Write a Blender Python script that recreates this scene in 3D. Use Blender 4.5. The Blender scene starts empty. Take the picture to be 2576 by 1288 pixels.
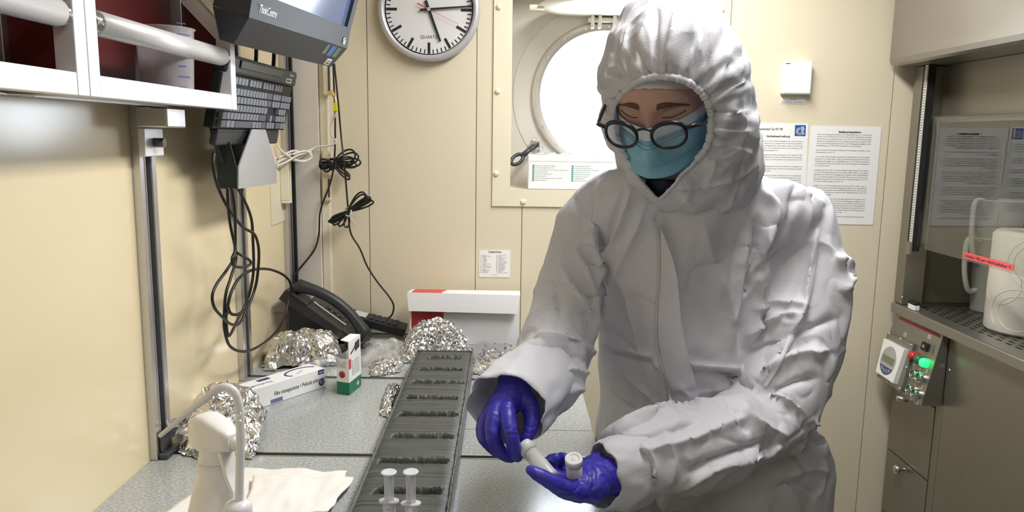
import bpy, bmesh, math, random
import numpy as np
from mathutils import Vector, Matrix, Euler

SC = bpy.context.scene
COL = SC.collection
PI = math.pi
# ------------------------------------------------------------------ camera
CAM = np.array([0.0, 0.0, 1.5])
FPX, CX, CY = 1935.0, 1288.0, 644.0
PITCH = math.atan(303.0 / FPX)
ROLL = 0.0145
_f = np.array([0, math.cos(PITCH), -math.sin(PITCH)])
_r0 = np.array([1.0, 0, 0])
_u0 = np.array([0, math.sin(PITCH), math.cos(PITCH)])
RV = math.cos(ROLL) * _r0 + math.sin(ROLL) * _u0
UV = -math.sin(ROLL) * _r0 + math.cos(ROLL) * _u0
cam_d = bpy.data.cameras.new('camera')
cam_d.sensor_width = 36.0
cam_d.lens = 36.0 * FPX / 2576.0
cam_d.clip_start = 0.02
cam = bpy.data.objects.new('camera', cam_d)
COL.objects.link(cam)
cam.matrix_world = Matrix(((RV[0], UV[0], -_f[0], CAM[0]), (RV[1], UV[1], -_f[1], CAM[1]),
                           (RV[2], UV[2], -_f[2], CAM[2]), (0, 0, 0, 1)))
SC.camera = cam

def ray(px, py):
    return RV * (px - CX) / FPX - UV * (py - CY) / FPX + _f
def at_y(px, py, Y):
    d = ray(px, py); return Vector(CAM + d * (Y - CAM[1]) / d[1])
def at_z(px, py, Z):
    d = ray(px, py); return Vector(CAM + d * (Z - CAM[2]) / d[2])
def at_x(px, py, X):
    d = ray(px, py); return Vector(CAM + d * (X - CAM[0]) / d[0])
def project(P):
    """world points (n,3) -> pixels (n,2) and depth along the axis"""
    Q = np.asarray(P, float) - CAM
    zc = Q @ _f
    return np.stack([CX + FPX * (Q @ RV) / zc, CY - FPX * (Q @ UV) / zc], 1), zc
def ppm(p):
    """pixels per metre at a world point"""
    return FPX / float((np.array(p) - CAM) @ _f)

# ------------------------------------------------------------------ world, lights, exposure
W = bpy.data.worlds.new('sky'); SC.world = W
W.use_nodes = True
W.node_tree.nodes['Background'].inputs[0].default_value = (0.86, 0.93, 1.0, 1)
W.node_tree.nodes['Background'].inputs[1].default_value = 17.0
SC.view_settings.view_transform = 'Standard'
SC.view_settings.look = 'None'
SC.view_settings.gamma = 1.0
SC.view_settings.use_curve_mapping = False
SC.view_settings.exposure = -0.06
SC.cycles.use_denoising = True
SC.cycles.max_bounces = 9
SC.cycles.diffuse_bounces = 5
SC.cycles.glossy_bounces = 5
SC.cycles.transparent_max_bounces = 12
SC.cycles.transmission_bounces = 8
SC.cycles.caustics_reflective = False
SC.cycles.caustics_refractive = False
SC.cycles.sample_clamp_indirect = 6.0

def area_light(name, loc, size, power, color, rot=(0, 0, 0)):
    l = bpy.data.lights.new(name, 'AREA'); l.shape = 'RECTANGLE'
    l.size, l.size_y = size; l.energy = power; l.color = color
    o = bpy.data.objects.new(name, l); COL.objects.link(o)
    o.location = loc; o.rotation_euler = rot
    return o
# two fluorescent ceiling fixtures (their housings are built with the ceiling) and the porthole daylight
LAMPS = [(0.42, 1.45), (0.25, -0.35)]
ROOM_H = 2.32
for (lx, ly), pw in zip(LAMPS, (31.0, 5.5)):
    area_light('fluorescent_lamp', (lx, ly, ROOM_H - 0.075), (0.26, 1.15), pw, (1.0, 0.98, 0.945))

# ------------------------------------------------------------------ materials
def lin(c):
    return tuple(((v / 255.0) / 12.92 if v / 255.0 <= 0.04045 else ((v / 255.0 + 0.055) / 1.055) ** 2.4) for v in c)
MATS = {}
def mat(name, rgb, rough=0.5, metal=0.0, var=0.06, vscale=6.0, bump=0.0, bscale=60.0, spec=0.5, stretch=None,
        alpha=1.0, trans=0.0, emit=None, estr=0.0, coat=0.0, sss=0.0, rvar=0.0, ior=1.5):
    """procedural principled material; var = noise variation of the colour"""
    if name in MATS: return MATS[name]
    m = bpy.data.materials.new(name); m.use_nodes = True
    nt = m.node_tree; N = nt.nodes; L = nt.links
    b = N['Principled BSDF']
    c = lin(rgb)
    b.inputs['Roughness'].default_value = rough
    b.inputs['Metallic'].default_value = metal
    b.inputs['Specular IOR Level'].default_value = spec
    b.inputs['IOR'].default_value = ior
    b.inputs['Coat Weight'].default_value = coat
    b.inputs['Transmission Weight'].default_value = trans
    b.inputs['Alpha'].default_value = alpha
    if sss:
        b.inputs['Subsurface Weight'].default_value = sss
        b.inputs['Subsurface Radius'].default_value = (0.01, 0.008, 0.007)
    tc = N.new('ShaderNodeTexCoord')
    vec = tc.outputs['Object']
    if stretch:
        mp = N.new('ShaderNodeMapping'); mp.inputs['Scale'].default_value = stretch
        L.new(vec, mp.inputs['Vector']); vec = mp.outputs['Vector']
    nz = N.new('ShaderNodeTexNoise'); nz.inputs['Scale'].default_value = vscale
    nz.inputs['Detail'].default_value = 5.0
    L.new(vec, nz.inputs['Vector'])
    mx = N.new('ShaderNodeMix'); mx.data_type = 'RGBA'
    mx.inputs[6].default_value = (*[max(0, v * (1 - var)) for v in c], 1)
    mx.inputs[7].default_value = (*[min(1, v * (1 + var)) for v in c], 1)
    L.new(nz.outputs['Fac'], mx.inputs[0])
    L.new(mx.outputs[2], b.inputs['Base Color'])
    if rvar:
        mr = N.new('ShaderNodeMapRange')
        mr.inputs['To Min'].default_value = max(0.02, rough - rvar); mr.inputs['To Max'].default_value = min(1, rough + rvar)
        L.new(nz.outputs['Fac'], mr.inputs['Value']); L.new(mr.outputs['Result'], b.inputs['Roughness'])
    if bump:
        n2 = N.new('ShaderNodeTexNoise'); n2.inputs['Scale'].default_value = bscale; n2.inputs['Detail'].default_value = 3.0
        L.new(vec, n2.inputs['Vector'])
        bp = N.new('ShaderNodeBump'); bp.inputs['Strength'].default_value = bump; bp.inputs['Distance'].default_value = 0.002
        L.new(n2.outputs['Fac'], bp.inputs['Height']); L.new(bp.outputs['Normal'], b.inputs['Normal'])
    if emit:
        b.inputs['Emission Color'].default_value = (*lin(emit), 1); b.inputs['Emission Strength'].default_value = estr
    MATS[name] = m
    return m

# ------------------------------------------------------------------ mesh helpers
def wloc(o):
    v = Vector((0, 0, 0))
    while o is not None:
        v = v + o.location; o = o.parent
    return v
class MB:
    def __init__(s): s.v = []; s.f = []; s.sm = []
    def add(s, vs, fs, smooth=False):
        n = len(s.v); s.v += [Vector(p) for p in vs]
        for f in fs: s.f.append([i + n for i in f]); s.sm.append(smooth)
        return s
    def box(s, c, size, R=None, bevel=0.0):
        c = Vector(c); h = [x / 2 for x in size]
        if bevel <= 0:
            vs = [Vector((sx * h[0], sy * h[1], sz * h[2])) for sx in (-1, 1) for sy in (-1, 1) for sz in (-1, 1)]
            fs = [(0, 1, 3, 2), (4, 6, 7, 5), (0, 4, 5, 1), (2, 3, 7, 6), (0, 2, 6, 4), (1, 5, 7, 3)]
        else:
            bm = bmesh.new(); bmesh.ops.create_cube(bm, size=1.0)
            for v in bm.verts: v.co = Vector((v.co.x * size[0], v.co.y * size[1], v.co.z * size[2]))
            bmesh.ops.bevel(bm, geom=bm.edges[:], offset=min(bevel, min(size) * 0.49), segments=2, profile=0.5, affect='EDGES', clamp_overlap=True)
            bm.verts.index_update()
            vs = [v.co.copy() for v in bm.verts]; fs = [[v.index for v in f.verts] for f in bm.faces]; bm.free()
        if R is not None: vs = [R @ v for v in vs]
        return s.add([v + c for v in vs], fs)
    def span(s, a, b, bevel=0.0):
        a = Vector(a); b = Vector(b)
        return s.box((a + b) / 2, [abs(b[i] - a[i]) for i in range(3)], None, bevel)
    def hexa(s, p):
        """eight corners: bottom ring 0-3, top ring 4-7"""
        return s.add(p, [(3, 2, 1, 0), (4, 5, 6, 7), (0, 1, 5, 4), (1, 2, 6, 5), (2, 3, 7, 6), (3, 0, 4, 7)])
    def bar(s, a, b, w, h, up=(0, 0, 1), bevel=0.0):
        a = Vector(a); b = Vector(b); d = b - a; L = d.length; d.normalize()
        up = Vector(up); sd = d.cross(up)
        if sd.length < 1e-5: sd = d.cross(Vector((1, 0, 0)))
        sd.normalize(); u2 = sd.cross(d)
        R = Matrix((d, sd, u2)).transposed()
        return s.box((a + b) / 2, (L, w, h), R, bevel)
    def cyl(s, a, b, r, n=16, r2=None, caps=True, smooth=True):
        a = Vector(a); b = Vector(b); r2 = r if r2 is None else r2
        d = (b - a).normalized(); x = d.orthogonal().normalized(); y = d.cross(x)
        vs = []
        for (c, rr) in ((a, r), (b, r2)):
            for k in range(n):
                t = 2 * PI * k / n; vs.append(c + x * (rr * math.cos(t)) + y * (rr * math.sin(t)))
        s.add(vs, [(k, (k + 1) % n, n + (k + 1) % n, n + k) for k in range(n)], smooth)
        if caps:
            s.add(vs[:n], [list(range(n))[::-1]]); s.add(vs[n:], [list(range(n))])
        return s
    def tube(s, pts, r, n=8, caps=True):
        pts = [Vector(p) for p in pts]; m = len(pts)
        rr = r if hasattr(r, '__len__') else [r] * m
        T = [(pts[min(i + 1, m - 1)] - pts[max(i - 1, 0)]).normalized() for i in range(m)]
        x = T[0].orthogonal().normalized(); vs = []
        for i in range(m):
            x = (x - T[i] * x.dot(T[i]))
            x = x.normalized() if x.length > 1e-6 else T[i].orthogonal().normalized()
            y = T[i].cross(x)
            for k in range(n):
                t = 2 * PI * k / n; vs.append(pts[i] + x * (rr[i] * math.cos(t)) + y * (rr[i] * math.sin(t)))
        fs = [(i * n + k, i * n + (k + 1) % n, (i + 1) * n + (k + 1) % n, (i + 1) * n + k) for i in range(m - 1) for k in range(n)]
        s.add(vs, fs, True)
        if caps: s.add(vs[:n], [list(range(n))[::-1]]); s.add(vs[-n:], [list(range(n))])
        return s
    def lathe(s, c, prof, axis=(0, 0, 1), n=32, x=None, smooth=True):
        """prof: list of (radius, height along axis)"""
        c = Vector(c); d = Vector(axis).normalized(); x = Vector(x) if x is not None else d.orthogonal().normalized(); y = d.cross(x)
        vs = []
        for (r, h) in prof:
            for k in range(n):
                t = 2 * PI * k / n; vs.append(c + d * h + x * (r * math.cos(t)) + y * (r * math.sin(t)))
        m = len(prof)
        fs = [(i * n + k, i * n + (k + 1) % n, (i + 1) * n + (k + 1) % n, (i + 1) * n + k) for i in range(m - 1) for k in range(n)]
        return s.add(vs, fs, smooth)
    def prism(s, poly, depth):
        """poly: 3D planar points; depth: vector"""
        poly = [Vector(p) for p in poly]; n = len(poly); d = Vector(depth)
        s.add(poly + [p + d for p in poly], [list(range(n))[::-1], list(range(n, 2 * n))] + [(i, (i + 1) % n, n + (i + 1) % n, n + i) for i in range(n)])
        return s
    def disc(s, c, r, axis, n=32, x=None):
        c = Vector(c); d = Vector(axis).normalized(); x = Vector(x) if x is not None else d.orthogonal().normalized(); y = d.cross(x)
        return s.add([c + x * (r * math.cos(2 * PI * k / n)) + y * (r * math.sin(2 * PI * k / n)) for k in range(n)], [list(range(n))])
    def grid(s, P, smooth=True, flip=False):
        """P: (m,n,3) array of points"""
        m, n = len(P), len(P[0])
        vs = [P[i][j] for i in range(m) for j in range(n)]
        fs = [(i * n + j, i * n + j + 1, (i + 1) * n + j + 1, (i + 1) * n + j) for i in range(m - 1) for j in range(n - 1)]
        if flip: fs = [f[::-1] for f in fs]
        return s.add(vs, fs, smooth)
    def build(s, name, material, parent=None, fix=True):
        off = wloc(parent) if parent is not None else Vector((0, 0, 0))
        me = bpy.data.meshes.new(name)
        me.from_pydata([tuple(v - off) for v in s.v], [], s.f)
        me.polygons.foreach_set('use_smooth', s.sm)
        if fix:
            bm = bmesh.new(); bm.from_mesh(me)
            bmesh.ops.remove_doubles(bm, verts=bm.verts[:], dist=1e-6)
            bmesh.ops.recalc_face_normals(bm, faces=bm.faces[:]); bm.to_mesh(me); bm.free()
        me.materials.append(material)
        o = bpy.data.objects.new(name, me); COL.objects.link(o)
        if parent is not None: o.parent = parent
        return o
def tag(o, label, cat, group=None):
    o['label'] = label; o['category'] = cat
    if group: o['group'] = group
    return o
def thing(name, loc, label, cat, group=None):
    o = bpy.data.objects.new(name, None); o.empty_display_size = 0.02
    COL.objects.link(o); o.location = loc
    return tag(o, label, cat, group)
def struct(o):
    o['kind'] = 'structure'; return o
def sempty(name, loc):
    o = bpy.data.objects.new(name, None); COL.objects.link(o); o.location = loc; o.empty_display_size = 0.02
    o['kind'] = 'structure'; return o
def crom(pts, k=8, closed=False):
    """Catmull-Rom through points"""
    P = [Vector(p) for p in pts]; n = len(P); out = []
    if closed: idx = lambda i: P[i % n]
    else: idx = lambda i: P[max(0, min(n - 1, i))]
    for i in range(n if closed else n - 1):
        a, b, c, d = idx(i - 1), idx(i), idx(i + 1), idx(i + 2)
        for j in range(k):
            t = j / k
            out.append(0.5 * ((2 * b) + (c - a) * t + (2 * a - 5 * b + 4 * c - d) * t * t + (3 * b - 3 * c + d - a) * t ** 3))
    if not closed: out.append(P[-1].copy())
    return out
def text(name, body, size, origin, xdir, ydir, material, parent, align='LEFT', lift=0.0004, sx=1.0, extrude=0.0, width=None, bold=0.0):
    """flat lettering as a mesh: origin = baseline start, xdir/ydir = reading and up directions"""
    cu = bpy.data.curves.new(name, 'FONT'); cu.body = body; cu.size = size; cu.align_x = align
    cu.resolution_u = 2; cu.extrude = extrude; cu.offset = bold
    ob = bpy.data.objects.new(name, cu)
    me = bpy.data.meshes.new_from_object(ob)
    bpy.data.objects.remove(ob); bpy.data.curves.remove(cu)
    x = Vector(xdir).normalized(); y = Vector(ydir).normalized(); z = x.cross(y)
    if width and len(me.vertices):
        xs = [v.co.x for v in me.vertices]; sx = width / max(1e-6, max(xs) - min(xs))
    off = Vector(origin) + z * lift - (wloc(parent) if parent is not None else Vector((0, 0, 0)))
    for v in me.vertices:
        v.co = off + x * (v.co.x * sx) + y * v.co.y + z * v.co.z
    me.materials.append(material)
    me.name = name
    o = bpy.data.objects.new(name, me); COL.objects.link(o)
    if parent is not None: o.parent = parent
    return o
# gradient noise in numpy -------------------------------------------------
_rng = np.random.RandomState(7)
_perm = np.concatenate([_rng.permutation(256)] * 3)
_grad = _rng.normal(size=(256, 3)); _grad /= np.linalg.norm(_grad, axis=1)[:, None]
def pnoise(P):
    P = np.asarray(P, float); I = np.floor(P).astype(int); F = P - I; I &= 255
    u = F * F * F * (F * (F * 6 - 15) + 10); res = 0
    for dx in (0, 1):
        for dy in (0, 1):
            for dz in (0, 1):
                h = _perm[_perm[_perm[I[:, 0] + dx] + I[:, 1] + dy] + I[:, 2] + dz]
                g = (_grad[h] * (F - np.array([dx, dy, dz]))).sum(1)
                w = (u[:, 0] if dx else 1 - u[:, 0]) * (u[:, 1] if dy else 1 - u[:, 1]) * (u[:, 2] if dz else 1 - u[:, 2])
                res = res + w * g
    return res * 1.6

_lat = _rng.uniform(-1, 1, 4096)
def fnoise(P):
    """piecewise-linear lattice noise: flat facets meeting in sharp creases"""
    P = np.asarray(P, float); I = np.floor(P).astype(np.int64); F = P - I
    def hv(J): return _lat[(J[:, 0] * 73856093 ^ J[:, 1] * 19349663 ^ J[:, 2] * 83492791) & 4095]
    o = np.argsort(-F, axis=1); Fs_ = np.take_along_axis(F, o, 1)
    J = I.copy(); r = np.arange(len(P)); v = (1 - Fs_[:, 0]) * hv(J)
    for k in range(3):
        J = J.copy(); J[r, o[:, k]] += 1
        nxt = Fs_[:, k + 1] if k < 2 else 0.0
        v = v + (Fs_[:, k] - nxt) * hv(J)
    return v
# ================================================================== the room
XW, YB, ZB = -0.66, 2.30, 0.90          # left wall, back wall, bench top
XR, YF = 1.95, -1.55                    # right wall, wall behind the photographer
def wall_mat(name, rgb, rough):
    return mat(name, rgb, rough=rough, var=0.03, vscale=2.5, bump=0.04, bscale=14, rvar=0.05)
M_wall = wall_mat('cream_painted_steel', (224, 214, 190), 0.34)
M_wall_l = wall_mat('cream_glossy_steel', (240, 224, 188), 0.18)
M_joint = mat('dark_joint', (120, 108, 84), 0.7)
M_alu = mat('aluminium', (205, 205, 208), 0.32, 0.9, var=0.05, vscale=30, stretch=(1, 1, 0.05))
M_alu_w = mat('bright_aluminium', (238, 238, 241), 0.32, 0.3, var=0.03, vscale=20)
M_black = mat('black_rubber', (22, 22, 23), 0.6)
M_bplastic = mat('black_plastic', (38, 39, 42), 0.42, bump=0.05, bscale=300)
M_white = mat('white_plastic', (238, 238, 238), 0.35)
M_paper = mat('white_paper', (240, 240, 240), 0.7, var=0.02)
M_ink = mat('black_ink', (28, 28, 30), 0.7)
M_ink2 = mat('grey_ink', (84, 84, 88), 0.7)
M_steel = mat('brushed_steel', (160, 157, 150), 0.34, 0.85, var=0.08, vscale=5, stretch=(1, 1, 4), rvar=0.08)
M_chrome = mat('chrome', (215, 215, 215), 0.14, 1.0, var=0.02)

fl = MB().span((XW - 0.05, YF - 0.05, -0.05), (XR + 0.05, YB + 0.45, 0)).build('floor', mat('grey_deck', (110, 118, 112), 0.45, var=0.15, vscale=40)); struct(fl)
ce = MB().span((XW - 0.05, YF - 0.05, ROOM_H), (XR + 0.05, YB + 0.05, ROOM_H + 0.05)).build('ceiling', mat('ceiling_white', (236, 232, 222), 0.5)); struct(ce)
# left wall of two steel panels with a shallow joint
wl = sempty('wall_left', (XW, 1, 0))
for (y0, y1) in ((YF, 0.30), (0.302, YB + 0.04)):
    MB().span((XW - 0.04, y0, 0), (XW, y1, ROOM_H)).build('wall_panel', M_wall_l, wl)
MB().span((XW - 0.05, YF, 0), (XW - 0.038, YB + 0.04, ROOM_H)).build('wall_backing', M_joint, wl)
wr = MB().span((XR, YF, 0), (XR + 0.04, YB + 0.04, ROOM_H)).build('wall_right', M_wall); struct(wr)
wf = MB().span((XW - 0.04, YF - 0.04, 0), (XR + 0.04, YF, ROOM_H)).build('wall_front', M_wall); struct(wf)

# back wall: panels between vertical joints, with the porthole opening left free
OX0, OX1 = at_y(1283, 475, YB).x, at_y(1784, 300, YB).x
OZ0 = at_y(1350, 477, YB).z; OZ1 = OZ0 + 0.615
HX0, HX1, HZ0, HZ1 = OX0 - 0.005, OX1 + 0.005, OZ0 - 0.005, OZ1 + 0.005
sx = [XW - 0.04, at_y(928, 450, YB).x, at_y(1196, 650, YB).x, at_y(1312, 600, YB).x, at_y(1836, 100, YB).x, at_y(2222, 500, YB).x, XR]
wb = sempty('wall_back', (0, YB, 0))
G = 0.0012
for i in range(6):
    a, b = sx[i] + G, sx[i + 1] - G
    # split around the opening
    xs = sorted(set([a, b] + [x for x in (HX0, HX1) if a < x < b]))
    for j in range(len(xs) - 1):
        x0, x1 = xs[j], xs[j + 1]
        mid = (x0 + x1) / 2
        if HX0 < mid < HX1:
            MB().span((x0, YB, 0), (x1, YB + 0.03, HZ0)).build('wall_panel', M_wall, wb)
            MB().span((x0, YB, HZ1), (x1, YB + 0.03, ROOM_H)).build('wall_panel', M_wall, wb)
        else:
            MB().span((x0, YB, 0), (x1, YB + 0.03, ROOM_H)).build('wall_panel', M_wall, wb)
jm = MB()
for x in sx[1:-1]:
    if HX0 < x < HX1: jm.span((x - 0.004, YB + 0.0015, 0), (x + 0.004, YB + 0.02, HZ0))
    else: jm.span((x - 0.004, YB + 0.0015, 0), (x + 0.004, YB + 0.02, ROOM_H))
jm.build('wall_joint', M_joint, wb)

# ceiling fixtures
for k, (lx, ly) in enumerate(LAMPS):
    t = thing('ceiling_lamp', (lx, ly, ROOM_H), ['white fluorescent ceiling fixture above the person', 'white fluorescent ceiling fixture behind the photographer'][k], 'ceiling lamp', 'fluorescent ceiling fixtures')
    m = MB(); m.span((lx - 0.16, ly - 0.62, ROOM_H - 0.02), (lx + 0.16, ly + 0.62, ROOM_H))
    for s in (-1, 1):
        m.span((lx + s * 0.15 - 0.01, ly - 0.62, ROOM_H - 0.07), (lx + s * 0.15 + 0.01, ly + 0.62, ROOM_H - 0.02))
        m.span((lx - 0.14, ly + s * 0.61 - 0.01, ROOM_H - 0.07), (lx + 0.14, ly + s * 0.61 + 0.01, ROOM_H - 0.02))
    m.build('housing', M_white, t)

# ------------------------------------------------------------------ porthole window
win = sempty('window_1', ((OX0 + OX1) / 2, YB, OZ0))
M_frame = mat('cream_frame', (232, 224, 200), 0.4, var=0.02)
M_lining = mat('grey_cream_lining', (214, 208, 196), 0.4, var=0.04, vscale=3)
FX0 = at_y(1240, 300, YB).x; FX1 = at_y(1824, 30, YB).x; FZ0 = at_y(1330, 519, YB).z; FZ1 = OZ1 + (OZ0 - FZ0)
fr = MB()
fy0, fy1 = YB - 0.006, YB - 0.0005
fr.span((FX0, fy0, FZ0), (OX0, fy1, FZ1)); fr.span((OX1, fy0, FZ0), (FX1, fy1, FZ1))
fr.span((OX0, fy0, FZ0), (OX1, fy1, OZ0)); fr.span((OX0, fy0, OZ1), (OX1, fy1, FZ1))
fro = fr.build('window_frame', M_frame, win)
RD = 0.20                                # depth of the recess
rc = MB()
rc.span((OX0 - 0.004, YB - 0.004, OZ0), (OX0, YB + RD, OZ1)); rc.span((OX1, YB - 0.004, OZ0), (OX1 + 0.004, YB + RD, OZ1))
rc.span((OX0, YB - 0.004, OZ1), (OX1, YB + RD, OZ1 + 0.004)); rc.span((OX0, YB - 0.004, OZ0 - 0.004), (OX1, YB + RD, OZ0))
rc.build('recess_lining', M_lining, win)
PCc = at_y(1516, 243, YB + RD); PC = Vector((PCc.x, YB + RD, PCc.z))
RG = 157 / ppm(PC); RO = 179 / ppm(PC); RL = 227 / ppm(PC)
# recess back plate: rectangle with a round hole
def sqpt(t):
    c, s_ = math.cos(t), math.sin(t)
    ks = []
    if c > 1e-6: ks.append((OX1 - PC.x) / c)
    if c < -1e-6: ks.append((OX0 - PC.x) / c)
    if s_ > 1e-6: ks.append((OZ1 - PC.z) / s_)
    if s_ < -1e-6: ks.append((OZ0 - PC.z) / s_)
    k = min(ks); return Vector((PC.x + c * k, YB + RD - 0.002, PC.z + s_ * k))
corner = [math.atan2(z - PC.z, x - PC.x) % (2 * PI) for x in (OX0, OX1) for z in (OZ0, OZ1)]
angs = sorted([2 * PI * k / 72 for k in range(72)] + corner)
n = len(angs)
circ = lambda r, y, t: Vector((PC.x + r * math.cos(t), y, PC.z + r * math.sin(t)))
rows = [[sqpt(t) for t in angs], [circ(min(RL, 0.99 * (sqpt(t) - PC).length), YB + RD - 0.002, t) for t in angs],
        [circ(min(RL, 0.985 * (sqpt(t) - PC).length) - 0.002, YB + RD - 0.006, t) for t in angs], [circ(RO, YB + RD - 0.006, t) for t in angs]]
mm = MB(); P = [r + [r[0]] for r in rows]; mm.grid(P, smooth=False); mm.build('recess_plate', M_lining, win)
rg = MB().lathe((PC.x, YB + RD, PC.z), [(RO + 0.004, -0.004), (RO, -0.022), (RO - 0.006, -0.026), (RG + 0.003, -0.026), (RG, -0.022), (RG, 0.05), (RO + 0.004, 0.05)], axis=(0, 1, 0), n=72).build('porthole_ring', mat('ring_metal', (190, 182, 172), 0.4, 0.3), win)
for k in range(18):
    t = 2 * PI * (k + 0.35) / 18
    c = circ((RG + RO) / 2, YB + RD - 0.0262, t)
    MB().lathe(c, [(0.0045, 0), (0.0045, -0.0012), (0.0028, -0.002), (0.0012, -0.0012), (0.0, -0.0012)], axis=(0, 1, 0), n=10).build('ring_screw', M_chrome, rg)
gl = bpy.data.materials.new('porthole_glass'); gl.use_nodes = True
def thin_glass(m, tint, refl=1.0):
    nt = m.node_tree; N = nt.nodes; L = nt.links; N.remove(N['Principled BSDF'])
    tr = N.new('ShaderNodeBsdfTransparent'); tr.inputs[0].default_value = (*tint, 1)
    go = N.new('ShaderNodeBsdfGlossy'); go.inputs['Roughness'].default_value = 0.01
    ge = N.new('ShaderNodeNewGeometry'); dt = N.new('ShaderNodeVectorMath'); dt.operation = 'DOT_PRODUCT'
    L.new(ge.outputs['Incoming'], dt.inputs[0]); L.new(ge.outputs['Normal'], dt.inputs[1])
    ab = N.new('ShaderNodeMath'); ab.operation = 'ABSOLUTE'; L.new(dt.outputs['Value'], ab.inputs[0])
    om = N.new('ShaderNodeMath'); om.operation = 'SUBTRACT'; om.inputs[0].default_value = 1.0; L.new(ab.outputs[0], om.inputs[1])
    pw = N.new('ShaderNodeMath'); pw.operation = 'POWER'; pw.inputs[1].default_value = 5.0; L.new(om.outputs[0], pw.inputs[0])
    fr_ = N.new('ShaderNodeMath'); fr_.operation = 'MULTIPLY_ADD'; fr_.inputs[1].default_value = 0.96; fr_.inputs[2].default_value = 0.04; L.new(pw.outputs[0], fr_.inputs[0])
    mul = N.new('ShaderNodeMath'); mul.operation = 'MULTIPLY'; mul.inputs[1].default_value = refl; mul.use_clamp = True
    nzz = N.new('ShaderNodeTexNoise'); nzz.inputs['Scale'].default_value = 3.0
    rr = N.new('ShaderNodeMapRange'); rr.inputs['To Min'].default_value = 0.004; rr.inputs['To Max'].default_value = 0.02
    L.new(nzz.outputs['Fac'], rr.inputs['Value']); L.new(rr.outputs['Result'], go.inputs['Roughness'])
    mx = N.new('ShaderNodeMixShader'); L.new(fr_.outputs[0], mul.inputs[0]); L.new(mul.outputs[0], mx.inputs[0])
    L.new(tr.outputs[0], mx.inputs[1]); L.new(go.outputs[0], mx.inputs[2]); L.new(mx.outputs[0], N['Material Output'].inputs[0])
    return m
thin_glass(gl, (0.97, 0.98, 0.99))
MB().cyl((PC.x, YB + RD + 0.02, PC.z), (PC.x, YB + RD + 0.026, PC.z), RG, 48).build('porthole_pane', gl, win)
# outside hull ring keeps daylight to the porthole only
hm = MB(); hm.grid([[Vector((PC.x + 0.6 * math.cos(t) * 1.2, YB + RD + 0.05, PC.z + 0.6 * math.sin(t) * 1.2)) for t in angs + [angs[0]]], [circ(RG + 0.001, YB + RD + 0.05, t) for t in angs + [angs[0]]]], smooth=False)
hm.build('hull_plate', M_lining, win)
# frame screws
for (px, py) in ((1255, 18), (1252, 230), (1248, 437), (1316, 508), (1815, 25), (1560, 511)):
    c = at_y(px, py, fy0)
    MB().lathe(c, [(0.0085, 0), (0.008, -0.003), (0.005, -0.0055), (0.0, -0.0065)], axis=(0, 1, 0), n=16).build('frame_screw', M_frame, win)
# storm cover hinged up under the top of the recess, hinge lugs, clamp
dz = at_y(1450, 14, YB + 0.05).z
cv = MB().lathe((PC.x, YB - 0.03 + 0.10, dz), [(0.0, 0.012), (0.175, 0.012), (0.2, 0.008), (0.215, 0.002), (0.215, -0.003), (0.165, -0.010), (0.0, -0.012)], axis=(0, 0, 1), n=48).build('storm_cover', mat('cover_cream', (236, 232, 214), 0.35), win)
cp = at_y(1352, 13, YB + 0.02)
MB().box((cp.x, cp.y + 0.04, cp.z), (0.045, 0.03, 0.012), None, 0.003).build('cover_lug', M_frame, cv)
hg = MB()
for px in (1490, 1508, 1545):
    p = at_y(px, 52, YB + RD - 0.03); hg.box(p, (0.010, 0.05, 0.05), None, 0.003)
p0 = at_y(1480, 50, YB + RD - 0.035); p1 = at_y(1556, 51, YB + RD - 0.035)
hg.cyl(p0, p1, 0.008, 14)
hg.build('cover_hinge', M_lining, win)
M_clamp = mat('dark_clamp', (66, 66, 74), 0.4, 0.6)
ca = at_y(1286, 412, YB + 0.1); cb = at_y(1332, 378, YB + 0.14); cc = at_y(1352, 362, YB + 0.17)
cl = MB()
d = (cb - ca).normalized(); nrm = Vector((0, -1, 0)); sd = d.cross(nrm).normalized()
c0 = ca.lerp(cb, 0.32)
loop = [c0 + d * (0.024 * math.cos(t)) + sd * (0.0125 * math.sin(t)) for t in [2 * PI * k / 24 for k in range(24)]]
cl.tube(loop + [loop[0], loop[1]], 0.0058, 8, caps=False)
cl.cyl(c0 + d * 0.022, cc, 0.0085, 12)
cl.build('clamp', M_clamp, win)
sw = MB(); e = cc - d * 0.004
sw.lathe(e - sd * 0.021, [(0.0, 0), (0.012, 0.001), (0.012, 0.006), (0.0, 0.007)], axis=sd, n=16)
sw.lathe(e + sd * 0.015, [(0.0, 0), (0.012, 0.001), (0.012, 0.006), (0.0, 0.007)], axis=sd, n=16)
sw.box(e, (0.018, 0.014, 0.020), None, 0.003)
sw.build('clamp_pivot', M_chrome, win)
# portal for the daylight
pl = area_light('daylight_portal', (PC.x, YB + RD + 0.055, PC.z), (2 * RG, 2 * RG), 1.0, (1, 1, 1), (-PI / 2, 0, 0))
pl.data.cycles.is_portal = True

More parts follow.
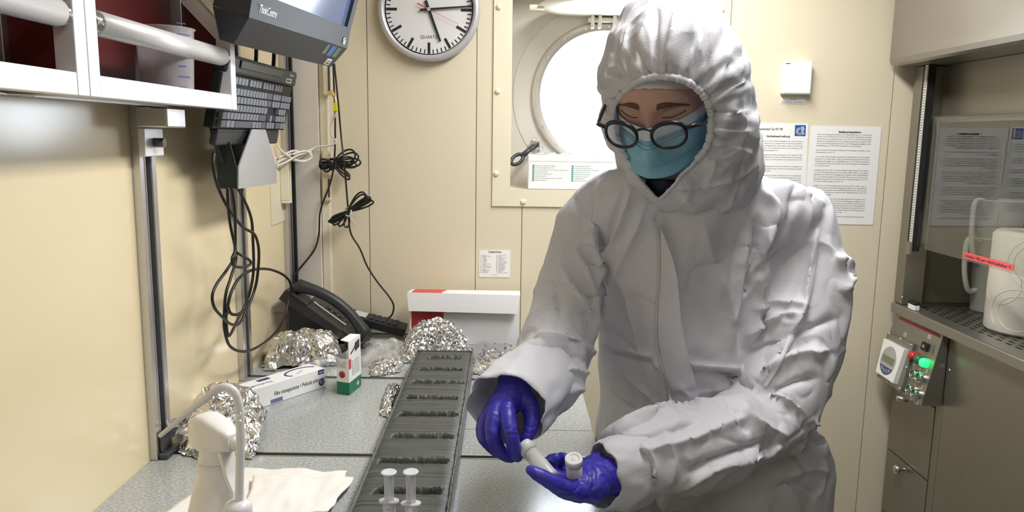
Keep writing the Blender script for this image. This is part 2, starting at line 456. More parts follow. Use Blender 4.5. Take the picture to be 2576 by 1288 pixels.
# ------------------------------------------------------------------ corner trunking
tk = thing('corner_cable_duct', (XW, YB, ZB), 'pale vertical cable duct in the corner between left wall and back wall', 'cable duct')
tx0 = XW + 0.001; tx1 = at_y(834, 500, YB).x
t_y = YB - 0.03
tx_m = at_y(806, 500, t_y).x
M_duct = mat('pale_duct', (226, 219, 210), 0.45, var=0.02)
MB().span((tx0, t_y, ZB + 0.001), (tx_m, YB - 0.001, ROOM_H), 0.003).build('duct_cover', M_duct, tk)
MB().span((tx_m + 0.001, YB - 0.022, ZB + 0.001), (tx1, YB - 0.001, ROOM_H), 0.003).build('duct_strip', mat('cream_duct', (233, 225, 205), 0.45), tk)
for (py0, py1) in ((128, 240), (380, 400), (440, 505)):
    a = at_y(813, py0, YB - 0.024); b = at_y(833, py1, YB - 0.024)
    so = MB().span((a.x, YB - 0.040, b.z), (b.x + 0.004, YB - 0.0225, a.z), 0.004).build('socket_box', M_frame, tk)
    MB().span((b.x - 0.004, YB - 0.0415, b.z + 0.012), (b.x + 0.001, YB - 0.0402, a.z - 0.010)).build('socket_slot', M_ink2, so)

# ------------------------------------------------------------------ bench
YJ = [-0.03, 0.44, 0.905, 1.374, 1.84, 2.268]
BX0, BX1 = XW + 0.001, at_z(1491, 1082, ZB).x
M_bench = bpy.data.materials.new('speckled_grey_laminate'); M_bench.use_nodes = True
def bench_nodes():
    nt = M_bench.node_tree; N = nt.nodes; L = nt.links; b = N['Principled BSDF']
    tc = N.new('ShaderNodeTexCoord')
    n1 = N.new('ShaderNodeTexNoise'); n1.inputs['Scale'].default_value = 190; n1.inputs['Detail'].default_value = 3
    n2 = N.new('ShaderNodeTexNoise'); n2.inputs['Scale'].default_value = 5
    L.new(tc.outputs['Object'], n1.inputs['Vector']); L.new(tc.outputs['Object'], n2.inputs['Vector'])
    cr = N.new('ShaderNodeValToRGB'); e = cr.color_ramp.elements
    e[0].position = 0.33; e[0].color = (*lin((146, 151, 153)), 1); e[1].position = 0.66; e[1].color = (*lin((180, 184, 184)), 1)
    L.new(n1.outputs['Fac'], cr.inputs[0]); L.new(cr.outputs[0], b.inputs['Base Color'])
    mr = N.new('ShaderNodeMapRange'); mr.inputs['To Min'].default_value = 0.13; mr.inputs['To Max'].default_value = 0.24
    L.new(n2.outputs['Fac'], mr.inputs['Value']); L.new(mr.outputs['Result'], b.inputs['Roughness'])
    bp = N.new('ShaderNodeBump'); bp.inputs['Strength'].default_value = 0.03; bp.inputs['Distance'].default_value = 0.001
    L.new(n1.outputs['Fac'], bp.inputs['Height']); L.new(bp.outputs[0], b.inputs['Normal'])
bench_nodes()
bn = thing('lab_bench', (BX0, 1.2, 0), 'long grey speckled laboratory bench along the left wall with black joint rails', 'workbench')
RW = 0.0085
for i in range(len(YJ)):
    y0 = YJ[i] + RW; y1 = (YJ[i + 1] - RW) if i + 1 < len(YJ) else YB - 0.001
    if abs(YJ[i] - 1.374) < 0.01:     # this bay has an extra joint on its right half
        xm = at_z(1150, 1080, ZB).x; ym = at_z(1440, 1083, ZB).y
        MB().span((BX0, y0, ZB - 0.03), (xm, y1, ZB), 0.0008).build('bench_panel', M_bench, bn)
        MB().span((xm + 0.0015, y0, ZB - 0.03), (BX1, ym - 0.001, ZB), 0.0008).build('bench_panel', M_bench, bn)
        MB().span((xm + 0.0015, ym + 0.001, ZB - 0.03), (BX1, y1, ZB), 0.0008).build('bench_panel', M_bench, bn)
    else:
        MB().span((BX0, y0, ZB - 0.03), (BX1, y1, ZB), 0.0008).build('bench_panel', M_bench, bn)
for y in YJ:
    r = MB()
    for s in (-1, 1): r.span((BX0, y + s * RW - s * 0.0005, ZB - 0.03), (BX1, y + s * (RW - 0.0025), ZB + 0.0008))
    ro = r.build('joint_rail', M_alu, bn)
    MB().span((BX0, y - RW + 0.0026, ZB - 0.03), (BX1 - 0.001, y + RW - 0.0026, ZB - 0.003)).build('rail_groove', M_black, ro)
cab = MB(); cab.span((BX0 + 0.01, -0.4, 0.08), (BX1 - 0.03, YB - 0.002, ZB - 0.0305)); cab.span((BX0 + 0.01, -0.4, 0.0), (BX1 - 0.09, YB - 0.002, 0.08))
cab.build('bench_body', mat('bench_body_grey', (196, 194, 186), 0.45), bn)
for y in YJ[1:]:
    MB().span((BX1 - 0.0295, y - 0.42, 0.12), (BX1 - 0.012, y - 0.03, ZB - 0.05), 0.003).build('bench_door', mat('bench_door_grey', (206, 204, 196), 0.4), bn)

# ------------------------------------------------------------------ wall posts
def post(y, z1, label, foot):
    t = thing('strut_post', (XW, y, ZB), label, 'post', 'slotted aluminium posts on the left wall')
    w, dp, gw = 0.060, 0.014, 0.020
    x0, x1 = XW + 0.0005, XW + dp
    prof = [(x0, -w / 2), (x1, -w / 2), (x1, -gw / 2), (x0 + 0.004, -gw / 2), (x0 + 0.004, gw / 2), (x1, gw / 2), (x1, w / 2), (x0, w / 2)]
    MB().prism([(a, y + b, ZB + 0.001) for a, b in prof], (0, 0, z1 - ZB)).build('profile', M_alu, t)
    MB().span((x0 + 0.0042, y - gw / 2 + 0.0005, ZB + 0.002), (x0 + 0.0055, y + gw / 2 - 0.0005, z1)).build('groove_strip', M_black, t)
    for s in (-1, 1):
        m = MB(); m.span((x1, y + s * (gw / 2 + 0.003) - 0.0012, ZB + 0.002), (x1 + 0.0012, y + s * (gw / 2 + 0.003) + 0.0012, z1)); m.build('profile_lip', M_alu, t)
    if foot:
        f = MB(); f.span((x1 + 0.0005, y - 0.028, ZB + 0.001), (x1 + 0.018, y + 0.028, ZB + 0.012), 0.003); f.span((x1 + 0.0005, y - 0.022, ZB + 0.012), (x1 + 0.006, y + 0.022, ZB + 0.05), 0.003)
        f.build('foot', mat('dark_foot', (84, 86, 88), 0.4, 0.5), t)
    return t
P1Y = at_x(383, 640, XW + 0.012).y; P2Y = at_x(612, 640, XW + 0.012).y; P3Y = YB - 0.065
post(P1Y, 1.55, 'slotted aluminium post under the wall shelf, with a bolted clamp on top', True)
post(P2Y, ROOM_H, 'slotted aluminium post behind the keyboard holder and the hanging black cables', False)
t3 = post(P3Y, ROOM_H, 'slotted aluminium post with a black seal beside the corner cable duct', False)
MB().span((XW + 0.015, P3Y + 0.012, ZB + 0.002), (XW + 0.023, P3Y + 0.024, ROOM_H)).build('seal', M_black, t3)

# ------------------------------------------------------------------ wall shelf (two framed units) with fiddle tubes
SY1 = 1.50
SXF = at_y(597, 277, SY1).x; SXB = XW + 0.016
SZ0 = at_y(597, 277, SY1).z
SYm = at_x(229, 243, SXF).y
TS = 0.026
M_red = mat('dark_red_board', (88, 20, 20), 0.5, var=0.15, vscale=5)
def shelf_unit(y0, y1, label):
    t = thing('wall_shelf', (SXB, (y0 + y1) / 2, SZ0), label, 'shelf', 'aluminium wall shelf units')
    zr = at_x(590, 239, SXF).z                          # top of bottom rail
    zt = at_y(588, 92, SY1).z                           # top of front uprights
    zb = at_y(392, -44, SY1).z
    for y in (y0, y1):
        s = 1 if y == y0 else -1; yc = y + s * TS / 2
        MB().span((SXF - TS, yc - TS / 2, SZ0), (SXF, yc + TS / 2, zt), 0.0012).build('upright', M_alu_w, t)
        MB().span((SXB, yc - TS / 2, SZ0), (SXB + TS, yc + TS / 2, zb), 0.0012).build('back_upright', M_alu, t)
        MB().bar((SXF - TS * 0.5, yc, zt - 0.004), (SXB + TS * 0.6, yc, zb - 0.01), TS * 0.96, TS * 0.96, up=(0, 1, 0)).build('slanted_bar', M_alu_w, t)
        MB().span((SXB + TS, yc - TS / 2 + 0.001, SZ0 + 0.001), (SXF - TS, yc + TS / 2 - 0.001, SZ0 + TS - 0.001)).build('end_rail', M_alu, t)
    MB().span((SXF - TS + 0.001, y0 + TS, SZ0), (SXF - 0.0005, y1 - TS, zr), 0.0012).build('front_rail', M_alu_w, t)
    MB().span((SXB, y0 + TS, SZ0), (SXB + TS, y1 - TS, SZ0 + TS)).build('back_rail', M_alu, t)
    MB().span((SXB + TS, y0 + TS, SZ0 + 0.006), (SXF - TS, y1 - TS, SZ0 + 0.012)).build('shelf_board', M_red, t)
    MB().span((SXB + 0.001, y0 + TS, SZ0 + TS + 0.002), (SXB + 0.006, y1 - TS, zb)).build('back_board', M_red, t)
    ye_ = y1 - TS / 2
    MB().prism([(SXB + TS, ye_ - 0.002, SZ0 + TS), (SXF - TS, ye_ - 0.002, SZ0 + TS), (SXF - TS, ye_ - 0.002, zt - 0.006), (SXB + TS, ye_ - 0.002, zb - TS * 1.6)], (0, 0.004, 0)).build('end_board', M_red, t)
    zc = at_x(585, 150, SXF - 0.012).z; xc = SXF - 0.014; r = 0.0165
    ya, yb = y0 + TS + 0.018, y1 - TS - 0.012
    tb = MB().cyl((xc, ya, zc), (xc, yb, zc), r, 28).build('fiddle_tube', M_alu_w, t)
    for (ys, ye) in ((y0 + TS + 0.001, ya - 0.0005), (yb + 0.0005, y1 - TS - 0.001)):
        turns = 6; pts = []
        for k in range(turns * 14 + 1):
            a = 2 * PI * k / 14; f = k / (turns * 14)
            pts.append((xc + 0.0135 * math.cos(a), ys + (ye - ys) * f, zc + 0.0135 * math.sin(a)))
        MB().tube(pts, 0.0011, 6).build('spring', M_chrome, tb)
    return t
sh1 = shelf_unit(SYm, SY1, 'aluminium wall shelf unit holding the plastic beaker behind a round fiddle tube')
sh2 = shelf_unit(SYm - 0.55, SYm - 0.0015, 'empty aluminium wall shelf unit with dark red board beside the beaker shelf')
# clamp bracket between shelf and first post
br = MB(); a = XW + 0.0155
br.span((a, P1Y - 0.042, SZ0 - 0.036), (a + 0.055, P1Y + 0.034, SZ0 - 0.001), 0.003)
bo = br.build('shelf_bracket', M_alu, None); tag(bo, 'aluminium clamp block with hex bolt fixing the shelf to its post', 'bracket')
bo.location = (0, 0, 0)
b2 = MB().span((a, P1Y - 0.036, SZ0 - 0.086), (a + 0.012, P1Y + 0.036, SZ0 - 0.0365), 0.002).build('clamp_plate', M_alu_w, bo)
MB().cyl((a + 0.012, P1Y, SZ0 - 0.062), (a + 0.030, P1Y, SZ0 - 0.062), 0.0085, 6, smooth=False).build('bolt', mat('dark_bolt', (90, 86, 80), 0.35, 0.9), bo)

# beaker on the shelf
by = 1.325; bx = at_y(421, 200, by).x
M_pp = bpy.data.materials.new('translucent_plastic'); M_pp.use_nodes = True
def pp_nodes(m, col, alpha):
    nt = m.node_tree; N = nt.nodes; L = nt.links; b = N['Principled BSDF']
    b.inputs['Base Color'].default_value = (*lin(col), 1); b.inputs['Roughness'].default_value = 0.3
    tr = N.new('ShaderNodeBsdfTransparent'); tr.inputs[0].default_value = (0.95, 0.95, 0.95, 1)
    nz = N.new('ShaderNodeTexNoise'); nz.inputs['Scale'].default_value = 8
    mr = N.new('ShaderNodeMapRange'); mr.inputs['To Min'].default_value = alpha - 0.06; mr.inputs['To Max'].default_value = alpha + 0.06
    mx = N.new('ShaderNodeMixShader'); L.new(nz.outputs['Fac'], mr.inputs['Value']); L.new(mr.outputs[0], mx.inputs[0])
    L.new(tr.outputs[0], mx.inputs[1]); L.new(b.outputs[0], mx.inputs[2]); L.new(mx.outputs[0], N['Material Output'].inputs[0])
    return m
pp_nodes(M_pp, (226, 222, 228), 0.36)
bk = thing('plastic_beaker', (bx, by, SZ0 + 0.012), 'translucent plastic measuring beaker with blue printed scale on the wall shelf', 'beaker')
zt = at_y(420, 72, by).z
hb = zt - SZ0 - 0.0125; rb = 0.0455
MB().lathe((bx, by, SZ0 + 0.0125), [(0.0, 0.0), (rb * 0.86, 0.0), (rb * 0.9, 0.004), (rb, hb * 0.97), (rb + 0.003, hb), (rb + 0.001, hb + 0.001), (rb - 0.0015, hb * 0.97), (rb * 0.88, 0.005), (0, 0.003)], n=40).build('cup', M_pp, bk)
M_bluei = mat('blue_print', (70, 84, 150), 0.6)
sc = MB()
for k in range(7):
    z = SZ0 + 0.03 + k * 0.017
    for i in range(6):
        tt = -0.75 + 0.1 * i * (1.0 if k % 2 else 0.6)
        r_ = rb * (0.9 + 0.1 * (z - SZ0 - 0.0125) / hb) + 0.0006
        p = lambda q: Vector((bx + r_ * math.cos(q), by + r_ * math.sin(q), z))
        a_, b_ = p(tt), p(tt + 0.1 * (1.0 if k % 2 else 0.6))
        sc.add([a_, b_, b_ + Vector((0, 0, 0.0016)), a_ + Vector((0, 0, 0.0016))], [(0, 1, 2, 3)])
sc.build('scale_marks', M_bluei, bk)
# ================================================================== things on the walls
# ---- clock
ck_c = at_y(1079, 24, YB - 0.02)
cr_ = 128 / ppm(ck_c)
ck = thing('wall_clock', (ck_c.x, YB, ck_c.z), 'round silver-rimmed wall clock with black bar markers on the back wall', 'clock')
yk = YB
c0 = Vector((ck_c.x, YB - 0.001, ck_c.z))
M_rim = mat('silver_rim', (196, 197, 202), 0.35, 0.35)
rim_p = [(cr_ * 0.90, 0.0), (cr_, 0.0), (cr_, 0.026), (cr_ - 0.003, 0.031), (cr_ - 0.010, 0.034), (cr_ - 0.018, 0.031), (cr_ - 0.0185, 0.018), (cr_ * 0.85, 0.018)]
MB().lathe(c0, [(r, -h) for r, h in rim_p], axis=(0, 1, 0), n=80).build('rim', M_rim, ck)
dl = MB().disc(c0 + Vector((0, -0.018, 0)), cr_ - 0.0182, (0, -1, 0), 80).build('dial', mat('dial_white', (224, 223, 226), 0.5, var=0.01), ck)
rin = cr_ - 0.0185
def clk(t, r):   # t = minutes
    a = PI / 2 - 2 * PI * t / 60
    return Vector((c0.x + r * math.cos(a), 0, c0.z + r * math.sin(a)))
for k in range(60):
    r1 = rin * 0.965
    r0 = r1 - (0.031 if k % 5 == 0 else 0.0115); w = 0.0075 if k % 5 == 0 else 0.0028
    a, b = clk(k, r0), clk(k, r1); yy = YB - 0.001 - 0.0186
    a.y = b.y = yy
    MB().bar(a, b, w, 0.0008, up=(0, 1, 0)).build('hour_mark' if k % 5 == 0 else 'minute_mark', M_ink, dl)
text('dial_text', 'QUARTZ', 0.0125, (c0.x, YB - 0.0192, c0.z - 0.080), (1, 0, 0), (0, 0, 1), M_ink2, dl, align='CENTER')
def hand(name, minute, r0, r1, w0, w1, y, m):
    a, b = clk(minute, r0), clk(minute, r1); a.y = b.y = y
    d = (b - a).normalized(); s_ = d.cross(Vector((0, 1, 0)))
    q = MB().prism([a - s_ * w0 / 2, a + s_ * w0 / 2, b + s_ * w1 / 2, b - s_ * w1 / 2], (0, 0.001, 0))
    return q.build(name, m, ck)
hand('hour_hand', 26.6, -0.026, 0.094, 0.0085, 0.006, YB - 0.024, M_ink)
hand('minute_hand', 14.2, -0.025, 0.127, 0.0065, 0.004, YB - 0.0262, M_ink)
M_redh = mat('red_hand', (205, 40, 52), 0.5)
hand('second_hand', 19.3, -0.036, 0.0, 0.0035, 0.003, YB - 0.0284, M_redh)
hand('second_hand_tip', 19.3, 0.0, 0.094, 0.0013, 0.0008, YB - 0.0284, M_redh)
MB().cyl(c0 + Vector((0, -0.019, 0)), c0 + Vector((0, -0.031, 0)), 0.005, 16).build('hub', M_rim, ck)

# ---- telephone list sticker
def sheet(name, corners_px, Y, label, cat, thick=0.0008, m=None):
    pts = [at_y(px, py, Y) for px, py in corners_px]          # tl, tr, br, bl
    t = thing(name, pts[3], label, cat)
    MB().prism(pts, (0, thick, 0)).build('sheet', m or M_paper, t)
    return t, pts
def frame_of(pts):
    x = (pts[1] - pts[0]).normalized(); y = (pts[0] - pts[3]).normalized(); return x, y
tl, q = sheet('telephone_list', ((1205, 629), (1284, 629), (1283, 698), (1205, 697)), YB - 0.0016, 'small white printed telephone list on the back wall above the foil box', 'notice')
fx, fy = frame_of(q); w = (q[1] - q[0]).length; h = (q[0] - q[3]).length
text('title', 'Telefonliste', 0.0085, q[0] + fx * w / 2 - fy * 0.0085, fx, fy, M_ink, tl, 'CENTER', bold=0.0001)
ca_ = ['Bruecke', 'Bruecke Funkraum', 'Kapitaen', '1. Offizier', '2. Offizier', 'Funkoffizier', '3. Offizier', 'Ltd. Ing.', 'Lotsenka. Kammer', 'Kueche', 'Hospital Schwester', 'Hospital Behandlung', 'Arzt', 'Maschine I II III', 'Maschine C O P', 'Maschinenbe.', 'Steuermann']
cb_ = ['Matrosen II O C I', 'Messe', 'Winde u. Baggerraum', 'Salzbuero', 'Laborwerkstatt', 'Lichtraum', 'Container Telefon 1', 'Container Telefon 2', 'Wissenschaft 1', 'Wissenschaft 2', 'Wissenschaft 3', 'Wissenschaft 4', 'Wissenschaft 5', 'Wissenschaft 6', 'Deckslabor', 'Werft', 'Anzeige u. Drehtuer']
for i in range(17):
    o = q[0] - fy * (0.0165 + i * 0.00337)
    text('entry', str(10 + i) + '   ' + ca_[i], 0.0034, o + fx * 0.004, fx, fy, M_ink2, tl)
    text('entry', str(27 + i) + '   ' + cb_[i], 0.0034, o + fx * 0.052 - fy * 0.0003, fx, fy, M_ink2, tl)
text('footer', 'auf ausgefuehrt', 0.003, q[0] + fx * w / 2 - fy * (h - 0.0058), fx, fy, M_ink2, tl, 'CENTER')

# ---- room temperature sensor
a, b, c, d = [at_y(px, py, YB - 0.03) for px, py in ((1970, 153), (2046, 156), (2043, 240), (1967, 236))]
ts = thing('temperature_sensor', (a.x, YB, d.z), 'square white room temperature sensor box on the back wall', 'sensor')
MB().span((d.x + 0.003, YB - 0.03, d.z), (b.x, YB - 0.001, a.z), 0.004).build('housing', M_white, ts)
MB().span((a.x + 0.008, YB - 0.0304, a.z - 0.0085), (a.x + 0.022, YB - 0.0300, a.z - 0.0062)).build('vent_slot', M_ink2, ts)
tp, q = sheet('sensor_label', ((1965, 245), (2027, 246), (2027, 261), (1964, 260)), YB - 0.0016, 'narrow white printed label under the temperature sensor', 'label')
fx, fy = frame_of(q); w = (q[1] - q[0]).length
text('line', 'Kü 7N 8', 0.0055, q[0] + fx * w / 2 - fy * 0.0068, fx, fy, M_ink, tp, 'CENTER')
text('line', 'Raumtemperaturfühler 3', 0.0062, q[0] + fx * 0.002 - fy * 0.0148, fx, fy, M_ink, tp, width=w - 0.005)

# ---- instruction sheets
t1, q1 = sheet('instruction_sheet', ((1858, 309), (2034, 311), (2023, 561), (1850, 558)), YB - 0.0016, 'white printed device description sheet with blue logo behind the person', 'notice')
fx, fy = frame_of(q1)
text('title', 'Bedienung des Abzugsschrankes Typ VD 100', 0.0095, q1[0] + fx * 0.003 - fy * 0.020, fx, fy, M_ink, t1, width=0.127, bold=0.0002)
text('title', 'Gerätebeschreibung', 0.0085, q1[0] + fx * 0.083 - fy * 0.0405, fx, fy, M_ink, t1, bold=0.0002)
M_logo = mat('logo_blue', (40, 88, 160), 0.5, var=0.02)
lo = q1[1] - fx * 0.0395 - fy * 0.0365
MB().prism([lo + fx * u + fy * v - Vector((0, 0.0003, 0)) for u, v in ((0, 0.001), (0.001, 0), (0.031, 0), (0.032, 0.001), (0.032, 0.031), (0.031, 0.032), (0.001, 0.032), (0, 0.031))], (0, 0.0003, 0)).build('logo_field', M_logo, t1)
lg = MB()
for r_ in (0.0105, 0.0078, 0.0051):           # concentric c strokes
    pts = [lo + fx * (0.0145 + r_ * math.cos(u)) + fy * (0.0135 + r_ * math.sin(u)) - Vector((0, 0.0008, 0)) for u in [PI * 0.5 + PI * k / 12 for k in range(13)]]
    pts = [lo + fx * 0.0195 + fy * (0.0135 + r_) - Vector((0, 0.0008, 0))] + pts + [lo + fx * 0.0195 + fy * (0.0135 - r_) - Vector((0, 0.0008, 0))]
    lg.tube(pts, 0.00065, 4)
for k in range(3):                            # t strokes
    x_ = 0.0195 + 0.0028 * k
    pts = [(x_, 0.028), (x_, 0.006 + 0.0026 * (2 - k) * 0.4), (x_ + 0.002, 0.0035 + 0.0026 * k), (0.0295, 0.0035 + 0.0026 * k)]
    lg.tube([lo + fx * u + fy * v - Vector((0, 0.0008, 0)) for u, v in pts], 0.00065, 4)
for k in range(2): lg.tube([lo + fx * u + fy * (0.0215 - 0.0028 * k) - Vector((0, 0.0008, 0)) for u in (0.0255, 0.0295)], 0.00065, 4)
lg.build('logo_strokes', M_white, t1)
words = ('Der Abzug Typ VD 100 ist ein Sicherheitslaborabzugsschrank der für Arbeiten mit aggressiven Medien konzipiert ist. Er entspricht der chemischen Schutzklasse gemäß DIN sowie der für Abzugsschränke. Dies bedeutet, daß zur Verwendung von Gasen, von Chemikalien, von Lösungsmitteln oder von').split()
def para(sheet_t, q, lines, x0, wid, y0, step, size, seed, m=M_ink2, src=None):
    fx, fy = frame_of(q); rnd = random.Random(seed); y = y0; src = src or words; k = 0
    for n_ in lines:
        for i in range(n_):
            ln = []
            while len(' '.join(ln)) < (70 if i < n_ - 1 or n_ == 1 else rnd.randint(8, 66)): ln.append(src[k % len(src)]); k += 1
            s_ = ' '.join(ln)
            full = not (i == n_ - 1 and n_ > 1)
            text('text_line', s_, size, q[0] + fx * x0 - fy * y, fx, fy, m, sheet_t, width=(wid if full else min(wid, wid * len(s_) / 74)))
            y += step
        y += step * 0.95
para(t1, q1, [5, 4, 3, 5, 4, 5], 0.026, 0.165, 0.0535, 0.0068, 0.0052, 3)
t2, q2 = sheet('instruction_sheet', ((2041, 316), (2218, 319), (2196, 566), (2020, 562)), YB - 0.0016, 'white printed operating manual sheet beside the fume hood, without a logo', 'notice')
fx, fy = frame_of(q2)
text('title', 'Bedienungsanleitung', 0.0082, q2[0] + fx * 0.082 - fy * 0.0195, fx, fy, M_ink, t2, bold=0.0003)
w2 = ('Die hohe Abzugsgeschwindigkeit an der Zugriffsöffnung von i. M. 0,50 m/sec gewährt das einwandfreie Personenschutz. Die praktisch beliebbare Frontscheibe hat hierbei in einer Arbeitsposition von ca. 20 cm zu stehen (Markierungen beachten). Es empfiehlt sich, die Frontscheibe geschlossen zu halten, sofern nicht an dem Gerät gearbeitet wird.').split()
para(t2, q2, [6, 2, 5, 6, 5, 7, 1], 0.020, 0.160, 0.0265, 0.0066, 0.0052, 5, src=w2)

# ---- box on the porthole sill
bx0 = at_y(1329, 430, YB + 0.012).x; bz1 = at_y(1400, 390, YB + 0.012).z; bx1 = bx0 + 0.30
sb = thing('glove_box', (bx0, YB + 0.06, OZ0), 'white cardboard box with small teal print on the porthole sill', 'box')
bxm = MB(); bxm.span((bx0, YB + 0.012, OZ0 + 0.001), (bx1, YB + 0.125, bz1), 0.002); bxm.build('carton', M_paper, sb)
MB().span((bx0 + 0.004, YB + 0.0113, bz1 - 0.019), (bx1 - 0.004, YB + 0.0118, bz1 - 0.0184)).build('flap_line', mat('fold_grey', (200, 204, 206), 0.7), sb)
fl_ = MB(); P = [[Vector((bx0 + 0.004 + (bx1 - bx0 - 0.008) * i / 30, YB + 0.03 + 0.06 * j, bz1 + 0.002 + 0.004 * (math.sin(i * 1.7 + j) * 0.5 + 0.5))) for i in range(31)] for j in range(2)]
fl_.grid(P); fl_.build('torn_flap', mat('torn_card', (150, 160, 170), 0.8), sb)
M_teal = mat('teal_print', (60, 150, 150), 0.6)
rnd = random.Random(4)
tls = [['Single use examination gloves', 'Untersuchungshandschuhe', 'Gants de diagnostic non stériles, usage unique', 'Einmalhandschuhe', 'Guantes de exploración', 'Luvas de exame', 'Onderzoekshandschoenen, non sterile', 'Guanti da esame'], ['Undersøgelseshandsker', 'Wegwerp handschoenen', 'Undersökningshandskar, Enkelbruk', 'Jednorázové rukavice', 'Rekawice jednorazowe', 'Vyšetrovací rukavice', 'Vizsgálókesztyu', 'Examination gloves']]
for ci in range(2):
    for k in range(8):
        o = Vector((bx0 + 0.012 + ci * 0.117, YB + 0.012, bz1 - 0.034 - 0.0062 * k))
        MB().span(o + Vector((0, -0.0006, 0)), o + Vector((0.006, -0.0002, 0.0042))).build('language_mark', M_teal, sb)
        text('text_line', tls[ci][k], 0.0052, o + Vector((0.0085, 0, 0.0004)), (1, 0, 0), (0, 0, 1), mat('teal_text', (120, 160, 165), 0.6), sb)

# ---- computer on its arm
Y1, Y2 = 1.39, 1.86
A = at_y(596, 128, Y1); B = at_y(849, 163, Y2)
u = (B - A); u.z = 0; Lm = u.length; u.normalize()
n0 = Vector((u.y, -u.x, 0))                                  # horizontal normal into the room
TL = math.radians(17)
up = (Vector((0, 0, 1)) * math.cos(TL) + n0 * math.sin(TL)).normalized()
nm = u.cross(up).normalized()
if nm.dot(n0) < 0: nm = -nm
cpt = thing('desktop_computer', A, 'black all-in-one computer with flat screen hung high over the bench', 'computer')
M_cpt = mat('charcoal_plastic', (50, 53, 60), 0.5, var=0.04, bump=0.05, bscale=400)
O = Vector((A.x, A.y, (A.z + B.z) / 2))                      # bottom front left corner of the lower chin
Hm = 0.40
ch0, ch1, ch2 = 0.0, 0.052, 0.098                            # lower chin, upper chin, screen start
def mp(a_, b_, c_): return O + u * a_ + up * b_ + nm * c_
# lower chin is raked back
MB().hexa([mp(0.012, 0, -0.040), mp(Lm - 0.012, 0, -0.040), mp(Lm - 0.012, 0.0, -0.012), mp(0.012, 0.0, -0.012),
           mp(0, ch1, -0.060), mp(Lm, ch1, -0.060), mp(Lm, ch1, 0.010), mp(0, ch1, 0.010)]).build('lower_chin', M_cpt, cpt)
bz = MB()
bz.hexa([mp(0, ch1 + 0.0004, -0.06), mp(Lm, ch1 + 0.0004, -0.06), mp(Lm, ch1 + 0.0004, 0.010), mp(0, ch1 + 0.0004, 0.010), mp(0, ch2, -0.06), mp(Lm, ch2, -0.06), mp(Lm, ch2, 0.006), mp(0, ch2, 0.006)])
bz.hexa([mp(0, ch2, -0.06), mp(0.022, ch2, -0.06), mp(0.022, ch2, 0.006), mp(0, ch2, 0.006), mp(0, Hm, -0.06), mp(0.022, Hm, -0.06), mp(0.022, Hm, 0.006), mp(0, Hm, 0.006)])
bz.hexa([mp(Lm - 0.022, ch2, -0.06), mp(Lm, ch2, -0.06), mp(Lm, ch2, 0.006), mp(Lm - 0.022, ch2, 0.006), mp(Lm - 0.022, Hm, -0.06), mp(Lm, Hm, -0.06), mp(Lm, Hm, 0.006), mp(Lm - 0.022, Hm, 0.006)])
bz.hexa([mp(0, Hm, -0.06), mp(Lm, Hm, -0.06), mp(Lm, Hm, 0.006), mp(0, Hm, 0.006), mp(0, Hm + 0.022, -0.06), mp(Lm, Hm + 0.022, -0.06), mp(Lm, Hm + 0.022, 0.006), mp(0, Hm + 0.022, 0.006)])
bz.hexa([mp(0.022, ch2, -0.06), mp(Lm - 0.022, ch2, -0.06), mp(Lm - 0.022, ch2, -0.004), mp(0.022, ch2, -0.004), mp(0.022, Hm, -0.06), mp(Lm - 0.022, Hm, -0.06), mp(Lm - 0.022, Hm, -0.004), mp(0.022, Hm, -0.004)])
bz.build('bezel', M_cpt, cpt)
M_scr = mat('screen', (22, 28, 40), 0.12, emit=(132, 152, 200), estr=0.55, var=0.02)  # faint even blue-grey glow stands in for the reflection on the screen
MB().hexa([mp(0.0225, ch2 + 0.0005, -0.0038), mp(Lm - 0.0225, ch2 + 0.0005, -0.0038), mp(Lm - 0.0225, ch2 + 0.0005, -0.002), mp(0.0225, ch2 + 0.0005, -0.002),
           mp(0.0225, Hm - 0.0005, -0.0038), mp(Lm - 0.0225, Hm - 0.0005, -0.0038), mp(Lm - 0.0225, Hm - 0.0005, -0.002), mp(0.0225, Hm - 0.0005, -0.002)]).build('screen', M_scr, cpt)
text('maker_lettering', 'ThinkCentre', 0.021, mp(0.028, ch1 + 0.014, 0.0094), u, up, M_white, cpt, width=0.068, lift=0.001)
nl = (mp(0, ch1, 0.010) - mp(0, 0, -0.012)).normalized(); nn = u.cross(nl)
def cp_(a_, b_): return mp(0, 0, -0.012) + u * a_ + nl * b_
def sticker(a0, a1, b0, b1, m, name):
    return MB().prism([cp_(a0, b0), cp_(a1, b0), cp_(a1, b1), cp_(a0, b1)], nn * 0.0008).build(name, m, cpt)
sticker(Lm - 0.112, Lm - 0.094, 0.028, 0.052, mat('sticker_grey', (120, 124, 112), 0.5, var=0.4, vscale=90), 'sticker')
sticker(Lm - 0.084, Lm - 0.058, 0.026, 0.052, mat('sticker_blue', (70, 120, 190), 0.5, var=0.3, vscale=60), 'sticker')
sticker(Lm - 0.050, Lm - 0.030, 0.027, 0.051, mat('sticker_green', (120, 135, 120), 0.5, var=0.5, vscale=80), 'sticker')
st = sticker(Lm - 0.062, Lm - 0.034, 0.003, 0.019, M_white, 'sticker')
for b_ in (0.0055, 0.008, 0.013): MB().prism([cp_(Lm - 0.058, b_) + nn * 0.001, cp_(Lm - 0.038, b_) + nn * 0.001, cp_(Lm - 0.038, b_ + 0.0015) + nn * 0.001, cp_(Lm - 0.058, b_ + 0.0015) + nn * 0.001], nn * 0.0002).build('sticker_print', M_ink, st)
pb = mp(Lm - 0.030, ch1 + 0.014, 0.0095)
MB().lathe(pb, [(0.009, 0), (0.009, 0.0015), (0.0072, 0.002), (0.0065, 0.0012), (0.0, 0.0012)], axis=nm, n=24).build('power_button', M_chrome, cpt)
arm = MB(); mc = mp(Lm * 0.52, 0.22, -0.061)
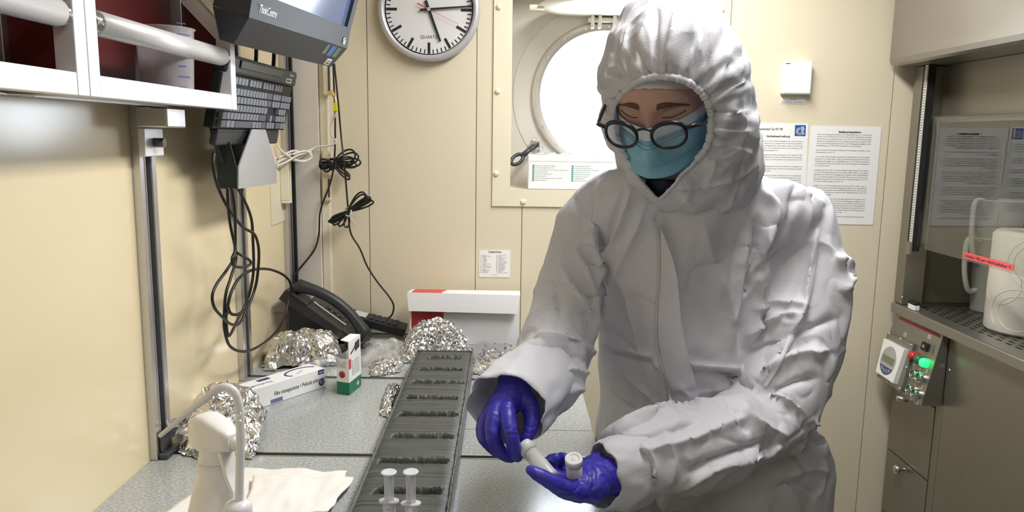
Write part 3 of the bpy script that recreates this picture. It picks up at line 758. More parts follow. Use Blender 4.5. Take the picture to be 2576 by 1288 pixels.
arm.box(mc - nm * 0.012, (0.1, 0.1, 0.02), Matrix((u, up, nm)).transposed(), 0.003)
wp = Vector((XW + 0.016, P2Y, mc.z - 0.02)); arm.bar(mc - nm * 0.02, wp, 0.04, 0.05); arm.span((XW + 0.0155, P2Y - 0.04, wp.z - 0.07), (XW + 0.03, P2Y + 0.04, wp.z + 0.07), 0.003)
arm.build('wall_arm', M_bplastic, cpt)
# arm column seen between computer and keyboard
KZ0 = at_y(640, 345, 1.7).z

# ---- keyboard hung under the computer
Yk1, Yk2 = 1.47, 1.91
Ka = at_y(531, 371, Yk1); Kb = at_y(711, 361, Yk2)           # lower corners (palm rest)
ku = Kb - Ka; ku.z = 0; Lk = ku.length; ku.normalize()
kn0 = Vector((ku.y, -ku.x, 0)); KT = math.radians(12)
kup = (Vector((0, 0, 1)) * math.cos(KT) + kn0 * math.sin(KT)).normalized()
knm = ku.cross(kup).normalized()
if knm.dot(kn0) < 0: knm = -knm
KO = Vector((Ka.x, Ka.y, (Ka.z + Kb.z) / 2))
Hk = (at_y(733, 180, Yk2).z - Kb.z) / math.cos(KT)
kb = thing('computer_keyboard', KO, 'black computer keyboard propped upright against the left wall under the computer', 'keyboard')
def kp(a_, b_, c_): return KO + ku * a_ + kup * b_ + knm * c_
M_kb = mat('keyboard_black', (46, 48, 52), 0.5, bump=0.05, bscale=300)
M_well = mat('keyboard_well', (18, 19, 21), 0.6)
KR = Matrix((ku, kup, knm)).transposed()
def kbox(a0, a1, b0, b1, c0, c1, name, m, par, bev=0.0):
    c = kp((a0 + a1) / 2, (b0 + b1) / 2, (c0 + c1) / 2)
    return MB().box(c, (a1 - a0, b1 - b0, c1 - c0), KR, bev).build(name, m, par)
pr = Hk * 0.19; kt = Hk * 0.86
kbox(0.03, Lk - 0.03, 0, pr, -0.018, -0.004, 'palm_rest', M_kb, kb, 0.004)
kbox(0.0, Lk, pr, Hk * 0.80, -0.022, -0.002, 'case', M_well, kb, 0.003)
kbox(0.0, Lk, Hk * 0.80, Hk, -0.024, 0.006, 'case_top', M_kb, kb, 0.006)
kbox(0.06, Lk - 0.12, Hk * 0.88, Hk * 0.97, 0.006, 0.009, 'media_bar', mat('kb_bar', (60, 62, 66), 0.4), kb, 0.003)
text('maker_lettering', 'lenovo', 0.012, kp(Lk - 0.062, Hk * 0.925, 0.0062), ku, kup, M_white, kb, lift=0.0005)
lb_ = kbox(Lk - 0.083, Lk - 0.042, Hk * 0.835, Hk * 0.895, 0.0062, 0.0068, 'barcode_label', M_paper, kb)
for k in range(9): kbox(Lk - 0.078 + k * 0.0036, Lk - 0.0765 + k * 0.0036, Hk * 0.85, Hk * 0.88, 0.0069, 0.0071, 'barcode_line', M_ink, lb_)
M_key = mat('key_grey', (124, 130, 144), 0.36, var=0.05)
M_keyd = mat('key_dark', (84, 89, 98), 0.42, var=0.05)
rowh = (Hk * 0.80 - pr - 0.006) / 6.35
us = (Lk - 0.024) / 23.0
def keyrow(b0, items, x0=0.012):
    x = x0
    for w_ in items:
        if w_ > 0:
            kbox(x + us * 0.10, x + w_ * us - us * 0.10, b0 + rowh * 0.10, b0 + rowh * 0.90, -0.0015, 0.0065, 'key', M_key if w_ < 1.4 else M_keyd, kb)
            x += w_ * us
        else: x += -w_ * us
rb0 = pr + 0.004
keyrow(rb0, [1.5, 1.25, 1.25, 5.5, 1.25, 1.0, 1.0, 1.5, -0.35, 1, 1, 1, -0.35, 2, 1, 1])
keyrow(rb0 + rowh, [1.3, 1, 1, 1, 1, 1, 1, 1, 1, 1, 1, 2.7, -1.35, 1, -1.35, 1, 1, 1, 1])
keyrow(rb0 + 2 * rowh, [1.75] + [1] * 11 + [2.25 - 1, -0.35 - 3 - 0.35, 1, 1, 1] if False else [1.75] + [1] * 11 + [1.25, -4.35, 1, 1, 1])
keyrow(rb0 + 3 * rowh, [1.5] + [1] * 12 + [1.5, -0.35, 1, 1, 1, -0.35, 1, 1, 1, 1])
keyrow(rb0 + 4 * rowh, [1] * 13 + [2, -0.35, 1, 1, 1, -0.35, 1, 1, 1, 1])
keyrow(rb0 + 5.3 * rowh, [1, -1, 1, 1, 1, 1, -0.5, 1, 1, 1, 1, -0.5, 1, 1, 1, 1, -0.35, 1, 1, 1])

# ---- grey metal keyboard holder
hx = XW + 0.10
g = [at_x(px, py, hx) for px, py in ((597, 475), (693, 461), (692, 420), (665, 326), (631, 325), (597, 420))]
hd = thing('keyboard_holder', (XW, (g[0].y + g[1].y) / 2, g[0].z), 'grey sheet metal keyboard holder with tapered front plate on the post', 'bracket')
gm = [Vector((hx, p.y, p.z)) for p in g]
M_gsheet = mat('grey_sheet', (186, 188, 194), 0.36, 0.55, var=0.05, vscale=12)
MB().prism(gm, (0.003, 0, 0)).build('front_plate', M_gsheet, hd)
dk = mat('shaded_green_side', (16, 36, 32), 0.45)  # green sides kept near-black: the shade on them is put into the colour
hb0 = hx - 0.040
sd_ = [(hb0, gm[0].z), (hx - 0.0005, gm[0].z), (hx - 0.0005, gm[5].z), (hx - 0.012, gm[5].z + 0.05), (hb0, gm[5].z + 0.06)]
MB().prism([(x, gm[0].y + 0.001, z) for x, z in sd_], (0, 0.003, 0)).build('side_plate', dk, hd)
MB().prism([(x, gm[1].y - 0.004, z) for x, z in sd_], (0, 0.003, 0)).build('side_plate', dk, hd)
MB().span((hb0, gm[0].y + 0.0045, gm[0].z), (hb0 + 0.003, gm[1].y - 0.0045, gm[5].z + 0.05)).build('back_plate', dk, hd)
MB().span((XW + 0.0155, P2Y - 0.03, gm[0].z + 0.02), (hb0 - 0.0005, P2Y + 0.03, gm[5].z + 0.03)).build('mounting_block', M_bplastic, hd)

# ---- socket box on the left wall near the corner
sk = thing('wall_socket_box', at_x(710, 545, XW), 'cream recessed wall outlet on the left wall by the corner post', 'wall outlet')
a = at_x(676, 400, XW); b = at_x(742, 545, XW)
MB().span((XW + 0.0005, a.y, b.z), (XW + 0.003, b.y - 0.02, a.z)).build('cover_plate', M_frame, sk)
a2 = at_x(700, 400, XW); b2 = at_x(738, 502, XW)
y0, y1 = a2.y, min(b2.y, P3Y - 0.034)
z0, z1 = b2.z, a2.z
ib = MB(); e = 0.008
for (p, q_) in (((y0, z0), (y1, z0 + e)), ((y0, z1 - e), (y1, z1)), ((y0, z0 + e), (y0 + e, z1 - e)), ((y1 - e, z0 + e), (y1, z1 - e))):
    ib.span((XW + 0.0032, p[0], p[1]), (XW + 0.028, q_[0], q_[1]), 0.002)
ib.build('outlet_frame', mat('outlet_ivory', (233, 228, 205), 0.4), sk)
MB().span((XW + 0.0032, y0 + e, z0 + e), (XW + 0.006, y1 - e, z1 - e)).build('outlet_face', mat('outlet_face', (205, 200, 170), 0.5), sk)

# ---- cables
def cable(name, pts_px, r, m, label, cat='cable', Y=None, X=None, k=8, group=None, parts=None):
    pts = []
    for p in pts_px:
        if len(p) == 3: pts.append(at_y(p[0], p[1], p[2]))
        elif X is not None: pts.append(at_x(p[0], p[1], X))
        else: pts.append(at_y(p[0], p[1], Y))
    o = MB().tube(crom(pts, k), r, 8).build(name, m)
    if label: tag(o, label, cat, group)
    return o
M_cab = mat('black_cable', (24, 23, 25), 0.4)
M_wcab = mat('white_cable', (226, 222, 214), 0.45)
CXp = XW + 0.06
def wc(name, pts, r, label, X, m=None, group=None):
    P = [at_x(px, py, X + dx) for px, py, dx in pts]
    o = MB().tube(crom(P, 10), r, 8).build(name, m or M_cab); tag(o, label, 'cable', group); return o
wc('black_cable', [(527, 290, 0), (532, 330, 0), (548, 380, 0), (580, 440, 0.01), (615, 505, 0.015), (632, 550, 0.015), (636, 600, 0.012), (638, 672, 0.01), (632, 720, 0.0), (620, 760, -0.01), (600, 800, -0.015), (575, 845, -0.015), (568, 790, -0.01), (570, 790, -0.01), (580, 740, -0.005), (604, 697, 0), (640, 678, 0.005), (680, 678, 0.005), (715, 693, 0.002), (731, 715, 0), (728, 750, -0.01), (710, 810, -0.015), (680, 850, -0.015), (640, 877, -0.015), (608, 884, -0.015), (578, 870, -0.015), (565, 830, -0.015), (564, 790, -0.015), (568, 740, -0.01), (580, 700, -0.008), (592, 660, -0.006), (594, 636, -0.005)], 0.0033, 'long black cable hanging in wide loops beneath the keyboard holder', XW + 0.07)
wc('black_cable', [(538, 385, 0), (536, 420, 0), (548, 470, 0), (575, 525, 0.005), (610, 570, 0.01), (640, 590, 0.012), (651, 630, 0.012), (648, 690, 0.008), (640, 730, 0.0), (624, 770, -0.004), (600, 790, -0.01), (580, 788, -0.012), (572, 765, -0.012)], 0.0033, 'black cable bowing out from the wall left of the keyboard holder', XW + 0.092)
wc('black_cable', [(572, 472, 0), (574, 520, 0), (580, 570, 0), (592, 625, 0), (592, 645, 0), (570, 680, -0.005), (545, 715, -0.01), (534, 745, -0.012), (540, 775, -0.012), (562, 800, -0.012), (580, 815, -0.012), (600, 815, -0.012), (615, 790, -0.01), (624, 750, -0.008)], 0.003, 'thin black cable dropping straight from the holder into an oval loop', XW + 0.104)
wc('black_cable', [(583, 473, 0), (590, 520, 0), (592, 580, 0), (591, 630, 0), (584, 650, 0), (588, 668, 0), (610, 672, 0.003), (630, 665, 0.004), (628, 655, 0.004), (612, 645, 0.002), (598, 637, 0)], 0.003, 'black cable tied in a small knot loop below the holder', XW + 0.114)
for k, (px0, px1) in enumerate(((645, 640), (690, 686))):
    pts = [at_y(px0, 120, 1.88), at_y(px0 - 1, 150, 1.88), at_y(px1, 185, 1.9)]
    tag(MB().tube(crom(pts, 6), 0.005, 8).build('thick_cable', M_cab), ['thick black cable by the post between computer and keyboard', 'thick black cable on the cream wall between computer and keyboard'][k], 'cable')
# two cords down the corner with tied bundles
YC = YB - 0.05
YC2 = YB - 0.078
def bundle(t, c_px, loops, Y, r, seed, m):
    """a tied hank of cord: loops given as (dx, dy, length, width, angle) in pixels"""
    rnd = random.Random(seed)
    c = at_y(c_px[0], c_px[1], Y); s_ = 1.0 / ppm(c)
    mb = MB()
    for (L_, w_, ang) in loops:
        a_ = math.radians(ang); dx, dz = math.cos(a_), math.sin(a_)
        pts = []; off = rnd.uniform(-0.010, 0.008)
        for k in range(21):
            tt = 2 * PI * k / 20
            l_ = L_ * 0.5 * (1 - math.cos(tt)); w2 = w_ * math.sin(tt) * (0.35 + 0.65 * 0.5 * (1 - math.cos(tt)))
            pts.append(c + Vector((s_ * (dx * l_ - dz * w2), off * math.sin(tt / 2) + rnd.uniform(-0.001, 0.001), s_ * (dz * l_ + dx * w2))))
        mb.tube(crom(pts, 3), r, 7)
    return mb.build('cord_hank', m, t)
c1 = thing('corner_cable', at_y(833, 780, YC), 'black cord with a tied hank running down the corner duct to the phone', 'cable')
P = [at_y(*p) for p in ((838, 160, YC), (843, 300, YC), (842, 390, YC), (838, 430, YC - 0.01), (828, 470, YC), (806, 530, YC), (802, 590, YC), (790, 630, YC), (760, 668, YC - 0.01), (742, 690, YC - 0.02), (736, 730, YC - 0.03), (726, 780, YC - 0.04), (742, 788, YC - 0.05), (775, 792, YC - 0.06))]
MB().tube(crom(P, 8), 0.0026, 8).build('cord', M_cab, c1)
bundle(c1, (838, 412), [(70, 14, 4), (66, 18, 18), (62, 20, 28), (58, 10, -3), (56, 8, -42), (50, 6, -38), (34, 14, 178), (36, 12, 192), (30, 15, 205), (32, 10, 170), (28, 12, 215), (52, 15, 10)], YC - 0.012, 0.0026, 3, M_cab)
MB().tube([at_y(836 + 9 * math.cos(q_), 413 + 13 * math.sin(q_), YC - 0.012 - 0.012 * math.sin(q_ + 0.6)) for q_ in [2 * PI * k / 14 for k in range(15)]], 0.004, 6).build('cord_tie', M_black, c1)
c2 = thing('hanging_cable', at_y(985, 800, YC2), 'black cord with a zip-tied hank hanging down in front of the back wall', 'cable')
P = [at_y(*p) for p in ((841, 160, YC2), (851, 260, YC2), (858, 340, YC2), (866, 410, YC2 - 0.02), (871, 470, YC2), (876, 530, YC2), (882, 585, YC2), (905, 625, YC2), (924, 670, YC2), (950, 710, YC2), (978, 745, YC2), (990, 768, YC2), (987, 790, YC2), (976, 801, YC2))]
MB().tube(crom(P, 8), 0.0026, 8).build('cord', M_cab, c2)
bundle(c2, (876, 532), [(66, 10, 32), (62, 14, 50), (70, 8, 22), (64, 16, 40), (66, 5, 28), (60, 4, 34), (55, 6, 30), (52, 5, 215), (58, 4, 208), (50, 7, 222), (46, 6, 205), (44, 8, 238), (40, 9, 262), (54, 3, 212)], YC2 - 0.012, 0.0026, 5, M_cab)
MB().tube([at_y(876 + 10 * math.cos(q_) * 0.8, 533 + 11 * math.sin(q_), YC2 - 0.012 - 0.014 * math.cos(q_ - 0.9)) for q_ in [2 * PI * k / 14 for k in range(15)]], 0.0028, 6).build('zip_tie', mat('clear_tie', (190, 192, 192), 0.4), c2)
MB().tube([at_y(880, 545, YC2 - 0.02), at_y(896, 566, YC2 - 0.015)], 0.0012, 5).build('zip_tie_tail', M_white, c2)
# white network cable with yellow tag and hank
c3 = thing('network_cable', at_y(700, 420, YC), 'white network cable with yellow tag coiled beside the keyboard holder', 'cable')
P = [at_y(*p) for p in ((836, 232, YC), (844, 250, YC), (846, 280, YC - 0.01), (836, 305, YC), (832, 330, YC), (838, 345, YC), (845, 355, YC), (838, 364, YC), (815, 368, YC), (795, 370, YC), (780, 378, YC - 0.01), (760, 385, YC - 0.03), (735, 388, YC - 0.05), (700, 396, YC - 0.09), (690, 400, YC - 0.11))]
MB().tube(crom(P, 8), 0.0032, 8).build('cord', M_wcab, c3)
for k, pts in enumerate((((783, 380), (755, 392), (725, 400), (695, 404)), ((783, 384), (775, 402), (745, 404), (720, 398), (695, 412)), ((780, 392), (760, 385), (735, 380), (700, 398)), ((735, 398), (715, 385), (702, 372), (697, 362)), ((695, 418), (720, 408), (750, 390), (783, 382)), ((740, 402), (765, 406), (784, 395), (770, 380), (735, 388)))):
    MB().tube(crom([at_y(px, py, YC - 0.04 - (783 - px) * 0.0007 - 0.004 * k) for px, py in pts], 8), 0.0032, 8).build('coil_strand', M_wcab, c3)
a = at_y(844, 258, YC - 0.01); b = at_y(845, 280, YC - 0.012)
MB().bar(a, b, 0.013, 0.008, up=(0, 1, 0), bevel=0.002).build('yellow_tag', mat('yellow_tag', (244, 232, 40), 0.5), c3)
MB().bar(at_y(833, 228, YC), at_y(839, 242, YC), 0.012, 0.010, up=(0, 1, 0), bevel=0.002).build('plug', mat('yellow_clear', (225, 205, 120), 0.4), c3)
# ================================================================== fume hood on the right
def at_plane(px, py, p0, nrm):
    d = ray(px, py); p0 = np.array(p0); nrm = np.array(nrm)
    return Vector(CAM + d * ((p0 - CAM) @ nrm) / (d @ nrm))
HX = 1.152; HY1 = 2.272; HY0 = 0.15; HZ = 1.022; HXB = 1.90
hood = thing('fume_hood', (HX, (HY0 + HY1) / 2, 0), 'stainless steel fume hood with sliding glass sash, control panel and drawers', 'fume hood')
M_steel2 = mat('worn_steel', (148, 144, 134), 0.30, 0.8, var=0.10, vscale=4, rvar=0.08)
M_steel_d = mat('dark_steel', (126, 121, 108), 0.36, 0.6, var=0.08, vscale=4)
hdz = at_y(2230, 168, HY1 + 0.01).z; hdx = at_y(2230, 168, HY1 + 0.01).x
MB().span((hdx, HY0, hdz), (HXB, HY1 + 0.01, ROOM_H - 0.002), 0.018).build('header', M_steel, hood)
SYa = at_x(2312, 300, HX).y
up_ = MB(); up_.span((HX, SYa, HZ + 0.001), (HX + 0.06, HY1, hdz - 0.001), 0.002); up_.build('frame_upright', M_steel2, hood)
MB().span((HX, HY0, HZ + 0.001), (HX + 0.06, HY0 + 0.1, hdz - 0.001), 0.002).build('frame_upright', M_steel2, hood)
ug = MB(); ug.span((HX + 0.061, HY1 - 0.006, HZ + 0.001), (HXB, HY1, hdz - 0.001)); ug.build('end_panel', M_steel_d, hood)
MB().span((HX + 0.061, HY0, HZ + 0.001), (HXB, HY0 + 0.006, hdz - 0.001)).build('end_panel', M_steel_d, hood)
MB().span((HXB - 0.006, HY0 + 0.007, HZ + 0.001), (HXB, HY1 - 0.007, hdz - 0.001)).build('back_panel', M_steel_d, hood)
for y_ in (1.7, 1.15, 0.6):
    MB().span((HXB - 0.0085, y_ - 0.002, HZ + 0.01), (HXB - 0.0065, y_ + 0.002, hdz - 0.01)).build('panel_joint', M_black, hood)
# worktop with raised front lip and perforated tray
lipz = at_x(2248, 790, HX).z
MB().span((HX - 0.008, HY0, HZ - 0.030), (HX + 0.045, HY1, HZ), 0.004).build('worktop_lip', M_steel, hood)
MB().span((HX + 0.045, HY0 + 0.007, HZ - 0.036), (HXB - 0.007, HY1 - 0.007, HZ - 0.012)).build('worktop_tray', M_steel, hood)
sl = MB()
for i in range(26):
    for j in range(30):
        x_ = HX + 0.075 + i * 0.02; y_ = HY1 - 0.05 - j * 0.038 - (0.019 if i % 2 else 0)
        c, s_ = 0.011, 0.0035
        sl.add([(x_ - s_, y_ - c, HZ - 0.0115), (x_ + s_, y_ - c, HZ - 0.0115), (x_ + s_, y_ + c, HZ - 0.0115), (x_ - s_, y_ + c, HZ - 0.0115)], [(0, 1, 2, 3)])
so = sl.build('tray_slots', M_black, hood); so['kind'] = 'stuff'
# sash: belt, frame, lower pane, upper dark panel
byy = SYa - 0.022
bl = MB().span((HX - 0.004, byy - 0.006, at_x(2306, 622, HX).z), (HX - 0.001, byy + 0.006, hdz - 0.001)).build('sash_belt', mat('belt_white', (226, 224, 214), 0.5), hood)
z_ = at_x(2306, 618, HX).z
bt = MB()
while z_ < hdz - 0.01:
    bt.span((HX - 0.0052, byy - 0.006, z_), (HX - 0.0042, byy + 0.006, z_ + 0.0032)); z_ += 0.0075
bo_ = bt.build('belt_teeth', mat('belt_grey', (150, 150, 146), 0.5), hood); bo_['kind'] = 'stuff'
MB().span((HX - 0.001, byy - 0.008, at_x(2306, 600, HX).z - 0.04), (HX + 0.02, SYa - 0.0005, hdz - 0.001)).build('sash_guide', M_black, hood)
MB().span((HX - 0.010, byy - 0.010, at_x(2306, 645, HX).z), (HX - 0.0005, byy + 0.010, at_x(2306, 612, HX).z), 0.002).build('belt_clamp', M_steel, hood)
SG = HX + 0.012
spz = at_x(2330, 628, SG).z
gtop = at_x(2440, 292, SG).z
M_sash = bpy.data.materials.new('sash_glass'); M_sash.use_nodes = True; thin_glass(M_sash, (0.90, 0.91, 0.88), 2.2)
MB().span((SG, HY0 + 0.1, spz), (SG + 0.005, byy - 0.009, gtop)).build('sash_pane', M_sash, hood)
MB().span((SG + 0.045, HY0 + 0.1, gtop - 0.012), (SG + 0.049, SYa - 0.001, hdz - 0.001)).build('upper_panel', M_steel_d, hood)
MB().span((SG + 0.0055, HY0 + 0.1, gtop - 0.006), (SG + 0.0085, byy - 0.009, gtop + 0.004)).build('pane_edge', mat('edge_dark', (70, 70, 64), 0.4), hood)
# warning strip on the glass
M_redl = mat('red_label', (226, 92, 96), 0.6, var=0.03)
a, b = at_x(2424, 641, SG - 0.001), at_x(2550, 668, SG - 0.001)
zl = at_x(2424, 634, SG).z
wl_ = MB().span((SG - 0.001, b.y, a.z - 0.008), (SG - 0.0003, a.y, a.z + 0.008)).build('warning_label', M_redl, hood)
text('label_text', 'Scheibe NIE per Hand anheben !!!', 0.0115, (SG - 0.0012, a.y - 0.006, a.z - 0.004), (0, -1, 0), (0, 0, 1), M_ink, wl_, width=(a.y - b.y) * 0.93)
# small latch foot on the worktop
q = at_x(2293, 742, HX - 0.004)
MB().span((HX - 0.004, q.y - 0.022, HZ + 0.0005), (HX + 0.012, q.y + 0.016, HZ + 0.016), 0.002).build('latch_foot', M_white, hood)
MB().span((HX - 0.006, q.y - 0.024, HZ + 0.0165), (HX + 0.014, q.y + 0.018, HZ + 0.026), 0.004).build('latch_pad', M_black, hood)
MB().lathe(at_x(2270, 748, HX), [(0.004, 0), (0.004, 0.002), (0, 0.003)], axis=(-1, 0, 0), n=12).build('frame_screw', M_chrome, hood)

# lower cabinet
CXF = HX + 0.020; DY = at_x(2352, 1040, CXF).y
MB().span((CXF + 0.019, HY0, 0.09), (HXB, HY1 - 0.001, HZ - 0.037)).build('cabinet_body', M_steel2, hood)
MB().span((CXF + 0.05, HY0, 0.0), (HXB, HY1 - 0.001, 0.0895)).build('plinth', M_black, hood)
zd1 = at_x(2335, 1213, CXF).z
zc0 = 0.795
dzs = [(zc0 - 0.02, HZ - 0.037), (zd1 + 0.0015, zc0 - 0.022), (zd1 - 0.20, zd1 - 0.0015), (zd1 - 0.41, zd1 - 0.203), (0.1, zd1 - 0.413)]
for i, (za, zb_) in enumerate(dzs):
    if zb_ - za < 0.02: continue
    nm_ = 'panel_field' if i == 0 else 'drawer'
    dr = MB().span((CXF, DY + 0.004, za), (CXF + 0.018, HY1 - 0.002, zb_), 0.0015).build(nm_, M_steel2, hood)
    if i == 2:
        k_ = at_x(2272, 1181, CXF)
        MB().lathe(k_, [(0.006, 0), (0.006, 0.010), (0.013, 0.014), (0.014, 0.022), (0.011, 0.027), (0, 0.028)], axis=(-1, 0, 0), n=24).build('knob', M_chrome, dr)
MB().span((CXF + 0.002, DY - 0.030, 0.1), (CXF + 0.018, DY + 0.002, HZ - 0.037)).build('cabinet_stile', M_steel2, hood)
for (ya, yb) in ((DY - 0.62, DY - 0.033), (DY - 1.21, DY - 0.623), (HY0, DY - 1.213)):
    dr = MB().span((CXF, ya, 0.1), (CXF + 0.018, yb, HZ - 0.040), 0.002).build('cabinet_door', M_steel2, hood)
MB().lathe(at_x(2389, 932, CXF + 0.001), [(0.005, 0), (0.005, 0.002), (0, 0.0035)], axis=(-1, 0, 0), n=12).build('door_screw', M_chrome, hood)

# control panel (sloping box)
CY0 = at_x(2370, 838, HX).y; CY1 = HY1 - 0.012
zt_ = HZ - 0.032; zb_ = 0.792; xb = at_y(2317, 1022, CY0).x
x0 = CXF - 0.0005
cp = MB().hexa([(x0, CY0, zb_), (x0, CY1, zb_), (xb, CY1, zb_), (xb, CY0, zb_), (x0, CY0, zt_), (x0, CY1, zt_), (HX + 0.004, CY1, zt_), (HX + 0.004, CY0, zt_)])
cpo = cp.build('control_panel', M_steel, hood)
p0 = Vector((xb, CY0, zb_)); sv = Vector((0, -1, 0)); tv = (Vector((HX + 0.004, CY0, zt_)) - p0).normalized()
pn = sv.cross(tv).normalized()
if pn.x > 0: pn = -pn
def cpx(px, py, lift=0.0): return at_plane(px, py, p0, pn) + pn * lift
def plate(pxs, th, name, m, par, lift=0.0003):
    return MB().prism([cpx(a_, b_, lift) for a_, b_ in pxs], pn * th).build(name, m, par)
rs = plate([(2263, 796), (2366, 840), (2364, 850), (2261, 804)], 0.0004, 'red_strip', mat('strip_red', (150, 62, 62), 0.5), cpo)
dp = plate([(2239, 838), (2305, 867), (2272, 988), (2212, 948)], 0.008, 'display_plate', M_steel, cpo)
wp_ = MB().prism([cpx(a_, b_, 0.0085) for a_, b_ in ((2242, 855), (2294, 883), (2265, 968), (2221, 938))], pn * 0.014).build('display_case', M_white, cpo)
oc = cpx(2253, 911, 0.0228)
e1, e2 = sv, tv
def ell(r1, r2, n=40, lo=0, hi=2 * PI): return [oc + e1 * (r1 * math.cos(lo + (hi - lo) * k / (n - 1))) + e2 * (r2 * math.sin(lo + (hi - lo) * k / (n - 1))) for k in range(n)]
RX = 0.042
dface = MB().prism(ell(RX, RX, 40)[:-1], pn * 0.0006).build('display_face', mat('display_grey', (168, 168, 164), 0.4), cpo)
MB().prism([p + pn * 0.0008 for p in ell(RX, RX, 20, PI * 1.15, PI * 1.85)], pn * 0.0004).build('key_field', mat('key_blue', (62, 84, 120), 0.4), cpo)
MB().prism([oc + e1 * a_ + e2 * b_ + pn * 0.0008 for a_, b_ in ((-0.033, -0.008), (0.033, -0.008), (0.033, 0.012), (-0.033, 0.012))], pn * 0.0004).build('lcd', mat('lcd_green', (120, 122, 100), 0.3), cpo)
for k in range(4):
    MB().lathe(oc + e1 * (-0.021 + 0.014 * k) + e2 * (-0.028 - 0.004 * (1 if k in (1, 2) else 0)) + pn * 0.0013, [(0.0045, 0), (0.0045, 0.0004), (0.0035, 0.0004)], axis=pn, n=14).build('membrane_key', M_white, cpo)
for (a_, b_) in ((2243, 841), (2272, 854), (2299, 870), (2287, 926), (2269, 979), (2239, 963), (2214, 944), (2227, 893)):
    MB().lathe(cpx(a_, b_, 0.0084), [(0.0045, 0), (0.0045, 0.0015), (0, 0.003)], axis=pn, n=12).build('plate_screw', M_chrome, cpo)
M_bgreen = mat('button_green', (40, 110, 74), 0.35); M_bred = mat('button_red', (188, 50, 50), 0.35)
M_blit = mat('button_lit', (60, 240, 130), 0.4, emit=(40, 255, 120), estr=1.6)
for (a_, b_, m, ring) in ((2304, 897, M_bred, 0), (2318, 906, M_bgreen, 0), (2332, 914, M_blit, 0), (2307, 943, M_bgreen, 1), (2321, 952, M_bgreen, 1), (2296, 981, M_bgreen, 1), (2310, 992, M_bgreen, 1)):
    c_ = cpx(a_, b_, 0)
    if ring:
        rg_ = MB().lathe(c_, [(0.0135, 0), (0.0135, 0.014), (0.0115, 0.016), (0.0105, 0.014), (0.0105, 0.0)], axis=pn, n=24).build('button_collar', M_chrome, cpo)
        MB().lathe(c_, [(0.0100, 0), (0.0100, 0.0125), (0, 0.0135)], axis=pn, n=24).build('button_cap', m, cpo)
    else:
        MB().lathe(c_, [(0.0125, 0), (0.0125, 0.012), (0.0105, 0.017), (0.006, 0.020), (0, 0.021)], axis=pn, n=24).build('indicator', m, cpo)
swp = plate([(2318, 858), (2352, 868), (2345, 892), (2316, 878)], 0.0012, 'switch_plate', M_steel, cpo)
MB().box(cpx(2331, 873, 0.004), (0.030, 0.022, 0.008), Matrix((sv, tv, pn)).transposed(), 0.001).build('switch', M_black, cpo)
MB().box(cpx(2332, 873, 0.0095), (0.010, 0.008, 0.004), Matrix((sv, tv, pn)).transposed(), 0.001).build('switch_lever', M_chrome, cpo)
M_lab = mat('engraved_label', (176, 174, 160), 0.5, var=0.1, vscale=300)
for (a_, b_) in ((2278, 842), (2339, 848), (2301, 915), (2315, 925), (2330, 933), (2304, 963), (2318, 972), (2292, 1001), (2306, 1011)):
    lb = MB().box(cpx(a_, b_, 0.0006), (0.017, 0.011, 0.0010), Matrix((sv, tv, pn)).transposed()).build('engraved_label', M_lab, cpo)
    for dv in (-0.002, 0.002): MB().box(cpx(a_, b_, 0.0013) + tv * dv, (0.011, 0.0012, 0.0002), Matrix((sv, tv, pn)).transposed()).build('engraved_line', M_ink2, cpo)
MB().cyl(cpx(2284, 1006, 0.0), cpx(2277, 1006, 0.026), 0.007, 16).build('key_knob', M_chrome, cpo)

# things inside the hood: stand rods, jugs, paper roll
st = thing('stand_rods', at_z(2362, 742, HZ - 0.012), 'thin steel stand rods with clamps inside the fume hood', 'lab stand')
rb_ = at_z(2362, 742, HZ - 0.0115); rx, ry = rb_.x, rb_.y - 0.06
rx = at_y(2365, 700, ry).x
sr = MB(); sr.cyl((rx, ry, HZ - 0.0115), (rx, ry, 1.56), 0.006, 14); sr.lathe((rx, ry, HZ - 0.0115), [(0.022, 0), (0.022, 0.004), (0.012, 0.010), (0.0065, 0.012)], n=20)
sr.build('rod', M_chrome, st)
zc_ = at_y(2372, 650, ry).z
MB().cyl((rx - 0.02, ry - 0.013, zc_), (rx + 0.30, ry - 0.013, zc_), 0.005, 14).build('cross_rod', M_chrome, st)
for z_ in (zc_, at_y(2362, 715, ry).z): MB().box((rx, ry - 0.006, z_), (0.024, 0.030, 0.022), None, 0.003).build('clamp', M_chrome, st)
pj = bpy.data.materials.new('milky_jug_plastic'); pj.use_nodes = True; pp_nodes(pj, (228, 228, 220), 0.50)
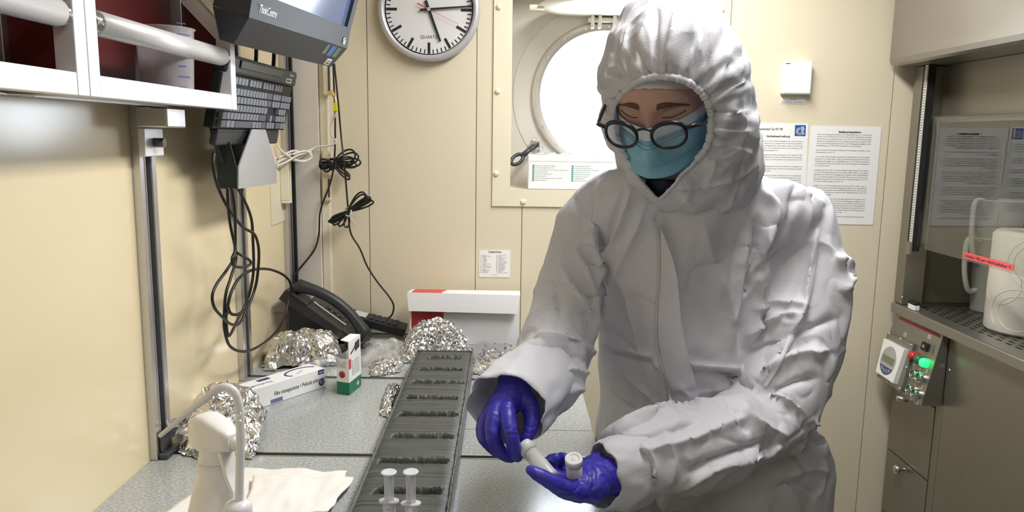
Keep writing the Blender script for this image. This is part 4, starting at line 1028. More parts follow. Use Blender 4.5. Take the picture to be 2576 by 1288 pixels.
def jug(c, hgt, r0, r1, label, hdir):
    t = thing('measuring_jug', c, label, 'jug', 'measuring jugs in the hood')
    c = Vector(c); th = 0.0022
    MB().lathe(c, [(0, 0), (r0, 0), (r0 + 0.002, 0.004), (r1, hgt), (r1 + 0.004, hgt + 0.001), (r1 + 0.003, hgt + 0.004), (r1 - th, hgt), (r0 - th, 0.006), (0, 0.004)], n=40).build('cup', pj, t)
    d_ = Vector(hdir).normalized(); zz = Vector((0, 0, 1))
    pts = [c + d_ * (r1 - 0.002) + zz * (hgt - 0.006), c + d_ * (r1 + 0.026) + zz * (hgt + 0.004), c + d_ * (r1 + 0.040) + zz * (hgt - 0.018), c + d_ * (r1 + 0.036) + zz * (hgt * 0.55), c + d_ * (r1 + 0.018) + zz * (hgt * 0.30), c + d_ * (r0 + (r1 - r0) * 0.25) + zz * (hgt * 0.30)]
    hb = MB()
    P_ = crom(pts, 7); sd = d_.cross(zz)
    hb.tube(P_, 0.0075, 8)
    hb.build('handle', pj, t)
    sp = MB(); e_ = -d_
    sp.add([c + e_ * (r1 - 0.004) + sd * 0.02 + zz * (hgt - 0.001), c + e_ * (r1 - 0.004) - sd * 0.02 + zz * (hgt - 0.001), c + e_ * (r1 + 0.018) + zz * (hgt + 0.004), c + e_ * (r1 - 0.002) + zz * (hgt - 0.03)], [(0, 2, 3), (1, 3, 2), (0, 3, 1)])
    sp.build('spout', pj, t)
    return t
jb = at_z(2490, 776, HZ - 0.0115); jb.y -= 0.035
jb = Vector((at_y(2492, 776, jb.y).x, jb.y, HZ - 0.0115))
hj = at_y(2470, 600, jb.y).z - jb.z
jug(jb, hj, 0.052, 0.062, 'translucent plastic measuring jug standing on the hood tray', (-1, -0.15, 0))
z2 = at_y(2470, 700, jb.y).z - 0.06
jug(Vector((jb.x, jb.y, jb.z + 0.085)), at_y(2470, 505, jb.y).z - jb.z - 0.085, 0.046, 0.0585, 'translucent plastic measuring jug stacked inside another jug', (-1, -0.25, 0))
rc_ = at_z(2540, 826, HZ - 0.0115)
pr_ = thing('paper_towel_roll', (0, 0, HZ), 'large white embossed paper towel roll standing in the fume hood', 'paper roll')
RR = 0.096; cx_ = Vector((at_y(2508, 700, 1.97).x + RR * 0.93, 1.97, HZ - 0.0115))
pr_.location = cx_
hr = at_y(2540, 590, 1.90).z - cx_.z
M_roll = mat('paper_roll', (234, 230, 222), 0.85, var=0.03, bump=0.3, bscale=120)
rl = MB().lathe(cx_, [(0.022, 0.0005), (RR - 0.006, 0.0005), (RR, 0.008), (RR, hr - 0.010), (RR - 0.008, hr), (0.024, hr - 0.001), (0.022, hr - 0.006), (0.022, 0.0005)], n=56).build('roll', M_roll, pr_)
em = MB()
for (zc2, ph, rr_) in ((0.06, 3.9, 0.07), (0.06, 3.9, 0.05), (0.19, 4.3, 0.06), (0.19, 4.3, 0.075), (0.13, 3.3, 0.06), (0.11, 4.9, 0.06)):
    pts = []
    for k in range(25):
        u_ = 2 * PI * k / 24; a_ = ph + rr_ / RR * math.cos(u_); z_ = cx_.z + zc2 + rr_ * 0.9 * math.sin(u_)
        if cx_.z + 0.01 < z_ < cx_.z + hr - 0.012: pts.append(Vector((cx_.x + (RR + 0.0002) * math.cos(a_), cx_.y + (RR + 0.0002) * math.sin(a_), z_)))
        elif len(pts) > 2: em.tube(pts, 0.0008, 5); pts = []
        else: pts = []
    if len(pts) > 2: em.tube(pts, 0.0008, 5)
em.build('embossing', mat('emboss_grey', (222, 219, 212), 0.85), rl)
# ================================================================== things on the bench
# ---- sediment core in its liner
ZS = ZB + 0.052
cb0 = at_z(1003, 1288, ZS); cb1 = at_z(1119, 884, ZS)
ax = (cb1 - cb0); ax.z = 0; ax.normalize(); cs = Vector((ax.y, -ax.x, 0))
CWD = 0.146
start = cb0 - ax * 0.42; LC = (cb1 - start).dot(ax)
core = thing('sediment_core', Vector((start.x, start.y, ZB)) + ax * LC / 2, 'long opened dark grey sediment core with a row of cut sampling slots, on the bench', 'sediment core')
slots = []
for (xa, xb_, py) in ((1072, 1159, 900), (1053, 1160, 929), (1033, 1165, 962), (1021, 1149, 1001), (1003, 1149, 1043), (986, 1139, 1098), (953, 1126, 1160), (940, 1111, 1236), (915, 1095, 1330)):
    a, b = at_z(xa, py, ZS), at_z(xb_, py, ZS)
    slots.append(((a + b) / 2 - start, (b - a).length / 2))
nx, ny = 64, 620
U = np.linspace(-0.5, 0.5, nx); V = np.linspace(0, 1, ny)
uu, vv = np.meshgrid(U * (CWD - 0.008), V * LC, indexing='xy')
zz = np.zeros_like(uu)
pts1 = np.stack([uu.ravel() * 2.0, vv.ravel() * 260, np.zeros(uu.size)], 1)
zz += 0.0007 * pnoise(pts1).reshape(uu.shape)
pts2 = np.stack([uu.ravel() * 18, vv.ravel() * 40, np.ones(uu.size)], 1)
zz += 0.0008 * pnoise(pts2).reshape(uu.shape)
sidef = np.clip((np.abs(uu) - (CWD / 2 - 0.02)) / 0.018, 0, 1)
zz -= 0.004 * sidef ** 2
rag = pnoise(np.stack([uu.ravel() * 90, vv.ravel() * 90, np.full(uu.size, 3.3)], 1)).reshape(uu.shape)
rag2 = pnoise(np.stack([uu.ravel() * 260, vv.ravel() * 260, np.full(uu.size, 7.3)], 1)).reshape(uu.shape)
for (c, hw) in slots:
    cv_, cu_ = c.dot(ax), c.dot(cs)
    half = 0.0115
    du = np.clip((hw - np.abs(uu - cu_) + rag * 0.004) / 0.006, 0, 1)
    dv = np.clip((half - np.abs(vv - cv_) + rag * 0.004 + rag2 * 0.002) / 0.004, 0, 1)
    m_ = du * dv
    zz -= m_ * (0.021 + 0.006 * rag + 0.003 * rag2)
    # raised torn lip
    lip = np.exp(-((vv - cv_ - half * 1.15) / 0.003) ** 2) * du + np.exp(-((vv - cv_ + half * 1.15) / 0.003) ** 2) * du
    zz += lip * 0.0016 * (1 + rag)
Pg = [[start + cs * float(uu[j, i]) + ax * float(vv[j, i]) + Vector((0, 0, ZS + float(zz[j, i]) - start.z)) for i in range(nx)] for j in range(ny)]
M_sed = bpy.data.materials.new('grey_sediment'); M_sed.use_nodes = True
def sed_nodes():
    nt = M_sed.node_tree; N = nt.nodes; L = nt.links; b = N['Principled BSDF']
    tc = N.new('ShaderNodeTexCoord'); mp_ = N.new('ShaderNodeMapping')
    mp_.inputs['Rotation'].default_value = (0, 0, math.atan2(ax.x, ax.y))
    mp_.inputs['Scale'].default_value = (4, 150, 4)
    L.new(tc.outputs['Object'], mp_.inputs['Vector'])
    n1 = N.new('ShaderNodeTexNoise'); n1.inputs['Scale'].default_value = 1.0; n1.inputs['Detail'].default_value = 4
    L.new(mp_.outputs[0], n1.inputs['Vector'])
    cr = N.new('ShaderNodeValToRGB'); e = cr.color_ramp.elements
    e[0].position = 0.3; e[0].color = (*lin((46, 49, 49)), 1); e[1].position = 0.72; e[1].color = (*lin((86, 90, 87)), 1)
    L.new(n1.outputs['Fac'], cr.inputs[0]); L.new(cr.outputs[0], b.inputs['Base Color'])
    b.inputs['Roughness'].default_value = 0.45
    n2 = N.new('ShaderNodeTexNoise'); n2.inputs['Scale'].default_value = 220; L.new(tc.outputs['Object'], n2.inputs['Vector'])
    bp = N.new('ShaderNodeBump'); bp.inputs['Strength'].default_value = 0.35; bp.inputs['Distance'].default_value = 0.001
    L.new(n2.outputs['Fac'], bp.inputs['Height']); L.new(bp.outputs[0], b.inputs['Normal'])
sed_nodes()
MB().grid(Pg, smooth=True).build('sediment', M_sed, core)
M_liner = mat('muddy_liner', (84, 88, 88), 0.3, var=0.35, vscale=40, bump=0.3, bscale=150)
for s_ in (-1, 1):
    o_ = start + cs * (s_ * CWD / 2); z0 = Vector((0, 0, ZB + 0.001 - start.z)); rows_ = []
    for (off, hh) in ((0.0, 0.0), (0.0, 0.051), (-0.0015 * s_, 0.0535), (-0.004 * s_, 0.052), (-0.0045 * s_, 0.030)):
        rows_.append([o_ + ax * (LC * k / 300) + cs * (off + 0.0012 * float(pnoise([[k * 0.31, s_ * 5.1, hh * 40]])[0])) + z0 + Vector((0, 0, hh + (0.0035 * float(pnoise([[k * 0.45, 9.0 * s_, 1.7]])[0]) if hh > 0.04 else 0))) for k in range(301)])
    MB().grid(rows_, smooth=True).build('liner_wall', M_liner, core)
ew = MB(); e0 = start + ax * LC
ew.hexa([e0 + cs * a_ + ax * b_ + Vector((0, 0, ZB + c_ - start.z)) for c_ in (0.001, 0.054) for a_, b_ in ((-CWD / 2, 0), (CWD / 2, 0), (CWD / 2, 0.003), (-CWD / 2, 0.003))]).build('end_cap', M_liner, core)
bf = MB(); bf.hexa([start + cs * a_ + ax * b_ + Vector((0, 0, ZB + c_ - start.z)) for c_ in (0.001, 0.028) for a_, b_ in ((-CWD / 2 + 0.005, 0), (CWD / 2 - 0.005, 0), (CWD / 2 - 0.005, LC), (-CWD / 2 + 0.005, LC))]).build('liner_floor', M_liner, core)

# ---- syringes standing in the core
M_syr = bpy.data.materials.new('milky_syringe'); M_syr.use_nodes = True; pp_nodes(M_syr, (232, 234, 240), 0.62)
def syringe(px, py_top, py_fl, Y, label):
    top = at_y(px, py_top, Y); fl_ = at_y(px + 1, py_fl, Y)
    x_, y_ = (top.x + fl_.x) / 2, Y
    t = thing('syringe', (x_, y_, ZS - 0.012), label, 'syringe', 'syringes pushed into the core')
    MB().lathe((x_, y_, top.z - 0.0025), [(0, 0), (0.0102, 0), (0.0110, 0.001), (0.0102, 0.0025), (0.007, 0.0018), (0.0, 0.0018)], n=28).build('plunger_head', M_syr, t)
    rd = MB()
    for q in (0, PI / 2): rd.box((x_, y_, (top.z - 0.003 + ZS) / 2), (0.0135 if q == 0 else 0.0016, 0.0016 if q == 0 else 0.0135, top.z - 0.003 - ZS))
    rd.build('plunger_rod', M_syr, t)
    zf = fl_.z
    f_ = MB(); n = 28
    def fr(a): return 0.0102 + 0.0038 * abs(math.cos(a)) ** 2
    ring = [Vector((x_ + fr(2 * PI * k / n) * math.cos(2 * PI * k / n), y_ + fr(2 * PI * k / n) * 0.86 * math.sin(2 * PI * k / n), zf)) for k in range(n)]
    f_.prism(ring, (0, 0, 0.0022)); f_.build('finger_flange', M_syr, t)
    MB().lathe((x_, y_, 0), [(0.0085, ZS - 0.012), (0.0085, zf), (0.0074, zf), (0.0074, ZS - 0.012)], n=28).build('barrel', M_syr, t)
    mk = MB()
    for k in range(5):
        z_ = zf - 0.008 - 0.006 * k
        mk.add([Vector((x_ + 0.0087 * math.cos(a), y_ + 0.0087 * math.sin(a), z_ + d_)) for d_ in (0, 0.0007) for a in (-1.9, -1.7, -1.5, -1.3)], [(0, 1, 5, 4), (1, 2, 6, 5), (2, 3, 7, 6)])
    mk.build('scale_marks', M_ink2, t)
    return t
syringe(978, 1186, 1262, 1.0, 'milky plastic syringe standing upright in the core, nearer the spray bottle')
syringe(1033, 1185, 1268, 0.995, 'milky plastic syringe standing upright in the core, nearer the gloved hands')

# ---- spray bottle
SYb = 0.88
nk = at_y(541, 1135, SYb); bxs, bys = nk.x, nk.y
M_bot = mat('bottle_white', (240, 238, 236), 0.35, var=0.01, sss=0.1)
sp = thing('spray_bottle', (bxs, bys, ZB), 'white trigger spray bottle standing on the paper towels', 'spray bottle')
zn = nk.z
bh = zn - 0.012 - ZB - 0.003
rn = 41 / ppm(nk)
prof = [(0, 0.0), (0.036, 0.0), (0.040, 0.004), (0.041, bh * 0.45), (0.038, bh * 0.62), (0.029, bh * 0.80), (rn * 1.06, bh * 0.93), (rn * 0.98, bh), (rn * 0.9, bh)]
MB().lathe((bxs, bys, ZB + 0.003), prof, n=40).build('bottle', M_bot, sp)
MB().lathe((bxs, bys, zn - 0.0118), [(rn * 0.8, 0), (rn * 1.0, 0.0005), (rn * 1.02, 0.004), (rn * 0.94, 0.005), (rn * 0.93, 0.013), (rn * 0.90, 0.022), (rn * 0.6, 0.024)], n=36).build('collar', M_bot, sp)
hdv = Vector((0.85, -0.52, 0)).normalized(); hsd = Vector((0, 0, 1)).cross(hdv)
hz0 = zn - 0.003
def hp(a_, b_, c_): return Vector((bxs, bys, hz0)) + hdv * a_ + hsd * b_ + Vector((0, 0, c_))
secs = [(-0.034, 0.008, 0.018, 0.034), (-0.031, 0.014, 0.010, 0.041), (-0.018, 0.0165, 0.002, 0.048), (-0.006, 0.017, 0.000, 0.049), (0.012, 0.0165, 0.004, 0.044), (0.026, 0.013, 0.010, 0.038), (0.038, 0.010, 0.013, 0.033)]
hm_ = MB(); rws = []
for (a_, w_, z0_, z1_) in secs:
    rws.append([hp(a_, w_ * math.copysign(abs(math.cos(t)) ** 0.5, math.cos(t)), (z0_ + z1_) / 2 + (z1_ - z0_) / 2 * math.copysign(abs(math.sin(t)) ** 0.5, math.sin(t))) for t in [2 * PI * k / 24 for k in range(25)]])
hm_.grid(rws, smooth=True); hm_.add(rws[0][:-1], [list(range(24))]); hm_.add(rws[-1][:-1], [list(range(24))])
hm_.build('spray_head', M_bot, sp)
MB().cyl(hp(0.036, 0, 0.022), hp(0.047, 0, 0.022), 0.0085, 18, 0.0075).build('nozzle', M_bot, sp)
tr_ = MB(); tp_ = [hp(0.018, 0, 0.010), hp(0.024, 0, -0.006), hp(0.028, 0, -0.020), hp(0.036, 0, -0.036)]
P_ = crom(tp_, 5); rws = []
for i, p in enumerate(P_):
    w_ = 0.0105 - 0.003 * i / len(P_); rws.append([p + hsd * w_ - hdv * 0.0025, p + hsd * w_ * 0.9 + hdv * 0.003, p - hsd * w_ * 0.9 + hdv * 0.003, p - hsd * w_ - hdv * 0.0025, p + hsd * w_ - hdv * 0.0025])
tr_.grid(rws, smooth=False); tr_.add(rws[0][:4], [(0, 1, 2, 3)]); tr_.add(rws[-1][:4], [(0, 1, 2, 3)]); tr_.build('trigger', M_bot, sp)

# ---- wash bottle with bent tube
WY = 0.79
wc_ = at_y(598, 1276, WY)
wb_ = thing('wash_bottle', (wc_.x, WY, ZB), 'milky wash bottle with long bent delivery tube in front of the spray bottle', 'wash bottle')
M_milky = bpy.data.materials.new('milky_plastic'); M_milky.use_nodes = True; pp_nodes(M_milky, (238, 238, 242), 0.80)
ctop = at_y(598, 1257, WY).z
rc2 = 35 / ppm(wc_)
MB().lathe((wc_.x, WY, ctop), [(0, 0.0), (0.0060, 0.0), (0.0095, -0.002), (rc2 * 0.86, -0.004), (rc2, -0.008), (rc2, -0.026), (rc2 * 0.8, -0.028)], n=32).build('cap', M_milky, wb_)
hb_ = ctop - 0.026 - ZB - 0.003
MB().lathe((wc_.x, WY, ZB + 0.003), [(0, 0), (0.030, 0), (0.034, 0.004), (0.034, hb_ * 0.72), (0.026, hb_ * 0.9), (rc2 * 0.82, hb_ * 0.97), (rc2 * 0.8, hb_)], n=36).build('bottle', M_milky, wb_)
tp_ = [at_y(*p) for p in ((602, 1258, WY), (603, 1200, WY), (605, 1120, WY), (604, 1060, WY), (600, 1015, WY), (588, 985, WY), (566, 974, WY), (542, 982, WY), (515, 1005, WY), (470, 1040, WY + 0.01), (432, 1072, WY + 0.02), (403, 1096, WY + 0.03))]
cr2 = crom(tp_, 7); m_n = len(cr2)
MB().tube(cr2, [0.0046 - 0.0022 * max(0, (k - m_n * 0.55) / (m_n * 0.45)) for k in range(m_n)], 12).build('delivery_tube', M_milky, wb_)

# ---- paper towels
def towel(name, poly, z, seed, label):
    q = [at_z(px, py, z) for px, py in poly]                     # tl, tr, br, bl
    n_ = 34; rows_ = []
    for j in range(n_):
        v = j / (n_ - 1); row = []
        for i in range(n_):
            u = i / (n_ - 1)
            p = q[0].lerp(q[1], u).lerp(q[3].lerp(q[2], u), v)
            wv = float(pnoise([[u * 3 + seed, v * 3, seed * 1.3]])[0]); w2 = float(pnoise([[u * 8 + seed, v * 2.2, 4.2]])[0])
            p.z = z + 0.0045 + 0.0045 * wv + 0.0022 * w2
            p.x += 0.004 * float(pnoise([[v * 5, seed, 0.5]])[0]); p.y += 0.004 * float(pnoise([[u * 5, seed, 2.5]])[0])
            row.append(p)
        rows_.append(row)
    top = MB().grid(rows_, smooth=True)
    low = [[p - Vector((0, 0, 0.0012)) for p in r] for r in rows_]
    top.grid(low, smooth=True, flip=True)
    for e1_, e2_ in ((rows_[0], low[0]), (rows_[-1], low[-1]), ([r[0] for r in rows_], [r[0] for r in low]), ([r[-1] for r in rows_], [r[-1] for r in low])): top.grid([e1_, e2_], smooth=False)
    o = top.build(name, mat('tissue', (230, 228, 225), 0.9, var=0.02, bump=0.25, bscale=180)); tag(o, label, 'paper towel'); return o
towel('paper_towel', ((560, 1178), (876, 1190), (800, 1330), (395, 1310)), ZB + 0.001, 1.0, 'folded white paper towel lying under the spray bottle')
towel('paper_towel', ((640, 1200), (893, 1206), (828, 1295), (600, 1330)), ZB + 0.009, 2.0, 'upper white paper towel with its corner pointing at the core')

# ---- boxes
def obox(c0, c1, hgt, wid):
    """frame of a box on the bench from its near bottom edge c0->c1; width goes away from the camera"""
    d_ = (c1 - c0); d_.z = 0; L_ = d_.length; d_.normalize(); s_ = Vector((-d_.y, d_.x, 0))
    if s_.y < 0: s_ = -s_
    return d_, s_, L_
M_card = mat('white_card', (240, 240, 242), 0.5, var=0.015)
M_navy = mat('navy_print', (44, 50, 130), 0.5)
c1_ = at_z(819, 973, ZB); cL = at_z(669, 1023, ZB)
d_, s_, _ = obox(cL, c1_, 0, 0)
c0_ = c1_ - d_ * 0.31
hgt = at_y(821, 927, c1_.y).z - ZB; wid = 0.058
cf = thing('cling_film_box', c0_ + d_ * 0.155, 'long white cling film box with blue print under crumpled foil', 'box')
def bp(a_, b_, c_): return Vector((c0_.x, c0_.y, ZB + 0.001)) + d_ * a_ + s_ * b_ + Vector((0, 0, c_))
MB().hexa([bp(a_, b_, c_) for c_ in (0, hgt) for a_, b_ in ((0, 0), (0.31, 0), (0.31, wid), (0, wid))]).build('carton', M_card, cf)
zu = Vector((0, 0, 1))
text('product_text', 'Film transparente • Película aderente', 0.0135, bp(0.162, 0, 0.0175), d_, zu, M_ink, cf, width=0.144, bold=0.0001)
text('product_text', 'Verahoudfolie', 0.014, bp(0.172, wid * 0.40, hgt), -d_, -s_, M_navy, cf, width=0.075)
for (a0, m_) in ((0.110, 0),):
    for k in range(11): MB().hexa([bp(0.104 + k * 0.0035, -0.0004, c_) + d_ * e_ for c_ in (-0.0002 + 0.002, 0.011) for e_ in (0,)] * 1 if False else [bp(0.152 + k * 0.003 + e_, -f_, c_) for c_ in (0.0015, 0.0105) for e_, f_ in ((0, 0.0005), (0.0018, 0.0005), (0.0018, 0.0001), (0, 0.0001))]).build('barcode_bar', M_navy, cf)
for k in range(11): MB().hexa([bp(0.150 + k * 0.003 + e_, wid * f_, hgt + c_) for c_ in (0.0001, 0.0005) for e_, f_ in ((0, 0.62), (0.0018, 0.62), (0.0018, 0.86), (0, 0.86))]).build('barcode_bar', M_navy, cf)
arc = MB(); ring = [bp(0.258 + 0.045 * math.cos(t), wid * (0.42 + 0.44 * math.sin(t)), hgt + 0.0006) for t in [PI * (0.05 + 1.15 * k / 24) for k in range(25)]]
ring2 = [bp(0.258 + 0.040 * math.cos(t), wid * (0.42 + 0.36 * math.sin(t)), hgt + 0.0006) for t in [PI * (0.05 + 1.15 * k / 24) for k in range(25)]]
arc.grid([ring, ring2], smooth=False); arc.build('swirl_print', M_navy, cf)
MB().hexa([bp(a_, wid * b_, hgt + c_) for c_ in (0.0002, 0.0006) for a_, b_ in ((0.235, 0.30), (0.262, 0.52), (0.268, 0.46), (0.240, 0.22))]).build('roll_print', mat('print_grey', (196, 198, 202), 0.5), cf)
lgq = MB().hexa([bp(a_, -b_, c_) for c_ in (0.034, 0.0445) for a_, b_ in ((0.288, 0.0006), (0.306, 0.0006), (0.306, 0.0001), (0.288, 0.0001))]).build('logo_field', M_navy, cf)
text('logo_text', 'aro', 0.010, bp(0.2905, -0.0007, 0.0365), d_, zu, M_white, cf)
MB().lathe(bp(0.298, 0, 0.014), [(0.009, 0), (0.009, 0.0005), (0, 0.0005)], axis=-s_, n=28).build('size_badge', M_navy, cf)
text('badge_text', '60 m x', 0.0045, bp(0.298, -0.0006, 0.0150), d_, zu, M_white, cf, 'CENTER'); text('badge_text', '29 cm', 0.0045, bp(0.298, -0.0006, 0.0100), d_, zu, M_white, cf, 'CENTER')

# ---- small upright box with open flap
m0, mL, mR = at_z(879, 995, ZB), at_z(848, 990, ZB), at_z(909, 970, ZB)
dl_, dr_ = (mL - m0), (mR - m0); dl_.z = dr_.z = 0
hM = at_y(879, 906, m0.y).z - ZB
vb = thing('medicine_box', m0, 'small upright white and green carton with open lid flap between film box and core', 'box')
dr_ = dr_.normalized() * 0.050 if dr_.length < 0.02 else dr_
def vp(a_, b_, c_): return Vector((m0.x, m0.y, ZB + 0.001)) + dl_ * a_ + dr_ * b_ + Vector((0, 0, c_))
hG = hM * 0.34
MB().hexa([vp(a_, b_, c_) for c_ in (0, hG) for a_, b_ in ((0, 0), (0, 1), (1, 1), (1, 0))]).build('green_base', mat('box_green', (22, 118, 88), 0.5, var=0.02), vb)
wl2 = MB()
for (pa, pb) in (((0, 0), (0, 1)), ((0, 1), (1, 1)), ((1, 1), (1, 0)), ((1, 0), (0, 0))):
    ia = [0.5 + (x - 0.5) * 0.96 for x in pa]; ib = [0.5 + (x - 0.5) * 0.96 for x in pb]
    wl2.hexa([vp(a_, b_, c_) for c_ in (hG + 0.0002, hM) for a_, b_ in (pa, pb, ib, ia)])
wl2.build('carton', M_card, vb)
fz = hM + 0.0005; flp = vp(0, 0, fz); 
MB().hexa([vp(a_, b_, fz) + zu * c_ for c_ in (0, 0.040) for a_, b_ in ((0, 0.02), (0, 0.98), (0.06, 0.98), (0.06, 0.02))]).build('lid_flap', M_card, vb)
MB().hexa([vp(a_, b_, fz + 0.0402 + c_) for c_ in (0, 0.0012) for a_, b_ in ((0, 0.02), (0, 0.98), (0.75, 0.9), (0.75, 0.1))]).build('lid_tab', M_card, vb)
nL = dl_.cross(zu).normalized(); nL = nL if nL.y < 0 else -nL          # outward of the left face
nR = dr_.cross(zu).normalized(); nR = nR if nR.dot(dl_) < 0 else -nR
dU = dl_.normalized(); rU = dr_.normalized()
def lf(a_, c_): return vp(a_, 0, c_) + nL * 0.0004
def rf(b_, c_): return vp(0, b_, c_) + nR * 0.0004
MB().lathe(lf(0.55, hG + 0.018), [(0.0082, 0), (0.0082, 0.0003), (0, 0.0003)], axis=nL, n=24).build('red_dot', mat('dot_red', (176, 40, 44), 0.5), vb)
for k in range(7):
    for jj in range(2):
        text('print_line', ['SCIENTIFIC', 'LOT 2104', 'ref. 7412', 'sterile', 'Made in', '10 x 5 ml', 'EXP 2025'][k], 0.0042, lf(0.9 - 0.12 * k * 0.9, hG + 0.034 + 0.022 * jj), zu, dU, M_ink2, vb)
MB().prism([rf(b_, c_) for b_, c_ in ((0.0, hM * 0.72), (0.16, hM * 0.72), (0.16, hM * 0.99), (0.0, hM * 0.99))], nR * 0.0003).build('red_corner', mat('corner_red', (206, 50, 70), 0.5), vb)
MB().prism([rf(b_, c_) for b_, c_ in ((0.25, hG + 0.012), (0.85, hG + 0.012), (0.85, hM * 0.92), (0.25, hM * 0.92))], nR * 0.0002).build('leaf_print', mat('print_pale', (205, 208, 204), 0.6, var=0.2, vscale=60), vb)
MB().prism([vp(-0.02, b_, fz + c_) for b_, c_ in ((0.50, 0.010), (0.86, 0.014), (0.86, 0.034), (0.5, 0.030))], nR * 0.0004).build('photo_print', mat('print_dark', (44, 44, 52), 0.5, var=0.4, vscale=80), vb)
MB().prism([vp(-0.025, b_, fz + c_) for b_, c_ in ((0.16, 0.008), (0.50, 0.020), (0.50, 0.024), (0.16, 0.013))], nR * 0.0003).build('spatula_print', M_ink, vb)
MB().prism([rf(0.70, hG * 0.25), rf(0.82, hG * 0.45), rf(0.70, hG * 0.72), rf(0.58, hG * 0.45)], nR * 0.0003).build('emblem', mat('emblem_pale', (210, 190, 160), 0.5), vb)

# ---- foil carton with red field, near the back wall
fa = at_z(1028, 833, ZB); fb = at_z(1305, 837, ZB)
FYb = 2.16
x0_, x1_ = at_y(1030, 790, FYb).x, at_y(1306, 800, FYb).x
fzt = at_y(1170, 745, FYb).z
fb_ = thing('foil_carton', ((x0_ + x1_) / 2, FYb, ZB), 'white and red aluminium foil carton with its lid half open by the back wall', 'box')
WD = 0.075
cm_ = MB(); th = 0.002
cm_.span((x0_, FYb, ZB + 0.001), (x1_, FYb + th, fzt - 0.030)); cm_.span((x0_, FYb + WD, ZB + 0.001), (x1_, FYb + WD + th, fzt))
cm_.span((x0_, FYb + th, ZB + 0.001), (x0_ + th, FYb + WD, fzt - 0.002)); cm_.span((x1_ - th, FYb + th, ZB + 0.001), (x1_, FYb + WD, fzt - 0.002)); cm_.span((x0_ + th, FYb + th, ZB + 0.001), (x1_ - th, FYb + WD, ZB + 0.003))
cm_.build('carton', M_card, fb_)
M_red2 = mat('carton_red', (214, 66, 58), 0.45, var=0.02); M_red3 = mat('carton_dark_red', (170, 48, 52), 0.5, var=0.02)
xr = x0_ + (x1_ - x0_) * 0.31
MB().span((x0_ + 0.006, FYb - 0.0006, ZB + 0.002), (xr, FYb - 0.0001, fzt - 0.031)).build('red_field', M_red3, fb_)
zl0 = fzt + 0.001
y_f = FYb - 0.018
lid = MB()
lid.hexa([(x0_ - 0.003, y_f, zl0 + 0.010), (x1_ + 0.002, y_f, zl0 + 0.006), (x1_ + 0.002, FYb + WD, zl0), (x0_ - 0.003, FYb + WD, zl0), (x0_ - 0.003, y_f, zl0 + 0.0115), (x1_ + 0.002, y_f, zl0 + 0.0075), (x1_ + 0.002, FYb + WD, zl0 + 0.0015), (x0_ - 0.003, FYb + WD, zl0 + 0.0015)])
zf0 = at_y(1150, 783, y_f).z - zl0
lid.hexa([(x0_ + 0.001, y_f - 0.006, zl0 + zf0), (x1_ - 0.006, y_f - 0.006, zl0 + zf0 - 0.004), (x1_ - 0.006, y_f - 0.0045, zl0 + zf0 - 0.004), (x0_ + 0.001, y_f - 0.0045, zl0 + zf0),
          (x0_ - 0.004, y_f - 0.0012, zl0 + 0.0118), (x1_ + 0.002, y_f - 0.0012, zl0 + 0.0078), (x1_ + 0.002, y_f, zl0 + 0.0078), (x0_ - 0.004, y_f, zl0 + 0.0118)])
lid.build('lid', M_card, fb_)
MB().hexa([(x0_ + 0.008, y_f - 0.0001, zl0 + 0.0121), (xr - 0.004, y_f - 0.0001, zl0 + 0.0105), (xr + 0.004, FYb + WD - 0.001, zl0 + 0.0019), (x0_ + 0.008, FYb + WD - 0.001, zl0 + 0.0019),
          (x0_ + 0.008, y_f - 0.0001, zl0 + 0.0126), (xr - 0.004, y_f - 0.0001, zl0 + 0.0110), (xr + 0.004, FYb + WD - 0.001, zl0 + 0.0024), (x0_ + 0.008, FYb + WD - 0.001, zl0 + 0.0024)]).build('red_lid_field', M_red2, fb_)
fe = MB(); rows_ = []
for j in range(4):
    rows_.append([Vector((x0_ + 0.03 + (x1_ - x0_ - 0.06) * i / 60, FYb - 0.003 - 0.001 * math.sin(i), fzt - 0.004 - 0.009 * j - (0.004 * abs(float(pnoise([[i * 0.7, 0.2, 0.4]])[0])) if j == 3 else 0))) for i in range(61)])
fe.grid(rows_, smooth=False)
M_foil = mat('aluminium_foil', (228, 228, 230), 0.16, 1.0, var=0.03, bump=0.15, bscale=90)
fe.build('foil_edge', mat('foil_shadow', (150, 138, 130), 0.3, 0.9), fb_)

